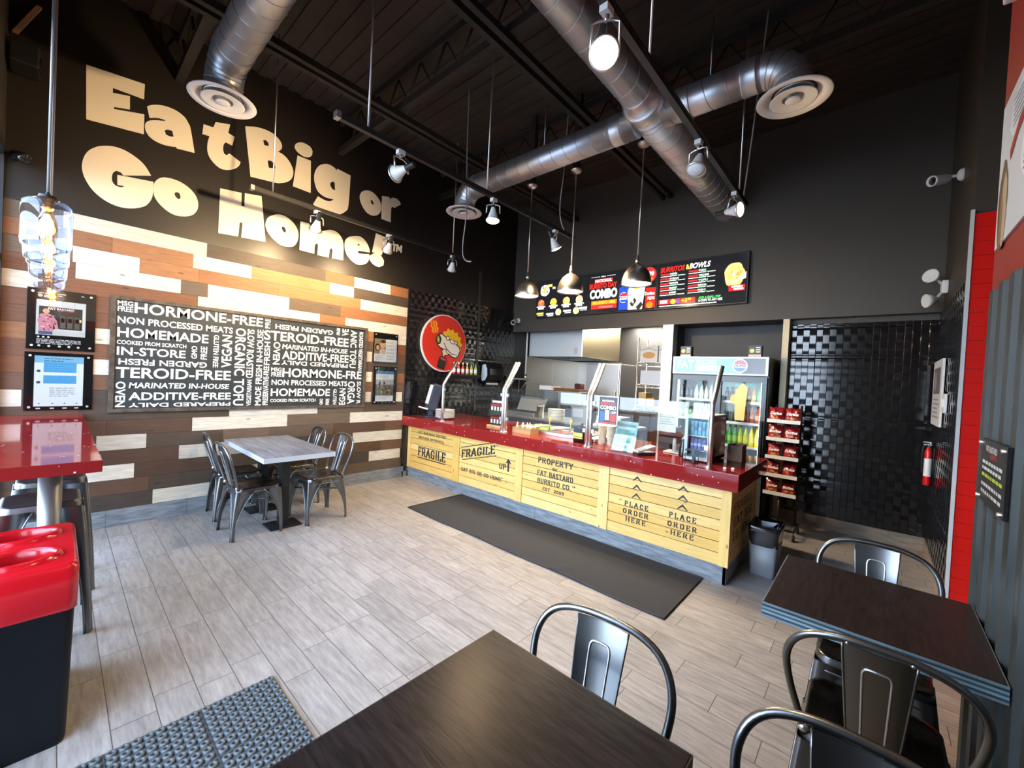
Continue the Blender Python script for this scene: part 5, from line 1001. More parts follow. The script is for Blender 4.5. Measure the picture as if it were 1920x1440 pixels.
# loose cables
def cable(label, pts, r=.006):
    P = [Vector(p) for p in pts]; out = []
    for i in range(len(P) - 1):
        p0, p1, p2, p3 = P[max(i - 1, 0)], P[i], P[i + 1], P[min(i + 2, len(P) - 1)]
        for k in range(6):
            s = k / 6; out.append(.5 * ((2 * p1) + (p2 - p0) * s + (2 * p0 - 5 * p1 + 4 * p2 - p3) * s * s + (3 * p1 - p0 - 3 * p2 + p3) * s ** 3))
    out.append(P[-1])
    mb = MB(); mb.tube(out, r, 6)
    return solo('hanging_cable', mb, mat('pale_cable', (.33, .32, .30), .5), label, 'cable', 'loose ceiling cables')
cable('pale cable dangling past the small round diffuser with a curled loose end', [(1.71, 3.0, 4.74), (1.72, 3.0, 4.14), (1.757, 3.0, 3.37), (1.73, 3.0, 3.08), (1.735, 3.0, 2.92), (1.79, 3.0, 2.84), (1.88, 3.0, 2.815)])
cable('pale cable from the ceiling to the end of the middle light track', [(2.56, 3.72, 4.74), (2.53, 3.74, 4.0), (2.48, 3.76, 3.5), (2.50, 3.84, 3.28), (2.55, 3.92, 3.238)])
cable('pale cable from the ceiling to the end of the duct-side light track', [(4.42, 3.9, 4.74), (4.38, 3.9, 4.1), (4.34, 3.92, 3.6), (4.30, 3.96, 3.238)])

# pendants over the counter
def pendant(label, x, y, zb, zt):
    t = thing('pendant_lamp', label, 'pendant lamp', (x, y, zb), 'nickel pendant lamps over the counter')
    mb = MB(); mb.lathe([(.145, 0), (.146, .004), (.140, .05), (.122, .11), (.09, .16), (.05, .193), (.022, .205), (.02, .215)], (x, y, zb), (0, 0, 1), 40, None, True, False)
    mb.lathe([(.016, .21), (.085, .158), (.117, .109), (.135, .05), (.141, .002), (.145, 0)], (x, y, zb), (0, 0, 1), 40, None, True, False)
    sh = mb.build('shade', M['nickel'], t)
    mb = MB(); mb.lathe([(.139, .012), (.133, .05), (.115, .107), (.083, .155), (.02, .2)], (x, y, zb), (0, 0, 1), 40, None, True, False); mb.build('white_lining', M['white'], sh)
    mb = MB(); mb.lathe([(0, .010), (.12, .012), (.134, .014), (.134, .018), (.05, .03), (.03, .13), (.02, .17)], (x, y, zb), (0, 0, 1), 20); mb.build('bulb', M['bulb_and_disc'], t)  # bulb plus an added glowing disc standing in for the lit shade interior
    mb = MB(); mb.lathe([(.02, .205), (.02, .25), (.014, .255), (.012, .29), (.007, .295)], (x, y, zb), (0, 0, 1), 16); mb.build('socket_cap', M['nickel'], t)
    mb = MB(); mb.cyl((x, y, zb + .29), (x, y, zt), .007, n=8); mb.build('rod', M['nickel'], t)
    mb = MB(); mb.lathe([(.007, -.05), (.02, -.045), (.05, -.03), (.065, -.012), (.066, 0), (0, 0)], (x, y, zt), (0, 0, 1), 24); mb.build('canopy', M['nickel'], t)
    mb = MB(); mb.box(x - .03, y - .03, zt, x + .03, y + .03, 4.74); mb.build('ceiling_drop', M['joist'], t)
    ld = bpy.data.lights.new('bulb_light', 'SPOT'); ld.energy = 45; ld.color = (1, .92, .80); ld.shadow_soft_size = .06; ld.spot_size = 2.6; ld.spot_blend = .6
    lo = bpy.data.objects.new('bulb_light', ld); COL.objects.link(lo); lo.parent = t; lo.location = (0, 0, -.01)
pendant('leftmost of the three nickel dome pendants, by the left menu screen edge', 2.02, 3.8, 2.565, 3.91)
pendant('middle one of the three nickel dome pendants, in front of the left menu screen', 2.65, 3.8, 2.555, 3.91)
pendant('rightmost and largest-looking nickel dome pendant, in front of the middle menu screen', 3.43, 3.8, 2.550, 3.94)

# glass jar pendants over the window bar
def jar_lamp(label, x, lit):
    y, zb, zt = -.04, 2.01, 2.335
    t = thing('glass_pendant', label, 'pendant lamp', (x, y, zb), 'clear glass pendants over the window bar')
    mb = MB()
    mb.lathe([(.0, 0), (.03, .0), (.058, .006), (.072, .02), (.0755, .05), (.0755, .07), (.083, .082), (.085, .10), (.086, .19), (.086, .255), (.080, .282), (.062, .299), (.035, .307), (.02, .309)], (x, y, zb), (0, 0, 1), 40, None, True, False)
    mb.build('glass_shade', M['jar_glass'], t)
    mb = MB(); mb.lathe([(.0, .262), (.006, .262), (.01, .25), (.03, .245), (.034, .228), (.022, .226), (.02, .19), (0, .19)], (x, y, zb + .078), (0, 0, 1), 20); mb.build('cap', M['black_metal'], t)
    mb = MB(); mb.lathe([(.012, .27), (.017, .25), (.036, .19), (.036, .165), (.022, .125), (.016, .10), (.010, .09), (0, .087)], (x, y, zb), (0, 0, 1), 20); b = mb.build('bulb', M['amber_glass'], t)
    mb = MB()
    for k in range(5):
        an = 2 * PI * k / 5; mb.tube([(x + .006 * math.cos(an), y + .006 * math.sin(an), zb + .235), (x + .016 * math.cos(an), y + .016 * math.sin(an), zb + .12)], .0022, 5)
    mb.sphere((x, y, zb + .215), .013, 10, 6, (1, 1, 1.4))
    mb.build('filament', M['filament'], b)
    mb = MB(); mb.tube([(x, y, zb + .338), (x - .004, y, 3.0), (x, y, 3.6), (x + .004, y, 4.74)], .006, 6); mb.build('cord', M['pale_cord'], t)
    if lit:
        ld = bpy.data.lights.new('bulb_light', 'POINT'); ld.energy = 7; ld.color = (1, .6, .25); ld.shadow_soft_size = .03
        lo = bpy.data.objects.new('bulb_light', ld); COL.objects.link(lo); lo.parent = t; lo.location = (0, 0, .20)
M['jar_glass'] = glass_mat('smoky_jar_glass', (.86, .90, .97), .07)
M['amber_glass'] = glass_mat('amber_bulb_glass', (1.0, .78, .5), .05)
M['pale_cord'] = mat('pale_cord', (.28, .28, .28), .5)
jar_lamp('nearest clear glass jar pendant with a glowing amber bulb over the red window bar', 2.24, 1)
jar_lamp('second clear glass jar pendant, partly hidden behind the nearest one', 1.64, 1)
jar_lamp('farthest clear glass jar pendant, lowest in the nested row by the window', 1.02, 1)
# ================================================================== CHAIRS, TABLES, BAR, BIN, MATS
M['gun'] = mat('gunmetal_sheet', (.185, .19, .195), .32, 1.0, noise=.06, nscale=5)
M['gun_seat'] = mat('dark_worn_seat', (.10, .095, .09), .25, 1.0, noise=.3, nscale=7, rvar=.1)
M['top_grey'] = wood_mat('grey_weathered_top', hx('4a4d54'), hx('7c7f88'), (.7, 8, 3), 4, .4, .05)
M['top_edge'] = wood_mat('striped_top_edge', hx('2f3d44'), hx('8ea2aa'), (.6, .6, 30), 4, .4, .02)
M['top_dark'] = wood_mat('dark_wood_top', hx('1c191a'), hx('312b2b'), (1.4, 12, 3), 8, .30, .12, .10)
M['top_dark_x'] = wood_mat('dark_wood_top_crosswise', hx('241b18'), hx('342a27'), (14, 1.6, 3), 8, .30, .12, .10)
M['top_light_edge'] = mat('pale_edge_band', (.42, .44, .46), .4)
def red_quartz():
    m = mat('speckled_red_quartz', hx('82201f'), .06, noise=.14, nscale=90, spec=.6)
    nt = m.node_tree; b = nt.nodes['Principled BSDF']
    src = b.inputs['Base Color'].links[0].from_socket
    tc = nt.nodes.new('ShaderNodeTexCoord'); vo = nt.nodes.new('ShaderNodeTexVoronoi'); vo.inputs['Scale'].default_value = 26
    mr = nt.nodes.new('ShaderNodeMapRange'); mr.inputs['From Min'].default_value = .10; mr.inputs['From Max'].default_value = .13; mr.inputs['To Min'].default_value = 1; mr.inputs['To Max'].default_value = 0
    mx = nt.nodes.new('ShaderNodeMix'); mx.data_type = 'RGBA'; mx.inputs['B'].default_value = (.85, .78, .74, 1)
    wn_ = nt.nodes.new('ShaderNodeMath'); wn_.operation = 'GREATER_THAN'; wn_.inputs[1].default_value = .62
    ml = nt.nodes.new('ShaderNodeMath'); ml.operation = 'MULTIPLY'
    sp = nt.nodes.new('ShaderNodeSeparateColor')
    nt.links.new(tc.outputs['Object'], vo.inputs['Vector']); nt.links.new(vo.outputs['Distance'], mr.inputs['Value']); nt.links.new(vo.outputs['Color'], sp.inputs[0])
    nt.links.new(sp.outputs[0], wn_.inputs[0]); nt.links.new(wn_.outputs[0], ml.inputs[0]); nt.links.new(mr.outputs[0], ml.inputs[1])
    nt.links.new(src, mx.inputs['A']); nt.links.new(ml.outputs[0], mx.inputs['Factor']); nt.links.new(mx.outputs['Result'], b.inputs['Base Color'])
    return m
M['quartz'] = red_quartz()

def rsq(hx_, hy, r, z, n=6, dy=0.0):
    """rounded rectangle ring"""
    out = []
    for q, (sx, sy) in enumerate(((1, 1), (-1, 1), (-1, -1), (1, -1))):
        for k in range(n + 1):
            an = PI / 2 * q + PI / 2 * k / n
            out.append((sx * (hx_ - r) + r * math.cos(an), dy + sy * (hy - r) + r * math.sin(an), z))
    return out
def sheet_leg(mb, ctop, cbot, dirs, wt, wb, z0, z1, th=.004, arch=2.6):
    """folded sheet leg: two flanges meeting at a rounded outer corner, wide at the top and tapering down"""
    n = 12
    ct, cb = Vector(ctop), Vector(cbot)
    def ring(s, inset):
        c = ct.lerp(cb, s) ; bow = math.sin(PI * s) * .012
        w = wb + (wt - wb) * (1 - s) ** arch
        d0, d1 = Vector(dirs[0]), Vector(dirs[1]); r = min(.016, w * .4)
        c = c - (d0 + d1) * bow * .5 + (d0 + d1) * inset
        w = w - inset
        P = [c + d0 * w]
        for k in range(5):
            an = PI / 2 * k / 4
            P.append(c + d0 * (r - r * math.sin(an)) + d1 * (r - r * math.cos(an)))
        P.append(c + d1 * w)
        return P
    A = [ring(i / n, 0) for i in range(n + 1)]; B = [ring(i / n, th) for i in range(n + 1)]
    m = len(A[0]); vs = [p for r_ in A for p in r_] + [p for r_ in B for p in r_]; off = (n + 1) * m
    fs = []
    for i in range(n):
        for k in range(m - 1):
            a = i * m + k
            fs.append((a, a + 1, a + m + 1, a + m)); fs.append((off + a, off + a + m, off + a + m + 1, off + a + 1))
        for k in (0, m - 1):
            a = i * m + k; fs.append((a, a + m, off + a + m, off + a) if k == 0 else (a, off + a, off + a + m, a + m))
    mb.add(vs, fs, True)
    # rolled edges
    for k in (0, m - 1): mb.tube([r_[k] for r_ in A], .0052, 6)
    mb.sphere(cb + (Vector(dirs[0]) + Vector(dirs[1])) * .012 + Vector((0, 0, .006)), .013, 8, 6)
def make_chair():
    t = thing('metal_chair', 'x', 'chair', (0, 0, 0), 'metal cafe chairs')
    # seat: dished pan with rolled rim
    mb = MB()
    rs = [rsq(.165, .165, .05, .428), rsq(.18, .18, .055, .43), rsq(.182, .182, .055, .448), rsq(.176, .176, .054, .456), rsq(.165, .165, .05, .454), rsq(.13, .13, .045, .449), rsq(.05, .05, .03, .447)]
    mb.rings(rs, False, True, True); mb.build('seat', M['gun_seat'], t)
    # skirt band round the seat
    mb = MB(); mb.rings([rsq(.1815, .1815, .055, .447), rsq(.185, .185, .055, .425), rsq(.186, .187, .055, .395), rsq(.183, .184, .055, .395), rsq(.181, .181, .055, .425)], False, False, True)
    mb.tube(rsq(.186, .187, .055, .395), .005, 6, None, True); mb.build('skirt', M['gun'], t)
    for sx in (1, -1):
        for sy in (1, -1):
            mb = MB()
            fy = .20 if sy > 0 else .225
            sheet_leg(mb, (sx * .186, sy * .187, .425), (sx * .212, sy * fy, .0), ((-sx, 0, 0), (0, -sy, 0)), .15, .024, 0, .43)
            mb.build('leg', M['gun'], t)
    mb = MB(); mb.tube([(-.165, .165, .30), (.165, -.165, .30)], .006, 6); mb.tube([(.165, .165, .305), (-.165, -.165, .305)], .006, 6); mb.build('cross_brace', M['gun'], t)
    # hoop back
    prof = [(-.168, .44), (-.186, .52), (-.206, .60), (-.219, .68), (-.218, .735), (-.20, .785), (-.165, .822), (-.115, .843), (-.06, .852), (0, .854)]
    pts = [(x, 0, z) for x, z in prof] + [(-x, 0, z) for x, z in reversed(prof[:-1])]
    def by(z): return -.168 - .115 * (z - .44) / .41
    P = []
    for i in range(len(pts) - 1):
        for k in range(3):
            p0, p1, p2, p3 = [Vector(pts[min(max(i + j, 0), len(pts) - 1)]) for j in (-1, 0, 1, 2)]
            s = k / 3; P.append(.5 * ((2 * p1) + (p2 - p0) * s + (2 * p0 - 5 * p1 + 4 * p2 - p3) * s * s + (3 * p1 - p0 - 3 * p2 + p3) * s ** 3))
    P.append(Vector(pts[-1])); P = [(p.x, by(p.z), p.z) for p in P]
    mb = MB(); mb.tube(P, .0115, 10); mb.build('back_hoop', M['gun'], t)
    # splat with pressed U bead
    mb = MB(); n = 10; rows = []
    for i in range(n + 1):
        z = .45 + (.838 - .45) * i / n; hw = .058 + .024 * i / n
        row = []
        for k in range(9):
            a = -1 + 2 * k / 8
            row.append((a * hw, by(z) + .004 - .012 * (1 - a * a), z))
        rows.append(row)
    vs = [p for r_ in rows for p in r_]; off = len(vs); vs += [(x, y + .003, z) for x, y, z in vs]; fs = []
    for i in range(n):
        for k in range(8):
            a = i * 9 + k; fs += [(a, a + 9, a + 10, a + 1), (off + a, off + a + 1, off + a + 10, off + a + 9)]
    mb.add(vs, fs, True)
    for k in (0, 8): mb.tube([r_[k] for r_ in rows], .0035, 6)
    sp = mb.build('splat', M['gun'], t)
    mb = MB()
    def sy_(x, z): a = x / (.058 + .024 * (z - .45) / .388); return by(z) + .004 - .012 * (1 - a * a)
    up = [(-.026 - .0007 * i, .46 + .031 * i) for i in range(10)] + [(-.0325, .758), (-.031, .768), (-.027, .775), (-.021, .778), (0, .779)]
    up = up + [(-x, z) for x, z in reversed(up[:-1])]
    mb.tube([(x, sy_(x, z) + .003, z) for x, z in up], .0042, 6); mb.tube([(x, sy_(x, z), z) for x, z in up], .0036, 6)
    mb.build('pressed_bead', M['chrome'], sp)
    for sx in (1, -1):
        mb = MB(); mb.sphere((sx * .168, -.178, .462), .016, 8, 6); mb.build('rivet', M['chrome'], t)
        mb = MB(); mb.sphere((sx * .07, by(.845) - .008, .845), .006, 8, 6); mb.build('rivet', M['chrome'], t)
    return t
chair = make_chair()
CH = [(.88, 1.27, 2, 'metal chair with its back to the room, nearest corner of the grey table'),
      (.25, 1.30, -3, 'metal chair against the plank wall, left side of the grey table'),
      (.90, 1.87, 183, 'metal chair at the near right side of the grey table, beside the open floor'),
      (.25, 1.87, 178, 'metal chair behind the grey table, closest to the counter end by the planks'),
      (4.675, .862, 185, 'metal chair pulled up to the far end of the front dark table'),
      (5.285, 2.40, 180, 'metal chair on the far side of the dark table by the corrugated wall'),
      (5.285, 1.865, 0, 'metal chair seen from behind, near side of the dark table by the corrugated wall'),
      (5.255, .855, 180, 'metal chair cut off by the bottom edge of the photo, back to back with another')]
for i, (x, y, a, lb) in enumerate(CH):
    if i == 0:
        chair.location = (x, y, 0); chair.rotation_euler = (0, 0, math.radians(a)); chair['label'] = lb
    else: dup(chair, (x, y, 0), math.radians(a), lb)

def pedestal(t, x, y, h, sx=.122, sy=.145):
    mb = MB(); mb.rbox(x - sx, y - sy, 0, x + sx, y + sy, .014, .005); b = mb.build('base_plate', M['black_metal'], t)
    mb = MB(); mb.rbox(x - .05, y - .038, .014, x + .05, y + .038, h - .012, .004); mb.build('column', M['black_metal'], t)
    mb = MB(); mb.box(x - .16, y - .03, h - .012, x + .16, y + .03, h).box(x - .03, y - .2, h - .012, x + .03, y + .2, h); mb.build('top_bracket', M['black_metal'], t)
    for a in (-1, 1):
        for c in (-1, 1):
            pass
def table(label, x0, y0, x1, y1, mtop, medge, peds, th=.042, H=.765, edge_all=True):
    t = thing('dining_table', label, 'table', ((x0 + x1) / 2, (y0 + y1) / 2, 0))
    mb = MB(); mb.rbox(x0 + .003, y0 + .003, H - th, x1 - .003, y1 - .003, H, .002); mb.build('tabletop', mtop, t)
    mb = MB(); e = .0035
    if medge is None:
        n_ = 7; cs = ['7d949d', '3c4d55', '93a8b0', '4a5c64', '86999f', '33434a', '70858d']
        for q in range(n_):
            za = H - th + (th - .0015) * q / n_; zb = H - th + (th - .0015) * (q + 1) / n_; c = hx(cs[q])
            mb.box(x0, y0, za, x1, y0 + e, zb, c).box(x0, y1 - e, za, x1, y1, zb, c).box(x0, y0 + e, za, x0 + e, y1 - e, zb, c).box(x1 - e, y0 + e, za, x1, y1 - e, zb, c)
        mb.build('edge_band', vcol('laminated_ply_edge', .4, grain=.35, gstretch=(1.5, 1.5, 30), gscale=6), t)
        for x, y in peds: pedestal(t, x, y, H - th)
        return t
    mb.box(x0, y0, H - th, x1, y0 + e, H - .0015).box(x0, y1 - e, H - th, x1, y1, H - .0015).box(x0, y0 + e, H - th, x0 + e, y1 - e, H - .0015).box(x1 - e, y0 + e, H - th, x1, y1 - e, H - .0015)
    mb.build('edge_band', medge, t)
    for x, y in peds: pedestal(t, x, y, H - th)
    return t
table('grey weathered table with four metal chairs beside the plank wall', .12, 1.21, 1.35, 1.835, M['top_grey'], M['top_light_edge'], ((.92, 1.53), (.30, 1.53)), .045)
table('dark brown table in the foreground with one chair at its far end', 4.361, -.26, 4.980, .957, M['top_dark'], M['black'], ((4.67, .62), (4.67, .02)))
table('dark brown table cut off at the bottom edge, beside the front one', 4.995, -.26, 5.565, .90, M['top_dark'], M['black'], ((5.28, .55), (5.28, .02)))
table('dark square table with blue-grey striped edge against the corrugated wall', 4.955, 1.835, 5.570, 2.452, M['top_dark_x'], None, ((5.26, 2.14),), .055)

# window bar and stools
t = thing('window_bar', 'long red speckled bar top along the front window under the acrylic prints', 'bar counter', (1.19, -.05, 0))
mb = MB(); mb.rbox(.002, -.29, 1.0, 2.372, .168, 1.06, .003); mb.build('bar_top', M['quartz'], t)
for x in (2.0, .35):
    mb = MB(); mb.cyl((x, -.005, .012), (x, -.005, 1.0), .044, n=28); mb.lathe([(.0, 0), (.07, 0), (.07, .008), (.06, .012), (0, .012)], (x, -.005, 0), (0, 0, 1), 36); mb.build('support_column', mat('grey_steel_column', (.2, .2, .2), .4, .7) if x > 1 else bpy.data.materials['grey_steel_column'], t)
def make_stool():
    t = thing('bar_stool', 'x', 'stool', (0, 0, 0), 'metal stools under the window bar')
    mb = MB(); rs = [rsq(.14, .14, .05, .738), rsq(.152, .152, .05, .74), rsq(.154, .154, .05, .755), rsq(.148, .148, .048, .764), rsq(.13, .13, .045, .761), rsq(.04, .04, .03, .757)]
    mb.rings(rs, False, True, True); mb.build('seat', M['gun'], t)
    mb = MB(); mb.rings([rsq(.154, .154, .05, .757), rsq(.158, .158, .05, .73), rsq(.163, .163, .05, .69), rsq(.160, .160, .05, .69), rsq(.153, .153, .05, .73)], False, False, True); mb.build('skirt', M['gun'], t)
    for sx in (1, -1):
        for sy in (1, -1):
            mb = MB(); sheet_leg(mb, (sx * .160, sy * .160, .73), (sx * .205, sy * .205, 0), ((-sx, 0, 0), (0, -sy, 0)), .13, .03, 0, .73); mb.build('leg', M['gun'], t)
    mb = MB(); h = .175
    for a, b in (((h, h), (-h, h)), ((-h, h), (-h, -h)), ((-h, -h), (h, -h)), ((h, -h), (h, h))): mb.box(min(a[0], b[0]) - .004, min(a[1], b[1]) - .004, .30, max(a[0], b[0]) + .004, max(a[1], b[1]) + .004, .325)
    mb.build('foot_rail', M['gun'], t)
    mb = MB(); mb.tube([(-.13, .13, .55), (.13, -.13, .55)], .006, 6); mb.tube([(.13, .13, .555), (-.13, -.13, .555)], .006, 6); mb.build('cross_brace', M['gun'], t)
    return t
st_ = make_stool(); st_.location = (1.76, -.035, 0); st_['label'] = 'metal stool under the red bar, right behind the red-topped bin'
dup(st_, (1.165, .0, 0), 0, 'metal stool under the red bar, farther along towards the plank wall')

# twin-hole bin
t = thing('waste_bin', 'large black bin with glossy red lid and two oval openings', 'bin', (2.56, -.1, 0))
mb = MB()
cx, cy = 2.56, -.105
def rr(hx_, hy, r, z): return [(p[0] + cx, p[1] + cy, p[2]) for p in rsq(hx_, hy, r, z)]
mb.rings([rr(.285, .160, .03, .0), rr(.289, .164, .03, .02), rr(.300, .178, .03, .55), rr(.305, .182, .03, .553)], True, True, True); mb.build('body', mat('black_bin_plastic', (.006, .007, .009), .35, bump=.04, bscale=200, spec=.15), t)
mb = MB()
red = mat('glossy_red_plastic', hx('b8121c'), .16, spec=.6)
rings_ = [rr(.305, .182, .03, .553), rr(.309, .186, .032, .556), rr(.311, .188, .034, .718), rr(.305, .182, .034, .737), rr(.297, .174, .03, .742)]
mb.rings(rings_, False, False, True)
def oval(x, rx, ry, z, n=32): return [(x + rx * math.cos(2 * PI * k / n), cy + .005 + ry * math.sin(2 * PI * k / n), z) for k in range(n)]
holes = [(cx + .155, .105, .140), (cx - .155, .105, .140)]
outer = [(p[0], p[1]) for p in rr(.297, .174, .03, 0)]
mb.poly([outer] + [[(p[0], p[1]) for p in oval(x, rx, ry, 0)][::-1] for x, rx, ry in holes], (0, 0, .742), (1, 0, 0), (0, 1, 0))
mb.build('lid', red, t)
for x, rx, ry in holes:
    mb = MB(); mb.rings([oval(x, rx, ry, .742), oval(x, rx - .006, ry - .006, .757), oval(x, rx - .018, ry - .018, .760), oval(x, rx - .026, ry - .026, .745), oval(x, rx - .03, ry - .03, .66)], False, False, True); h = mb.build('opening_rim', red, t)
    mb = MB(); mb.rings([oval(x, rx - .031, ry - .031, .70), oval(x, rx - .036, ry - .036, .56)], False, True, True); mb.build('bin_liner', mat('black_liner', (.008, .008, .009), .3, bump=.6, bscale=40), h)

# entrance mat with ring studs
t = thing('rubber_mat', 'grey studded rubber mat on the floor by the front table', 'mat', (3.55, .25, 0))
M['mat'] = mat('grey_rubber', (.085, .097, .10), .5, spec=.5)
x0, x1, y0, y1 = 3.035, 4.03, -.155, .765
mb = MB(); mb.rbox(x0, y0, 0, x1, y1, .008, .003); mb.build('mat_sheet', M['mat'], t)
mb = MB(); p = .0376; nx = 24; ny = 24; GX = lambda i: x0 + .009 + (i // 8) * .331 + (i % 8 + .5) * .0402; GY = lambda j: y0 + .008 + (j // 8) * .3065 + (j % 8 + .5) * .0372
for i in range(nx):
    for j in range(ny):
        c = (GX(i), GY(j), .008)
        vs = []; fs = []; n = 8
        for r_, z in ((.0186, 0), (.0172, .009), (.0135, .0135), (.0095, .0125), (.0065, .002)):
            vs += [(c[0] + r_ * math.cos(2 * PI * k / n), c[1] + r_ * math.sin(2 * PI * k / n), c[2] + z) for k in range(n)]
        for q in range(4):
            for k in range(n): fs.append((q * n + k, q * n + (k + 1) % n, (q + 1) * n + (k + 1) % n, (q + 1) * n + k))
        mb.add(vs, fs, True)
o = mb.build('ring_studs', M['mat'], t); o['kind'] = 'stuff'
mb = MB()
for j in (1, 2):
    mb.box(x0 + .01, y0 + .0045 + j * .3065 - .003, .008, x1 - .01, y0 + .0045 + j * .3065 + .003, .0115); mb.box(x0 + .0045 + j * .331 - .003, y0 + .01, .008, x0 + .0045 + j * .331 + .003, y1 - .01, .0114)
mb.build('tile_joints', mat('mat_joint', (.05, .055, .06), .5), t)

# runner mat before the counter
mb = MB(); NX, NY = 120, 26; rnd2 = random.Random(2); vs = []; fs = []
def wav(x, y):
    e = max(0, (2.95 - y) / .2)
    w = .010 * max(0, math.sin(x * 9 + 1.2 * math.sin(y * 3))) * max(0, math.sin(x * 2.3 + .5)) * (0.2 + min(1, e))
    b = .018 * math.exp(-((x - 2.45 - (y - 2.75) * .3) / .05) ** 2) * max(0, 1 - (y - 2.75) / .5) + .018 * math.exp(-((x - 3.35 - (y - 2.75) * .25) / .045) ** 2) * max(0, 1 - (y - 2.75) / .4)
    return w + b
for j in range(NY + 1):
    for i in range(NX + 1):
        x = 1.266 + 2.99 * i / NX; y = 2.752 + .818 * j / NY
        vs.append((x, y + .006 * math.sin(x * 6) * (j == 0), .007 + wav(x, y)))
W_ = NX + 1
for j in range(NY):
    for i in range(NX): a = j * W_ + i; fs.append((a, a + 1, a + W_ + 1, a + W_))
mb.add(vs, fs, True)
per = [i for i in range(W_)] + [j * W_ + NX for j in range(1, NY + 1)] + [NY * W_ + i for i in range(NX - 1, -1, -1)] + [j * W_ for j in range(NY - 1, 0, -1)]
pv_ = [vs[i] for i in per]; n = len(pv_)
mb.add(pv_ + [(p_[0], p_[1], 0.0005) for p_ in pv_], [(k, n + k, n + (k + 1) % n, (k + 1) % n) for k in range(n)], False)
t = thing('floor_runner', 'long dark grey ribbed runner mat lying in front of the crate-wood counter', 'mat', (2.76, 3.16, 0))
mb.build('carpet', mat('charcoal_carpet', (.048, .048, .050), .95, noise=.4, nscale=120, bump=.5, bscale=220, spec=.15), t)
mb = MB(); mb.tube([(x_, y_, z_ + .002) for x_, y_, z_ in pv_], .006, 5, None, True); mb.build('rubber_edge', M['dark_rubber'], t)

# small grey bin by the counter end
t = thing('small_bin', 'small grey waste bin with a black liner bag beside the counter end', 'bin', (4.60, 4.12, 0))
mb = MB()
def r3(hx_, hy, r, z): return [(p[0] + 4.60, p[1] + 4.12, p[2]) for p in rsq(hx_, hy, r, z, 4)]
mb.rings([r3(.085, .13, .02, 0), r3(.088, .133, .02, .02), r3(.11, .155, .024, .40), r3(.104, .149, .02, .40), r3(.09, .135, .02, .1)], True, True, True); mb.build('body', mat('grey_bin_plastic', (.17, .18, .20), .35), t)
mb = MB(); rb = random.Random(4); rs = []
for z, g in ((.27, .004), (.33, .006), (.39, .008), (.425, .012), (.43, -.002), (.40, -.014), (.2, -.03)):
    ring = r3(.105 + g + (z - .4) * .04, .15 + g + (z - .4) * .04, .026, z)
    rs.append([(a + rb.uniform(-.004, .004), b + rb.uniform(-.004, .004), c + rb.uniform(-.008, .008)) for a, b, c in ring])
mb.rings(rs, False, True, True)
for a in (0, 1): mb.tube([(4.67, 4.2 - a * .16, .425), (4.69, 4.2 - a * .16, .455), (4.715, 4.19 - a * .16, .44), (4.70, 4.18 - a * .16, .42)], .012, 6)
mb.build('liner_bag', mat('black_liner_film', (.008, .008, .009), .16, spec=.6), t)
# ================================================================== SERVICE COUNTER
M['pine'] = vcol('clear_pine_boards', .45, grain=.20, gstretch=(.8, .8, 9), gscale=6, knots=(.9, .9, 2.2), bump=.06)
M['pine_v'] = vcol('clear_pine_battens', .45, grain=.20, gstretch=(9, 9, .8), gscale=6, knots=(2, 2, .8), bump=.06)
M['stencil'] = mat('black_stencil_paint', (.018, .016, .015), .6)
t = thing('service_counter', 'long order counter clad in pine crate boards with black stencilled words', 'counter', (2.2, 4.0, 0))
mb = MB(); mb.box(.02, 3.60, .02, 4.40, 4.52, .782); mb.build('carcass', M['black'], t)
mb = MB(); x = .016
for e in (.62, 1.24, 1.86, 2.48, 3.10, 3.72, 4.425): mb.box(x + .001, 3.588, 0, e - .001, 3.60, .152); x = e
mb.build('kick_board', M['grey_tile'], t)
mb = MB(); mb.box(4.40, 3.588, 0, 4.425, 4.5, .152); mb.build('kick_board', M['grey_tile'], t)
rp_ = random.Random(21)
PINE = ['e3bd70', 'dfb565', 'e8c680', 'dbb05e', 'e5c074']
ED = [(.083, 1.06), (1.194, 2.178), (2.287, 3.264), (3.375, 4.367)]
zs = [.152, .171 + .0, .254, .343, .428, .516, .60, .69, .782]
zs = [.152, .252, .34, .427, .516, .602, .69, .783]
panels = []
for a, b in ED:
    mb = MB()
    for z0, z1 in zip(zs, zs[1:]):
        mb.box(a + .001, 3.572, z0 + .003, b - .001, 3.60, z1 - .003, hx(rp_.choice(PINE)))
    panels.append(mb.build('plank_panel', M['pine'], t))
for a, b in ((.018, .083), (1.06, 1.194), (2.178, 2.287), (3.264, 3.375), (4.367, 4.441)):
    mb = MB(); mb.rbox(a, 3.562, .152, b, 3.60, .783, .002, hx(rp_.choice(PINE))); mb.build('batten', M['pine_v'], t)
mb = MB()
for z0, z1 in zip(zs, zs[1:]): mb.box(4.40, 3.60, z0 + .002, 4.432, 4.45, z1 - .002, hx(rp_.choice(PINE)))
e_ = mb.build('end_plank_panel', M['pine'], t)
mb = MB(); mb.rbox(4.40, 4.45, .152, 4.441, 4.52, .783, .002, hx('d8ad63')); mb.build('batten', M['pine_v'], t)
CO, CU, CV = (0, 3.5705, 0), (1, 0, 0), (0, 0, 1)
def cst(mb, s, x0, z0, x1, z1, shear=0, nib=(.26, .1), gap=.12): stencil(mb, s, CO, CU, CV, x0, z0, x1, z1, nib, gap, None, shear)
def cbar(mb, x0, z0, x1, z1, rise=0): mb.quad((x0, 3.5704, z0), (x1, 3.5704, z0 + rise), (x1, 3.5704, z1 + rise), (x0, 3.5704, z1))
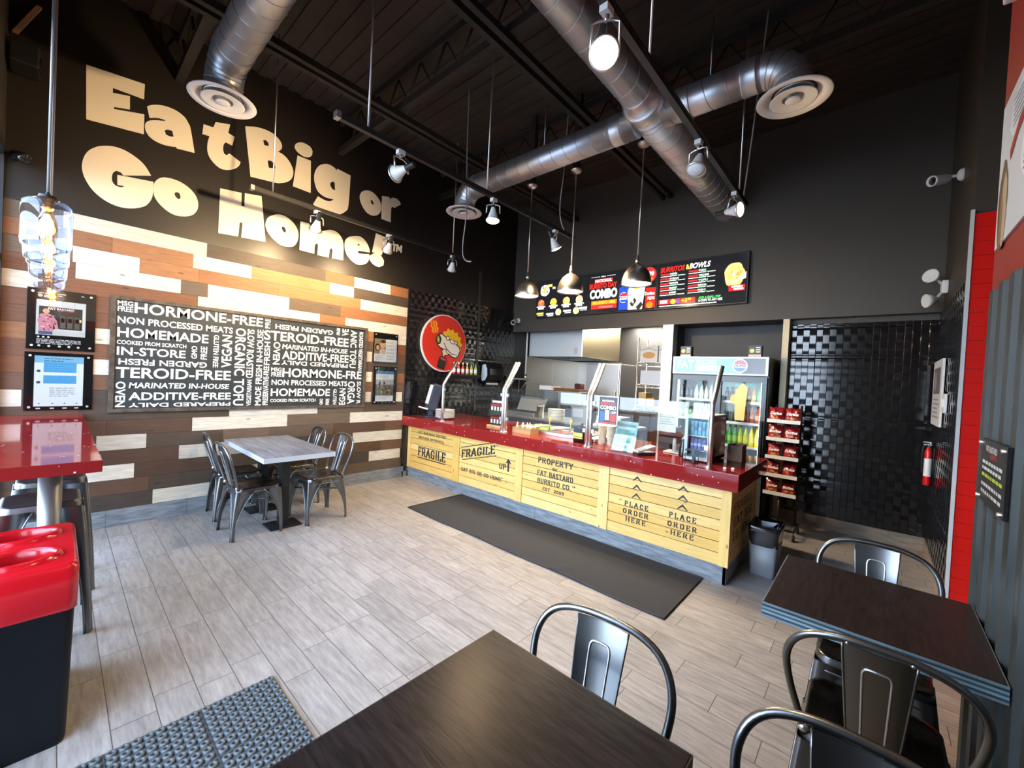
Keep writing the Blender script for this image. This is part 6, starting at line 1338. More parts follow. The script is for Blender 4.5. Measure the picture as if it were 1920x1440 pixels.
def chev(mb, x, z):
    for s in (1, -1):
        P = [(x, z), (x + s * .046, z - .052), (x + s * .046, z - .066 + .014), (x + s * .036, z - .052), (x, z - .022)]
        P = [(x, z), (x + s * .047, z - .05), (x + s * .034, z - .05), (x, z - .016 - .006)]
        if s < 0: P = P[::-1]
        mb.add([(p[0], 3.5704, p[1]) for p in P][::-1], [(0, 1, 2, 3)])
mb = MB(); cst(mb, 'FAT BASTARD TESTED', .263, .683, .892, .72); cst(mb, 'MOTHER APPROVED', .283, .611, .862, .645)
cst(mb, 'FRAGILE', .282, .358, .912, .484, 0, (.29, .09), .1); cbar(mb, .276, .489, .908, .500); cbar(mb, .288, .328, .912, .339)
mb.build('stencil_lettering', M['stencil'], panels[0])
mb = MB(); cst(mb, 'FRAGILE', 1.237, .486, 1.838, .59, .25, (.29, .09), .1); cbar(mb, 1.219, .614, 1.818, .625, .149); cbar(mb, 1.253, .459, 1.864, .469, .153)
cst(mb, 'UP', 1.918, .473, 2.032, .540); mb.quad((2.053, 3.5704, .46), (2.080, 3.5704, .46), (2.080, 3.5704, .572), (2.053, 3.5704, .572)); mb.add([(2.018, 3.5704, .553), (2.066, 3.5704, .570), (2.066, 3.5704, .617)], [(0, 1, 2)]); mb.add([(2.066, 3.5704, .570), (2.114, 3.5704, .553), (2.066, 3.5704, .617)], [(0, 1, 2)])
cst(mb, 'EAT BIG OR GO HOME', 1.243, .32, 1.965, .368); text(mb, 'TM', (0, 3.5704, 0), CU, CV, 1.967, .358, 1.988, .372, 0, .02)
mb.build('stencil_lettering', M['stencil'], panels[1])
mb = MB(); cst(mb, 'PROPERTY', 2.502, .652, 2.961, .715); cst(mb, 'OF', 2.705, .596, 2.771, .625); cst(mb, 'FAT BASTARD', 2.50, .512, 2.970, .572); cst(mb, 'BURRITO CO.', 2.505, .431, 2.95, .484)
text(mb, 'TM', (0, 3.5704, 0), CU, CV, 2.958, .47, 2.998, .488, 0, .02); cst(mb, 'EST. 2009', 2.582, .36, 2.864, .396)
mb.build('stencil_lettering', M['stencil'], panels[2])
for z in (.729, .652, .572):
    for x in (3.655, 4.068): mb = MB(); chev(mb, x, z); mb.build('chevron_mark', M['stencil'], panels[3])
mb = MB()
cst(mb, 'PLACE', 3.544, .432, 3.772, .479, 0, (.27, .11), .4); cst(mb, 'ORDER', 3.53, .36, 3.777, .407, 0, (.27, .11), .4); cst(mb, 'HERE', 3.561, .291, 3.754, .336, 0, (.27, .11), .4)
cst(mb, 'PLACE', 3.959, .435, 4.185, .482, 0, (.27, .11), .4); cst(mb, 'ORDER', 3.949, .357, 4.194, .403, 0, (.27, .11), .4); cst(mb, 'HERE', 3.98, .288, 4.171, .331, 0, (.27, .11), .4)
mb.build('stencil_lettering', M['stencil'], panels[3])
# end lettering (dark, on the shaded end)
mb = MB()
for i, s in enumerate(('FRAGILE', 'EAT BIG', 'GO HOME')): stencil(mb, s, (4.4335, 0, 0), (0, 1, 0), (0, 0, 1), 3.70, .56 - i * .12, 4.35, .64 - i * .12)
mb.build('stencil_lettering', M['stencil'], e_)
mb = MB(); mb.rbox(.003, 3.455, .785, 4.505, 4.55, .92, .003)
ct = solo('countertop', mb, M['quartz'], 'thick red speckled countertop on the pine crate counter', 'countertop')

# sneeze guard
t = thing('sneeze_guard', 'four bent stainless posts holding clear glass panes along the red counter', 'sneeze guard', (2.5, 3.55, .92))
PX = [.825, 1.975, 3.13, 4.265]
for i, x in enumerate(PX):
    for dx in ((0,) if i in (0, 3) else (-.021, .021)):
        mb = MB(); mb.tube([(x + dx, 3.55, .92), (x + dx, 3.55, 1.18), (x + dx, 3.55, 1.425), (x + dx, 3.558, 1.445), (x + dx, 3.575, 1.468), (x + dx, 3.755, 1.755)], .019, 14); mb.build('post', M['chrome'], t)
        mb = MB(); mb.lathe([(.034, 0), (.034, .006), (.024, .012), (.020, .02), (.019, .02)], (x + dx, 3.55, .92), (0, 0, 1), 18); mb.build('flange', M['chrome'], t)
for i, (a, b) in enumerate(zip(PX, PX[1:])):
    a2 = a + (.022 if i == 0 else .043); b2 = b - (.022 if i == 2 else .043)
    mb = MB(); mb.box(a2, 3.546, .985, b2, 3.553, 1.442); mb.build('glass_pane', M['glass'], t)
    for q in (a2, b2):
        for z in (1.08, 1.36):
            mb = MB(); mb.box(q - .02, 3.540, z - .018, q + .02, 3.559, z + .018); mb.build('glass_clamp', M['chrome'], t)

# --- things standing on the counter
t = thing('napkin_dispenser', 'dark blue-grey napkin dispenser with a white face at the left end of the counter', 'napkin dispenser', (.27, 3.66, .92))
def tilt(mb, org, ang):
    c, s = math.cos(ang), math.sin(ang); R_z = Matrix.Rotation(-.35, 3, 'Z')
    mb.v = [tuple(Vector(org) + R_z @ Vector((p[0], p[1] * c - p[2] * s, p[1] * s + p[2] * c))) for p in mb.v]; return mb
O = (.27, 3.66, .92); DB = mat('smoky_blue_plastic', (.035, .045, .065), .18)
mb = tilt(MB().rbox(-.10, -.02, .0, .10, .20, .02, .006), O, 0); mb.build('base', DB, t)
mb = tilt(MB().rbox(-.05, .04, .02, .05, .12, .20, .01), O, 0); mb.build('stand', DB, t)
mb = tilt(MB().rbox(-.085, -.02, .12, .085, .13, .52, .03), O, -.25); mb.build('body', DB, t)
mb = tilt(MB().rbox(-.062, -.034, .20, .062, -.018, .49, .006), O, -.25); mb.build('face_plate', M['offwhite'], t)
mb = tilt(MB().rbox(-.075, -.11, .115, .075, .0, .135, .004), O, -.25); mb.build('napkin_tray', M['white'], t)
for i in range(7):
    mb = MB(); z = .921 + i * .018
    mb.lathe([(0, 0), (.075, 0), (.10, .004), (.135, .022), (.142, .024), (.139, .027), (.10, .010), (.075, .006), (0, .006)], (.575, 3.80, z), (0, 0, 1), 32)
    solo('white_plate', mb, M['white'], 'white plate in the stack at the left end of the red counter', 'plate', 'stack of white plates on the counter')
t = thing('table_sign', 'black upright card sign with white figures and red bands behind the counter glass', 'sign', (1.61, 3.80, .92))
mb = MB(); mb.rbox(1.48, 3.76, .92, 1.76, 3.86, .945, .003); mb.build('wooden_foot', wood_mat('pale_wood', hx('b98f5c'), hx('d6b07a'), (9, 1, 1), 5), t)
mb = MB(); mb.box(1.50, 3.80, .945, 1.735, 3.812, 1.27); mb.build('card', M['black'], t)
mb = MB()
def CB(a, b, c, d, col, y=3.7995): mb.quad((a, y, b), (c, y, b), (c, y, d), (a, y, d), hx(col))
CB(1.53, 1.235, 1.70, 1.262, 'f0eeea'); CB(1.51, 1.195, 1.725, 1.22, 'b8202a'); CB(1.51, 1.03, 1.725, 1.05, 'b8202a')
for r_ in range(2):
    for c_ in range(4): CB(1.515 + c_ * .054, 1.075 + .06 * (1 - r_) - r_ * .12 - .0 + r_ * .015, 1.545 + c_ * .054, 1.125 + .06 * (1 - r_) - r_ * .12 + r_ * .015, 'e8e6e0')
mb.build('print', M['print'], t)
# kraft tray of wrapped cutlery
t = thing('kraft_tray', 'small kraft cardboard tray holding paper-wrapped sticks behind the counter glass', 'tray', (2.16, 3.74, .92))
mb = MB(); k_ = hx('b89468')
for a in ((2.02, 3.66, .92, 2.30, 3.82, .925), (2.02, 3.66, .925, 2.30, 3.664, .985), (2.02, 3.816, .925, 2.30, 3.82, .985), (2.02, 3.664, .925, 2.024, 3.816, .985), (2.296, 3.664, .925, 2.30, 3.816, .985)): mb.box(*a)
mb.build('box', mat('kraft_card', k_, .8), t)
rk = random.Random(5); pm = mat('paper_wrap', hx('e3d3b4'), .7)
for i in range(14):
    a = Vector((rk.uniform(2.04, 2.28), rk.uniform(3.68, 3.80), .928)); d = Vector((rk.uniform(-.3, .3), rk.uniform(-.2, .2), 1)).normalized()
    d = Vector((d.x * .3, d.y * .3, d.z)); mb = MB(); mb.cyl(a, a + d * rk.uniform(.09, .13), .006, n=6)
    solo('wrapped_stick', mb, pm, 'paper-wrapped stick standing in the small kraft tray', 'cutlery', 'wrapped sticks in the kraft tray')
# food well with pans
t = thing('food_well', 'stainless food well with pans of toppings behind the counter glass', 'food well', (2.45, 4.15, .92))
mb = MB(); mb.rbox(1.90, 3.86, .92, 3.02, 4.44, .955, .004); mb.build('rim', M['steel'], t)
rf = random.Random(9); fc = [hx(c) for c in ('d8cfb6', '7f9a3e', 'c24a2e', '6b4a30', 'e1d08a', 'e9e4d6', '54702e', 'a8622f')]
for i in range(8):
    cx_ = 1.99 + (i % 4) * .265; cy_ = 4.0 + (i // 4) * .28
    mb = MB(); mb.rings([[(cx_ + a, cy_ + b, z) for a, b, z in rsq(hx2, hy2, .02, zz)] for hx2, hy2, zz in ((.12, .13, .957), (.122, .132, .966), (.105, .115, .966), (.10, .11, .94))], False, False, False); pn = mb.build('pan', M['steel'], t)
    mb = MB(); n_ = 7; vs = []; fs = []
    for j in range(n_ + 1):
        for k in range(n_ + 1): vs.append((cx_ - .103 + .206 * j / n_, cy_ - .113 + .226 * k / n_, .957 + rf.uniform(-.004, .012)))
    for j in range(n_):
        for k in range(n_): a = j * (n_ + 1) + k; fs.append((a, a + n_ + 1, a + n_ + 2, a + 1))
    mb.add(vs, fs, True, fc[i]); mb.build('topping', vcol('pan_topping', .6) if i == 0 else bpy.data.materials['pan_topping'], pn)
ym = mat('yellow_handle', hx('e8d23a'), .35)
for i, (x, y) in enumerate(((2.34, 3.97), (2.63, 3.98))):
    t = thing('serving_spoon', ('left', 'right')[i] + ' one of two yellow-handled spoons standing in the food well', 'spoon', (x, y, .955), 'yellow-handled serving spoons')
    mb = MB(); mb.tube([(x - .02, y + .03, .962), (x, y, 1.01), (x + .02, y - .02, 1.06)], .006, 6); mb.build('shaft', M['steel'], t)
    mb = MB(); mb.tube([(x + .02, y - .02, 1.055), (x + .028, y - .03, 1.08), (x + .04, y - .042, 1.12)], [.010, .015, .011], 8); mb.build('handle', ym, t)
t = thing('soup_kettle', 'round black soup kettle with a yellow label behind the counter glass', 'kettle', (2.92, 3.77, .92))
mb = MB(); mb.lathe([(0, 0), (.085, 0), (.09, .01), (.092, .14), (.098, .15), (.098, .158), (0, .158)], (2.92, 3.77, .92), (0, 0, 1), 32); mb.build('body', M['black_gloss'], t)
mb = MB(); mb.lathe([(.097, .158), (.08, .168), (.03, .178), (.012, .18), (.014, .2), (0, .203)], (2.92, 3.77, .92), (0, 0, 1), 28); mb.build('lid', M['black_gloss'], t)
mb = MB()
for k in range(8):
    a0 = -PI * .85 + k * PI * .55 / 8; a1 = a0 + PI * .55 / 8; r_ = .0935
    for z0, z1, c in ((.985, 1.025, 'e0cf3a'), (.965, .98, 'd8c63a')): mb.quad(*[(2.92 + r_ * math.cos(a), 3.77 + r_ * math.sin(a), z) for a, z in ((a0, z0), (a1, z0), (a1, z1), (a0, z1))], hx(c))
mb.build('label_band', M['print'], t)
for i in range(2):
    mb = MB(); cx_ = 3.13 + i * .10
    z = .92
    prof = [(0, 0), (.032, 0)]
    for k in range(10): prof += [(.036 + .0006 * k, .012 + k * .018), (.040 + .0004 * k, .022 + k * .018)]
    prof += [(.046, .2), (0, .2)]
    mb.lathe(prof, (cx_, 3.83, .92), (0, 0, 1), 20, None, False)
    solo('cup_stack', mb, pm, ('left', 'right')[i] + ' one of two ribbed beige stacks of paper cups behind the combo poster', 'cups', 'paper cup stacks on the counter')
t = thing('combo_poster', 'small COMBO poster with red, white and blue print taped to the counter glass', 'poster', (3.33, 3.54, 1.165))
mb = MB(); mb.box(3.23, 3.5435, 1.165, 3.437, 3.5455, 1.44); mb.build('paper', M['white'], t)
mb = MB()
def PB(a, b, c, d, col, k=0): mb.quad((a, 3.5432 - k * .0002, b), (c, 3.5432 - k * .0002, b), (c, 3.5432 - k * .0002, d), (a, 3.5432 - k * .0002, d), hx(col))
PB(3.238, 1.173, 3.429, 1.432, '28303c')
text(mb, 'NATIONAL', (0, 3.5428, 0), CU, CV, 3.27, 1.385, 3.40, 1.405, 0, .02, hx('f0f0f0')); text(mb, 'BURRITO DAY', (0, 3.5428, 0), CU, CV, 3.255, 1.355, 3.415, 1.38, 0, .02, hx('e2342c')); text(mb, 'COMBO', (0, 3.5428, 0), CU, CV, 3.25, 1.31, 3.42, 1.35, 0, .04, hx('e8f4f8'))
PB(3.25, 1.195, 3.30, 1.29, '2f62b0', 1); PB(3.305, 1.21, 3.35, 1.305, 'd9c8a0', 1); PB(3.36, 1.20, 3.42, 1.27, 'c23a34', 1); PB(3.25, 1.178, 3.42, 1.19, 'c23a34', 1)
text(mb, '13.99', (0, 3.5425, 0), CU, CV, 3.365, 1.275, 3.418, 1.30, 0, .03, hx('f4f4f0'))
mb.build('print', M['print'], t)
t = thing('menu_stand', 'clear acrylic stand with a pale blue leaflet leaning on the red counter', 'leaflet stand', (3.46, 3.66, .92))
mb = MB(); mb.obox((3.36, 3.60, .922), (.235, 0, 0), (0, .09, .285), (0, -.004, .0013)); mb.obox((3.36, 3.56, .922), (.235, 0, 0), (0, .12, 0), (0, 0, .004)); mb.build('holder', M['acrylic'], t)
mb = MB(); mb.obox((3.37, 3.604, .93), (.215, 0, 0), (0, .086, .272), (0, .001, 0), hx('a8d3de'))
for i in range(9):
    f_ = .1 + i * .09; mb.obox((3.385, 3.6025 + .086 * f_, .93 + .272 * f_), (.18 if i % 3 else .12, 0, 0), (0, .008, .025), (0, .0002, 0), hx(('6f9fb0', 'e6f2f4', '7aa8a0')[i % 3]))
mb.build('leaflet', M['print'], t)
t = thing('card_terminal', 'grey card payment terminal with keypad tilted on the red counter', 'card terminal', (3.67, 3.63, .92))
RT = Matrix.Rotation(-.5, 3, 'Z')
def rotz(mb, o): mb.v = [tuple(Vector(o) + RT @ Vector(p)) for p in mb.v]; return mb
O = (3.67, 3.63, .92)
mb = rotz(MB().obox((-.04, -.085, 0), (.08, 0, 0), (0, .19, 0), (0, 0, .028)), O); mb.v[4:] and None; mb.build('base', M['black'], t)
mb = rotz(MB().obox((-.042, -.085, .026), (.084, 0, 0), (0, .19, .045), (0, 0, .016)), O); mb.build('body', mat('silver_grey_plastic', (.42, .43, .44), .4), t)
mb = MB()
for r_ in range(4):
    for c_ in range(3): mb.obox((-.03 + c_ * .022, -.07 + r_ * .022, .0465 + r_ * .0052), (.016, 0, 0), (0, .014, .0033), (0, 0, .004))
rotz(mb, O).build('keypad', M['black'], t)
mb = rotz(MB().obox((-.032, .03, .0705), (.064, 0, 0), (0, .06, .0142), (0, 0, .001)), O); mb.build('display', mat('lcd_grey', (.3, .34, .32), .15), t)
# point-of-sale
t = thing('till_screen', 'flat dark maroon-backed till screen tilted on a white pole behind the counter', 'till', (3.82, 4.05, .92))
mb = MB(); mb.obox((3.69, 3.93, 1.075), (.21, 0, 0), (0, .17, .055), (0, -.006, .02)); mb.build('screen', mat('maroon_plastic', (.03, .012, .014), .2), t)
mb = MB(); mb.cyl((3.80, 4.05, .932), (3.80, 4.05, 1.11), .017); mb.build('pole', M['white'], t)
mb = MB(); mb.rbox(3.72, 3.97, .92, 3.88, 4.13, .934, .005); mb.build('foot', M['white'], t)
mb = MB(); mb.rbox(3.60, 4.14, .92, 3.72, 4.32, .985, .006).rbox(3.605, 4.13, .985, 3.78, 4.32, 1.15, .008)
solo('receipt_printer', mb, mat('charcoal_plastic', (.045, .047, .05), .4), 'charcoal receipt printer box beside the till screen', 'printer')
mb = MB(); mb.lathe([(0, 0), (.036, 0), (.038, .01), (.036, .06), (.026, .11), (.022, .14), (.022, .16), (0, .16)], (3.935, 3.90, .92), (0, 0, 1), 20)
solo('black_tumbler', mb, M['black_gloss'], 'black tapered tumbler left of the small glass-door cooler', 'tumbler')
t = thing('paper_notice', 'pale printed notice taped to the till, behind the counter glass', 'notice', (3.77, 3.9, 1.17))
mb = MB(); mb.box(3.68, 3.899, 1.13, 3.858, 3.901, 1.415, hx('b4b2aa'))
for i in range(9): mb.quad((3.70, 3.8985, 1.20 + i * .022), (3.84 - .02 * (i % 3), 3.8985, 1.20 + i * .022), (3.84 - .02 * (i % 3), 3.8985, 1.21 + i * .022), (3.70, 3.8985, 1.21 + i * .022), hx('8e8c86'))
mb.build('sheet', M['print'], t)
# countertop mini cooler
t = thing('mini_cooler', 'small countertop cooler with glass door, blue and purple cans inside', 'mini cooler', (4.10, 3.95, .92))
X0, X1, Y0, Y1, Z0, Z1 = 3.995, 4.212, 3.74, 4.20, .932, 1.33
cw_ = mat('pale_blue_cooler', (.50, .62, .66), .35); dkm = mat('dark_maroon_side', (.022, .009, .010), .2)
mb = MB(); mb.box(X0, Y0 + .035, Z0, X0 + .012, Y1, Z1).box(X0, Y0 + .035, Z1 - .02, X1, Y1, Z1).box(X0, Y0 + .035, Z0, X1, Y1, Z0 + .03).box(X0, Y1 - .02, Z0, X1, Y1, Z1); mb.build('cabinet', cw_, t)
mb = MB(); mb.box(X1 - .012, Y0 + .035, Z0, X1, Y1, Z1 - .012); mb.build('side_panel', dkm, t)
mb = MB(); mb.poly([[(3.95 + .12 * math.cos(2 * PI * k / 24), 1.13 + .13 * math.sin(2 * PI * k / 24)) for k in range(24)]], (X1 + .001, 0, 0), (0, 1, 0), (0, 0, 1), 0, hx('7a4a1a')); mb.build('side_decal', M['print'], t)
mb = MB(); mb.box(X0, Y0, Z0, X0 + .026, Y0 + .03, Z1).box(X1 - .026, Y0, Z0, X1, Y0 + .03, Z1).box(X0 + .026, Y0, Z1 - .035, X1 - .026, Y0 + .03, Z1).box(X0 + .026, Y0, Z0, X1 - .026, Y0 + .03, Z0 + .03); d_ = mb.build('door', cw_, t)
mb = MB(); mb.box(X0 + .026, Y0 + .012, Z0 + .03, X1 - .026, Y0 + .018, Z1 - .035); mb.build('door_glass', M['door_glass'], d_)
mb = MB(); mb.rbox(X1 + .002, Y0 + .005, 1.0, X1 + .018, Y0 + .03, 1.26, .004); mb.build('door_handle', M['chrome'], d_)
mb = MB(); mb.rbox(X0 + .10, Y0 + .0, Z1, X1 - .005, Y0 + .03, Z1 + .028, .004); mb.build('red_tag', mat('red_tag', hx('b8303a'), .4), t)
mb = MB(); mb.box(X0 + .012, Y0 + .05, 1.135, X1 - .012, Y1 - .02, 1.143).box(X0 + .012, Y0 + .05, 1.008, X1 - .012, Y1 - .02, 1.014); mb.build('shelf', M['offwhite'], t)
mb = MB(); mb.box(X0 + .02, Y0 + .06, Z1 - .026, X1 - .02, Y0 + .09, Z1 - .0201); mb.build('light_strip', M['cooler_light'], t)
mb = MB()
for x in (X0 + .03, X1 - .03):
    for y in (Y0 + .06, Y1 - .04): mb.cyl((x, y, .92), (x, y, Z0), .012, n=8)
mb.build('feet', M['black'], t)
def can(x, y, z, r, h, c0, c1, name='drink_can', label='', group=''):
    mb = MB(); mb.lathe([(0, 0), (r * .8, 0), (r, .01), (r, h * .35)], (x, y, z), (0, 0, 1), 14, hx(c0)); mb.lathe([(r, h * .35), (r, h * .6)], (x, y, z), (0, 0, 1), 14, hx(c1), True, False); mb.lathe([(r, h * .6), (r, h - .012), (r * .82, h), (0, h)], (x, y, z), (0, 0, 1), 14, hx(c0))
    return solo(name, mb, M['print_gloss'], label, 'can', group)
for i in range(5): can(X0 + .042 + i * .033, Y0 + .07, 1.1435, .0155, .125, '6fb4d6', ('b8c8d0', '3f7fb0')[i % 2], label='slim light blue can on the upper shelf of the small counter cooler', group='blue cans in the small counter cooler')
for i in range(4): can(X0 + .045 + i * .034, Y0 + .07, 1.0145, .0158, .10, '5a4aa8', 'b8b4d8', label='purple can on the lower shelf of the small counter cooler', group='purple cans in the small counter cooler')
mb = MB(); r_ = .0035
for z in (.925, .985): mb.tube([(4.03, 3.60, z), (4.14, 3.60, z), (4.14, 3.68, z), (4.03, 3.68, z)], r_, 5, None, True)
for x, y in ((4.03, 3.60), (4.14, 3.60), (4.14, 3.68), (4.03, 3.68)): mb.tube([(x, y, .922), (x, y, 1.0)], r_, 5)
mb.box(4.10, 3.64, .922, 4.118, 3.66, 1.02); mb.obox((4.04, 3.63, 1.02), (.13, 0, .012), (0, .05, .01), (0, 0, .006))
solo('wire_holder', mb, M['black_metal'], 'small black wire holder in front of the counter cooler', 'holder')
t = thing('cardboard_box', 'small brown cardboard box at the right end of the counter', 'box', (4.325, 4.16, .92))
mb = MB(); mb.box(4.265, 4.08, .921, 4.385, 4.24, 1.065); mb.build('carton', mat('brown_card', hx('7b5f4c'), .8), t)
mb = MB(); mb.obox((4.265, 4.08, 1.066), (.055, 0, .01), (0, .16, 0), (0, 0, .003)); mb.obox((4.33, 4.08, 1.072), (.055, 0, -.006), (0, .16, 0), (0, 0, .003)); mb.build('flap', mat('card_flap', hx('a58a72'), .8), t)
for i, (x, y) in enumerate(((4.35, 3.62), (4.40, 3.66))):
    mb = MB(); mb.rbox(x, y, .92, x + .024, y + .02, .934, .004); solo('mint_packet', mb, M['white'], ('left', 'right')[i] + ' one of two tiny white packets on the counter right of the last post', 'packet', 'white packets on the counter')
# ================================================================== DRINKS COOLER, SNACK RACK, KITCHEN
FX0, FX1, FY0, FY1, FZ = 3.24, 4.325, 5.40, 6.14, 1.955
t = thing('drinks_cooler', 'tall two-door drinks cooler with lit blue header standing in the dark niche', 'drinks cooler', (3.78, 5.77, 0))
blk = mat('cooler_black_side', (.012, .013, .015), .3); slv = mat('cooler_silver_trim', (.42, .48, .52), .3, .6)
mb = MB(); mb.box(FX1 - .04, FY0 + .06, .1, FX1, FY1, FZ).box(FX0, FY0 + .06, .1, FX0 + .04, FY1, FZ).box(FX0 + .04, FY1 - .04, .1, FX1 - .04, FY1, FZ).box(FX0 + .04, FY0 + .06, 1.70, FX1 - .04, FY1 - .04, FZ).box(FX0 + .04, FY0 + .06, .1, FX1 - .04, FY1 - .04, .28); mb.build('cabinet', blk, t)
mb = MB(); mb.box(FX0 + .02, FY0 + .08, 0, FX1 - .02, FY1 - .02, .1); mb.build('plinth', M['black'], t)
mb = MB(); mb.box(FX0 + .045, FY1 - .05, .29, FX1 - .045, FY1 - .042, 1.69).box(FX0 + .041, FY0 + .1, .29, FX0 + .046, FY1 - .05, 1.69).box(FX1 - .046, FY0 + .1, .29, FX1 - .041, FY1 - .05, 1.69); mb.build('white_liner', M['white'], t)
mb = MB(); mb.rbox(FX0, FY0, 1.73, FX1, FY0 + .058, FZ, .006); hd = mb.build('header_box', slv, t)
mb = MB()
def HB(a, b, c, d, col, k=0): mb.quad((a, FY0 - .0015 - k * .0003, b), (c, FY0 - .0015 - k * .0003, b), (c, FY0 - .0015 - k * .0003, d), (a, FY0 - .0015 - k * .0003, d), hx(col))
HB(FX0 + .03, 1.75, FX1 - .03, FZ - .02, '5a9fb6'); HB(FX0 + .82, 1.75, FX1 - .03, FZ - .02, '2a2f3a', 1)
HO = (0, FY0 - .0028, 0)
text(mb, 'FAT', HO, CU, CV, FX0 + .06, 1.80, FX0 + .27, 1.91, 0, .03, hx('e6f6fa')); text(mb, 'BASTARD', HO, CU, CV, FX0 + .30, 1.86, FX0 + .53, 1.915, 0, .02, hx('f4f8f8')); HB(FX0 + .29, 1.775, FX0 + .54, 1.85, 'd89a98', 2); text(mb, 'BURRITO', (0, FY0 - .0034, 0), CU, CV, FX0 + .30, 1.79, FX0 + .53, 1.84, 0, .02, hx('f4f8f8'))
cx_, cz_, r_ = FX0 + .79, 1.845, .082
def disc(r, col, k, a0=0, a1=2 * PI): mb.poly([[(cx_ + r * math.cos(a0 + (a1 - a0) * q / 28), cz_ + r * math.sin(a0 + (a1 - a0) * q / 28)) for q in range(28)]], (0, FY0 - .0024 - k * .0003, 0), CU, CV, 0, hx(col))
disc(r_, 'f2f4f4', 1); disc(r_ * .86, 'c8384a', 2, .25, PI - .25); disc(r_ * .86, '2f5fae', 2, PI + .25, 2 * PI - .25)
text(mb, 'PEPSI', (0, FY0 - .0036, 0), CU, CV, cx_ - .06, cz_ - .016, cx_ + .06, cz_ + .018, 0, .04, hx('1b2a4a'))
mb.build('header_sign', vcol('lit_header_sign', .15, estr=.3), hd)
xm = 3.79
for i, (a, b) in enumerate(((FX0 + .01, xm), (xm, FX1 - .01))):
    mb = MB(); f = .048
    mb.box(a, FY0 + .004, .12, a + f, FY0 + .055, 1.715).box(b - f, FY0 + .004, .12, b, FY0 + .055, 1.715).box(a + f, FY0 + .004, 1.655, b - f, FY0 + .055, 1.715).box(a + f, FY0 + .004, .12, b - f, FY0 + .055, .24)
    d_ = mb.build('door', mat('cooler_door_frame', (.08, .10, .115), .4, .3) if i == 0 else bpy.data.materials['cooler_door_frame'], t)
    mb = MB(); mb.box(a + f, FY0 + .026, .24, b - f, FY0 + .034, 1.655); mb.build('door_glass', M['door_glass'], d_)
    hxp = xm - .03 if i == 0 else FX1 - .055
    mb = MB(); mb.rbox(hxp, FY0 - .035, .78 if i else .9, hxp + .03, FY0 + .004, 1.22, .005); mb.build('door_handle', M['black'], d_)
SHZ = [.29, .60, .89, 1.17, 1.42]
for z in SHZ[1:]:
    mb = MB(); mb.box(FX0 + .047, FY0 + .09, z - .012, FX1 - .047, FY1 - .06, z - .002).box(FX0 + .047, FY0 + .082, z - .024, FX1 - .047, FY0 + .09, z + .006); mb.build('shelf', M['offwhite'], t)
for a in (FX0 + .06, xm - .02, FX1 - .075):
    mb = MB(); mb.box(a, FY0 + .062, .3, a + .016, FY0 + .078, 1.66); mb.build('light_strip', M['cooler_light'], t)
mb = MB(); text(mb, 'FAT BASTARD', (0, FY0 + .0255, 0), CU, CV, xm + .1, 1.60, FX1 - .12, 1.635, 0, .02, hx('5fc8c8')); mb.poly([[(xm + .2 + .05 * math.cos(k * PI / 8), 1.45 + .06 * math.sin(k * PI / 8)) for k in range(16)]], (0, FY0 + .0254, 0), CU, CV, 0, hx('e8b95a'))
mb.poly([[(xm + .21, .90 + .3), (xm + .31, 1.2), (xm + .33, 1.60), (xm + .27, 1.645), (xm + .2, 1.55)]], (0, FY0 + .0253, 0), CU, CV, 0, hx('eac268')); mb.build('door_decal', M['print'], t)
def bottle(x, y, z, r, h, body, cap, lab, label, group, cat='bottle'):
    mb = MB(); mb.lathe([(0, 0), (r * .9, 0), (r, .01), (r, h * .2)], (x, y, z), (0, 0, 1), 12, hx(body)); mb.lathe([(r, h * .2), (r, h * .48)], (x, y, z), (0, 0, 1), 12, hx(lab), True, False)
    mb.lathe([(r, h * .48), (r * .95, h * .6), (r * .45, h * .8), (r * .4, h * .9)], (x, y, z), (0, 0, 1), 12, hx(body), True, False); mb.lathe([(r * .46, h * .9), (r * .46, h), (0, h)], (x, y, z), (0, 0, 1), 12, hx(cap))
    return solo('drink_bottle' if cat == 'bottle' else 'drink_can', mb, M['print_gloss'], label, cat, group)
def row(x0, x1, n, z, r, h, cols, label, group):
    for i in range(n):
        c = cols[i * len(cols) // n]
        bottle(x0 + (x1 - x0) * (i + .5) / n, FY0 + .13, z, r, h, *c[:3], c[3] + ' ' + label, group)
row(xm + .06, FX1 - .07, 7, SHZ[2], .027, .24, [('3f8f3a', '2a6a2a', '8fc05a', 'green'), ('9fc23a', '5a8a2a', 'd8d85a', 'lime'), ('d8cf3a', 'b8a82a', 'f0e88a', 'yellow')], 'drink bottle on the second shelf from below behind the right cooler door', 'green and yellow bottles in the right door')
row(xm + .10, FX1 - .07, 6, SHZ[1], .026, .21, [('a8d0e0', '2a6ac0', '3f86c8', 'clear')], 'water bottle with blue label on the lowest shelf of the right cooler door', 'water bottles in the right door')
row(xm + .06, FX1 - .07, 6, SHZ[3], .026, .20, [('2a332c', '1a1a1a', '4a5a4a', 'dark green'), ('2b2a2c', '1a1a1a', '8a8a8a', 'black'), ('b8402a', '8a2a1a', 'd87a4a', 'orange-red'), ('a8442c', '7a2a1a', 'e8a080', 'brick-red')], 'bottle on the middle shelf behind the right cooler door', 'dark and red bottles in the right door')
row(xm + .06, FX1 - .07, 7, SHZ[4], .026, .17, [('23282a', '151515', '3a4a48', 'black'), ('2a3a3a', '1a1a1a', '5a7a78', 'dark teal'), ('e0a83a', 'b8802a', 'f0d080', 'amber'), ('3fa85a', '2a8a3a', '5fd07a', 'bright green')], 'drink bottle on the top shelf behind the right cooler door', 'drinks on the top right shelf')
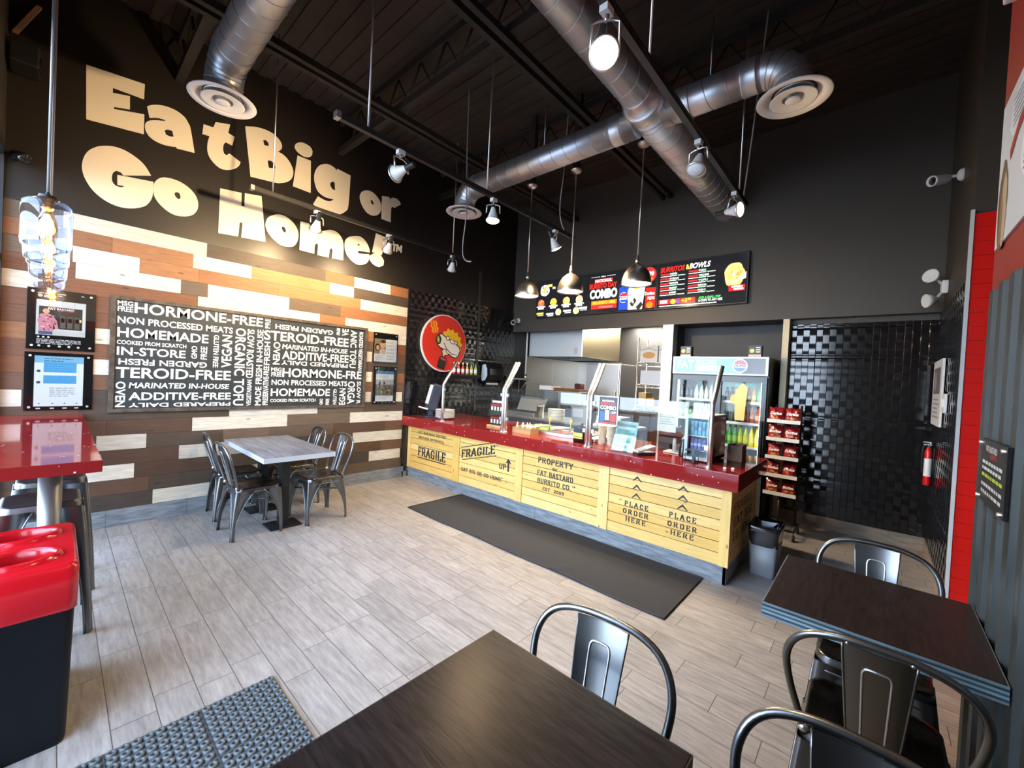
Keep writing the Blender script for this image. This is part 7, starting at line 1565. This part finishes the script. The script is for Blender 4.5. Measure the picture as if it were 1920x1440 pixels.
row(FX0 + .07, xm - .06, 7, SHZ[4], .027, .19, [('23262c', '151515', '3a3a44', 'black'), ('b8d8c8', '8ac0a8', 'e0f0e8', 'pale green'), ('d8e4e4', 'b0c8c8', 'f0f4f4', 'whitish')], 'bottle on the top shelf behind the left cooler door', 'bottles on the top left shelf')
row(FX0 + .07, xm - .06, 7, SHZ[3], .027, .20, [('2a4a2a', '1a2a1a', '7fae4a', 'dark green'), ('8ac8e0', '3a8ac0', 'c8e8f4', 'light blue'), ('b8c8d0', '8a98a8', 'e0e4f0', 'pale grey')], 'bottle on the second shelf from above behind the left cooler door', 'green and blue bottles in the left door')
row(FX0 + .07, xm - .06, 6, SHZ[2], .029, .16, [('c8c4a8', 'a8a488', 'e0dcc8', 'beige')], 'bottle low behind the left cooler door beside the till', 'beige bottles in the left door')
for i, (x, lb) in enumerate(((FX0 + .07, 'left'), (FX0 + .86, 'right'))):
    t = thing('snack_box', 'small black and yellow box on the %s end of the cooler top' % lb, 'box', (x + .06, FY0 + .12, FZ), 'boxes on top of the cooler')
    mb = MB(); mb.box(x, FY0 + .06, FZ, x + .13, FY0 + .16, FZ + .135); mb.build('carton', M['black'], t)
    mb = MB(); y = FY0 + .0595
    mb.quad((x, y, FZ + .002), (x + .13, y, FZ + .002), (x + .13, y, FZ + .03), (x, y, FZ + .03), hx('d8b0a0')); mb.poly([[(x + .035 + .03 * math.cos(k * PI / 6) * (1, .7)[k % 2], FZ + .075 + .03 * math.sin(k * PI / 6) * (1, .7)[k % 2]) for k in range(12)]], (0, y, 0), CU, CV, 0, hx('e8cf5a'))
    for k in range(3): mb.quad((x + .075, y, FZ + .055 + k * .025), (x + .12, y, FZ + .055 + k * .025), (x + .12, y, FZ + .067 + k * .025), (x + .075, y, FZ + .067 + k * .025), hx('e8e4dc'))
    mb.build('print', M['print'], t)

# rolling snack rack
t = thing('snack_rack', 'narrow black rolling rack with five white-edged shelves of red snack bags', 'rack', (4.53, 5.38, 0))
RX0, RX1, RY0, RY1 = 4.375, 4.675, 5.19, 5.50
RZ = [.455, .65, .845, 1.04, 1.235]
for z in RZ:
    mb = MB(); mb.obox((RX0, RY0, z), (RX1 - RX0, 0, 0), (0, RY1 - RY0, .0), (0, 0, .012)); s_ = mb.build('shelf', M['black_metal'], t)
    mb = MB(); mb.box(RX0, RY0 - .008, z - .006, RX1, RY0, z + .032); mb.build('price_rail', M['offwhite'], s_)
for x in (RX0 + .03, RX1 - .03):
    mb = MB(); mb.cyl((x, RY1 + .014, .09), (x, RY1 + .014, 1.42), .012); mb.build('upright', M['black_metal'], t)
mb = MB()
for x in (RX0, RX1): mb.tube([(x, RY0 - .02, .10), (x, RY1 + .03, .10)], .011, 8)
for y in (RY0 - .02, RY1 + .02): mb.tube([(RX0, y, .10), (RX1, y, .10)], .011, 8)
mb.tube([((RX0 + RX1) / 2, RY0 - .02, .1), ((RX0 + RX1) / 2, RY1 + .02, .1)], .009, 8); mb.tube([((RX0 + RX1) / 2, RY0 + .02, .11), ((RX0 + RX1) / 2, RY0 + .04, .455)], .012, 8)
mb.build('base_frame', M['black_metal'], t)
for x in (RX0, RX1):
    for y in (RY0 - .01, RY1 + .01):
        mb = MB(); mb.cyl((x - .011, y, .032), (x + .011, y, .032), .032, n=16); mb.box(x - .004, y - .008, .05, x + .004, y + .008, .095); mb.build('caster', M['dark_rubber'], t)
M['foil'] = vcol('red_snack_foil', .28, spec=.7)
def bag(x, y, z, w, h, seed, label):
    r = random.Random(seed); mb = MB(); nx_, nz_ = 8, 10
    def gp(i, j, s):
        u = i / nx_ * 2 - 1; v = j / nz_ * 2 - 1
        d = .032 * (max(0, 1 - u * u) ** .6) * (max(0, 1 - v ** 4) ** .7) * (1 + .15 * math.sin(5 * u + seed + 3 * v)) + .003 * r.uniform(-1, 1)
        return (x + u * w / 2 * (1 - .06 * (1 - v * v)), y + s * max(d, .001) + .02 * v, z + h * (j / nz_) + .004 * math.sin(6 * u + seed) * (j == nz_))
    red = [hx('8a151a'), hx('a81d1f'), hx('6f0e13')]
    for s in (-1, 1):
        vs = [gp(i, j, s) for j in range(nz_ + 1) for i in range(nx_ + 1)]; n1 = nx_ + 1
        for j in range(nz_):
            for i in range(nx_):
                a = j * n1 + i
                f = (a, a + 1, a + n1 + 1, a + n1) if s < 0 else (a, a + n1, a + n1 + 1, a + 1)
                c = r.choice(red)
                if s < 0:
                    if j < 3 and 2 <= i <= 6 and r.random() < .5: c = hx('c88a3a')
                    if j == 9: c = hx('7a1014')
                mb.add([vs[q] for q in f], [(0, 1, 2, 3)], True, c)
    text(mb, 'Doritos', (x, y - .040, z), CU, CV, -w * .36, h * .46, w * .38, h * .68, 0, .04, hx('f4efe8'), .3)
    return solo('snack_bag', mb, M['foil'], label, 'snack bag', 'red snack bags on the rack')
WHR = ['lowest', 'second lowest', 'middle', 'second highest', 'top']
sd = 0
for i, z in enumerate(RZ):
    for k, sd_ in enumerate(('left', 'right')):
        bag(RX0 + .075 + k * .148, RY0 + .075, z + .0125, .142 if i > 2 else .128, .145 if i > 2 else .135, sd, 'red snack bag on the %s side of the %s shelf of the snack rack' % (sd_, WHR[i])); sd += 1

# left wall of the kitchen: sauce shelf, towel dispenser, steel shelf
t = thing('sauce_shelf', 'short black wall shelf holding six sauce bottles beside the round logo sign', 'shelf', (.08, 4.56, 1.55))
mb = MB(); mb.box(.021, 4.27, 1.555, .16, 4.87, 1.58); mb.build('board', M['black'], t)
mb = MB(); mb.box(.021, 4.27, 1.50, .035, 4.87, 1.555); mb.build('back_rail', M['black'], t)
for i in range(6):
    y = 4.33 + i * .095
    c = ['c8342a', 'c8442c', 'd05a34', 'c89a5a', '9ab04a', '8fb85a'][i]
    mb = MB(); mb.lathe([(0, 0), (.026, 0), (.028, .008), (.028, .03)], (.10, y, 1.58), (0, 0, 1), 14, hx(c)); mb.lathe([(.0285, .03), (.0285, .09)], (.10, y, 1.58), (0, 0, 1), 14, hx('eae4da'), True, False); mb.lathe([(.028, .09), (.025, .105), (.012, .14), (.011, .165)], (.10, y, 1.58), (0, 0, 1), 14, hx(c), True, False); mb.lathe([(.013, .165), (.013, .195), (0, .195)], (.10, y, 1.58), (0, 0, 1), 14, hx(('f0ece4', '2f6a3a')[i > 3]))
    solo('sauce_bottle', mb, M['print_gloss'], ('red', 'red', 'orange', 'amber', 'green', 'light green')[i] + ' sauce bottle, number %s from the left on the black wall shelf' % ('one', 'two', 'three', 'four', 'five', 'six')[i], 'bottle', 'sauce bottles on the black wall shelf')
t = thing('towel_dispenser', 'black paper towel dispenser with a pale rounded front on the black tile', 'towel dispenser', (.1, 5.2, 1.44))
mb = MB(); rs = []
def pp(x): return x
P = [(.021, 1.46), (.16, 1.45), (.22, 1.50), (.25, 1.60), (.24, 1.70), (.19, 1.79), (.10, 1.815), (.021, 1.815)]
mb.rings([[(a, 5.02, b) for a, b in P], [(a, 5.36, b) for a, b in P]], True, True, False); mb.build('body', M['black_gloss'], t)
mb = MB(); mb.poly([[(.03, 1.55), (.06, 1.48), (.13, 1.50), (.18, 1.58), (.17, 1.70), (.12, 1.78), (.05, 1.76)]], (0, 5.019, 0), (1, 0, 0), (0, 0, 1), .004); mb.build('side_window', mat('pale_blue_plastic', (.45, .55, .6), .3), t)
mb = MB(); mb.box(.10, 5.08, 1.425, .18, 5.30, 1.45); mb.build('paper_slot', M['white'], t)
t = thing('steel_shelf', 'dark steel wall shelf on triangular brackets at the kitchen corner', 'shelf', (.1, 5.95, 1.5))
mb = MB(); mb.box(.021, 5.55, 1.53, .26, 6.13, 1.56); mb.build('board', M['steel_dark'], t)
for y in (5.66, 6.05):
    mb = MB(); mb.box(.021, y - .012, 1.25, .035, y + .012, 1.53); mb.tube([(.03, y, 1.27), (.24, y, 1.525)], .010, 6); mb.build('bracket', M['steel_dark'], t)
# hood and steel walls
t = thing('range_hood', 'large stainless kitchen hood with bright front panel hung behind the bulkhead', 'hood', (.65, 7.0, 2.0))
mb = MB(); mb.rbox(.04, 6.30, 2.005, 1.262, 6.33, 2.70, .004); mb.build('front_panel', mat('satin_steel_bright_reflection', (.74, .80, .82), .35, .35), t)  # front panel: bright reflection put into the pale base colour
mb = MB(); mb.rbox(1.235, 6.332, 2.005, 1.265, 7.75, 2.70, .004); mb.build('side_panel', mat('stainless_warm_reflection', (.33, .27, .17), .34, 1.0, noise=.12, nscale=7, stretch=(1, 1, 10)), t)  # side panel: warm reflected light put into the steel's base colour
mb = MB(); mb.box(.04, 6.335, 2.66, 1.23, 7.75, 2.70).box(.04, 6.335, 2.01, .06, 7.75, 2.66).box(.06, 7.72, 2.01, 1.23, 7.75, 2.66); mb.build('canopy', M['steel_dark'], t)
mb = MB(); mb.box(1.10, 6.299, 2.05, 1.18, 6.30, 2.17); mb.build('rating_plate', mat('grey_plate', (.5, .55, .56), .5), t)
for x in (.3, .9):
    mb = MB(); mb.cyl((x, 7.0, 2.70), (x, 7.0, 2.78), .01); mb.build('hanger_rod', M['steel_dark'], t)
struct('trim_30', MB().box(.001, 6.25, .9, .012, 8.2, 2.0).box(.012, 8.185, .9, 1.1, 8.199, 2.0).box(.012, 7.19, .9, .016, 7.2, 2.0), M['steel'], 'stainless splash sheets on the kitchen walls')
t = thing('gas_pipe', 'thin white pipe with a brass valve down the black tile at the kitchen corner', 'pipe', (.07, 6.19, 1.6))
mb = MB(); mb.cyl((.07, 6.19, 1.62), (.07, 6.19, 2.78), .018, n=10); mb.build('pipe', M['white'], t)
mb = MB(); mb.cyl((.07, 6.19, 1.52), (.07, 6.19, 1.64), .03, n=10); mb.tube([(.07, 6.19, 1.6), (.11, 6.14, 1.6)], .012, 6); mb.build('valve', mat('brass', (.6, .5, .25), .3, 1.0), t)
mb = MB(); mb.cyl((.07, 6.19, 1.1), (.07, 6.19, 1.52), .016, n=10); mb.build('lower_hose', M['dark_rubber'], t)
t = thing('upright_fridge', 'tall stainless kitchen refrigerator beyond the hood', 'refrigerator', (1.35, 7.3, 0))
mb = MB(); mb.rbox(.96, 7.02, .08, 1.68, 7.7, 1.92, .008); mb.build('cabinet', M['steel'], t)
mb = MB(); mb.rbox(.97, 6.985, .12, 1.67, 7.018, 1.90, .006); d_ = mb.build('door', M['steel'], t)
mb = MB(); mb.tube([(1.62, 6.98, 1.0), (1.62, 6.95, 1.02), (1.62, 6.95, 1.4), (1.62, 6.98, 1.42)], .009, 8); mb.build('door_handle', M['chrome'], d_)
mb = MB(); mb.box(.98, 7.05, 0, 1.66, 7.68, .08); mb.build('plinth', M['black'], t)
t = thing('wire_shelving', 'chrome wire shelving in the kitchen doorway carrying white cartons', 'shelving', (2.52, 6.8, 0))
for z in (.6, 1.2, 1.56, 1.93):
    mb = MB()
    for y in (6.60, 6.98): mb.tube([(2.2, y, z), (2.86, y, z)], .006, 6); mb.tube([(2.2, y, z - .05), (2.86, y, z - .05)], .005, 6)
    for i in range(14): mb.tube([(2.22 + i * .048, 6.60, z), (2.22 + i * .048, 6.98, z)], .003, 5)
    for i in range(8): mb.tube([(2.2 + i * .0825, 6.60, z - .05), (2.24 + i * .0825, 6.60, z), (2.2825 + i * .0825, 6.60, z - .05)] if i < 8 else [], .003, 5)
    mb.build('wire_shelf', M['chrome'], t)
for x in (2.2, 2.86):
    for y in (6.60, 6.98):
        mb = MB(); mb.cyl((x, y, 0), (x, y, 2.35), .0125, n=8); mb.build('post', M['chrome'], t)
ow = mat('white_carton', (.68, .67, .64), .6)
for i, (x, z, lb) in enumerate(((2.23, 1.937, 'left white carton with a tan oval on the top wire shelf'), (2.55, 1.937, 'right white carton with a tan oval on the top wire shelf'))):
    t = thing('carton', lb, 'carton', (x + .15, 6.75, z), 'cartons on the wire shelving')
    mb = MB(); mb.box(x, 6.62, z, x + .30, 6.95, z + .28); mb.build('box', ow, t)
    mb = MB(); mb.poly([[(x + .15 + .11 * math.cos(2 * PI * k / 24), z + .12 + .055 * math.sin(2 * PI * k / 24)) for k in range(24)]], (0, 6.6195, 0), CU, CV, 0, hx('c08a3a'))
    mb.poly([[(x + .01, z + .2), (x + .15, z + .23), (x + .29, z + .19), (x + .29, z + .2), (x + .15, z + .245), (x + .01, z + .215)]], (0, 6.6195, 0), CU, CV, 0, hx('8a8a84')); mb.build('print', M['print'], t)
mb = MB(); mb.box(2.25, 6.63, 1.567, 2.60, 6.95, 1.80); solo('blue_white_box', mb, mat('pale_blue_carton', (.58, .62, .72), .6), 'pale blue-white box on the second wire shelf', 'carton')
mb = MB(); mb.box(2.23, 6.64, 1.207, 2.36, 6.9, 1.42).box(2.37, 6.64, 1.207, 2.5, 6.9, 1.34); solo('tan_box', mb, mat('tan_carton', hx('b79a66'), .7), 'pair of tan boxes taped together on the third wire shelf', 'carton')
t = thing('doorway_panel', 'brown panelled cupboard standing under the wire shelves in the doorway', 'cupboard', (2.5, 6.45, 0))
mb = MB(); mb.box(2.0, 6.40, 0, 2.84, 6.57, 1.12); mb.build('body', mat('dark_brown_laminate', (.05, .035, .025), .45), t)
for i in range(3):
    mb = MB(); mb.rbox(2.02 + i * .275, 6.385, .06, 2.275 + i * .275, 6.40, 1.10, .004); mb.build('door', mat('brown_laminate', (.07, .05, .038), .4) if i == 0 else bpy.data.materials['brown_laminate'], t)
# prep table between counter and cooking line
t = thing('prep_table', 'stainless prep table behind the counter carrying the press and steel boxes', 'table', (1.75, 5.2, 0))
mb = MB(); mb.rbox(.55, 4.95, .93, 2.85, 5.60, .965, .004); mb.build('worktop', M['steel'], t)
mb = MB(); mb.box(.60, 5.0, .25, 2.80, 5.55, .28); mb.build('under_shelf', M['steel_dark'], t)
mb = MB(); mb.box(.62, 5.02, .285, 2.78, 5.5, .925); mb.build('cold_base', M['steel_dark'], t)
for x in (.6, 2.8):
    for y in (5.0, 5.55):
        mb = MB(); mb.cyl((x, y, 0), (x, y, .93), .02); mb.build('leg', M['steel'], t)
t = thing('grill_press', 'open grill press with a raised pale steel lid on the prep table', 'press', (1.0, 5.12, .965))
mb = MB(); mb.rbox(.72, 4.98, .965, 1.30, 5.36, 1.03, .006); mb.build('base', M['steel_dark'], t)
mb = MB(); mb.obox((.73, 5.22, 1.04), (.54, 0, 0), (0, .10, .215), (0, .03, -.014)); mb.build('lid', mat('pale_steel', (.55, .60, .60), .35, .8), t)
mb = MB(); mb.tube([(.76, 5.30, 1.25), (.76, 5.26, 1.28), (1.24, 5.26, 1.28), (1.24, 5.30, 1.25)], .010, 8); mb.build('lid_handle', M['black'], t)
mb = MB(); mb.box(.74, 5.0, 1.03, 1.28, 5.20, 1.04); mb.build('hot_plate', M['black_metal'], t)
for i in range(9):
    mb = MB(); mb.lathe([(0, 0), (.13, .0), (.133, .004), (.13, .009), (0, .010)], (1.60, 5.14, .966 + i * .018), (0, 0, 1), 28); solo('tortilla_pack', mb, M['white'], 'flat white pack in the stack of tortillas on the prep table', 'tortillas', 'stacked tortillas on the prep table')
t = thing('steel_canister', 'round steel canister on the prep table beside the white stack', 'canister', (1.36, 5.05, .966))
mb = MB(); mb.lathe([(0, 0), (.055, 0), (.055, .17), (.065, .18), (.06, .19), (0, .19)], (1.36, 5.05, .966), (0, 0, 1), 24); mb.build('body', M['steel'], t)
t = thing('steel_bin', 'dark open steel container on the prep table right of the white stack', 'container', (2.08, 5.15, .966))
mb = MB(); mb.box(1.96, 5.02, .966, 2.20, 5.3, .972).box(1.96, 5.02, .972, 1.966, 5.3, 1.22).box(2.194, 5.02, .972, 2.20, 5.3, 1.22).box(1.966, 5.02, .972, 2.194, 5.026, 1.20).box(1.966, 5.294, .972, 2.194, 5.3, 1.22); mb.build('body', M['steel_dark'], t)
mb = MB(); mb.box(1.99, 5.01, 1.05, 2.16, 5.019, 1.17); mb.build('front_plate', M['steel'], t)
mb = MB(); mb.rbox(2.35, 5.05, .966, 2.72, 5.35, 1.10, .01); solo('white_crate', mb, mat('pale_blue_tub', (.5, .6, .66), .4), 'pale blue lidded tub on the right end of the prep table', 'tub')
# cooking line under the hood
t = thing('cooking_range', 'stainless cooking range against the left kitchen wall under the hood', 'range', (.55, 7.0, 0))
mb = MB(); mb.rbox(.06, 6.42, .1, .92, 7.7, .92, .006); mb.build('body', M['steel_dark'], t)
mb = MB(); mb.box(.08, 6.44, .921, .90, 7.68, .94); mb.build('griddle', M['black_metal'], t)
mb = MB()
for x in (.12, .86):
    for y in (6.48, 7.64): mb.cyl((x, y, 0), (x, y, .1), .025, n=8)
mb.build('feet', M['steel_dark'], t)
t = thing('warming_shelf', 'steel warming cabinet with pale front and a wooden board on top, below the hood', 'cabinet', (.95, 6.18, 0))
mb = MB(); mb.rbox(.55, 6.12, .02, 1.40, 6.38, 1.37, .006); mb.build('cabinet', M['steel'], t)
mb = MB(); mb.rbox(.57, 6.10, 1.02, .95, 6.119, 1.34, .004).rbox(1.0, 6.10, 1.02, 1.38, 6.119, 1.34, .004); mb.build('door', M['steel_dark'], t)
mb = MB(); mb.rbox(.52, 6.08, 1.371, .80, 6.38, 1.45, .004); solo('white_food_box', mb, M['white'], 'white box on the warming cabinet under the hood', 'box')
mb = MB(); mb.rbox(.84, 6.09, 1.371, 1.38, 6.38, 1.42, .004); solo('wooden_board', mb, wood_mat('brown_board', hx('5a3a22'), hx('7d5632'), (1, 9, 9), 5), 'brown wooden board on the warming cabinet under the hood', 'board')
mb = MB(); mb.rbox(1.25, 6.14, 1.421, 1.37, 6.3, 1.52, .02); solo('red_black_mitt', mb, mat('black_red_cloth', (.05, .008, .008), .8), 'dark red bundle on the wooden board under the hood', 'cloth')
# kitchen ceiling panels
for i, (x, y) in enumerate(((1.75, 7.05), (1.6, 7.8))):
    t = thing('ceiling_panel_light', ('front', 'rear')[i] + ' square light panel in the kitchen ceiling', 'ceiling light', (x, y, 2.75))
    mb = MB(); mb.box(x - .32, y - .32, 2.755, x + .32, y + .32, 2.779); mb.build('frame', M['white'], t)
    mb = MB(); mb.quad((x - .29, y + .29, 2.754), (x + .29, y + .29, 2.754), (x + .29, y - .29, 2.754), (x - .29, y - .29, 2.754)); mb.build('diffuser', M['panel_light'], t)
    ld = bpy.data.lights.new('panel_lamp', 'AREA'); ld.shape = 'SQUARE'; ld.size = .58; ld.energy = 58; ld.color = (1, .92, .80)
    lo = bpy.data.objects.new('panel_lamp', ld); COL.objects.link(lo); lo.parent = t; lo.location = (0, 0, 0.0)
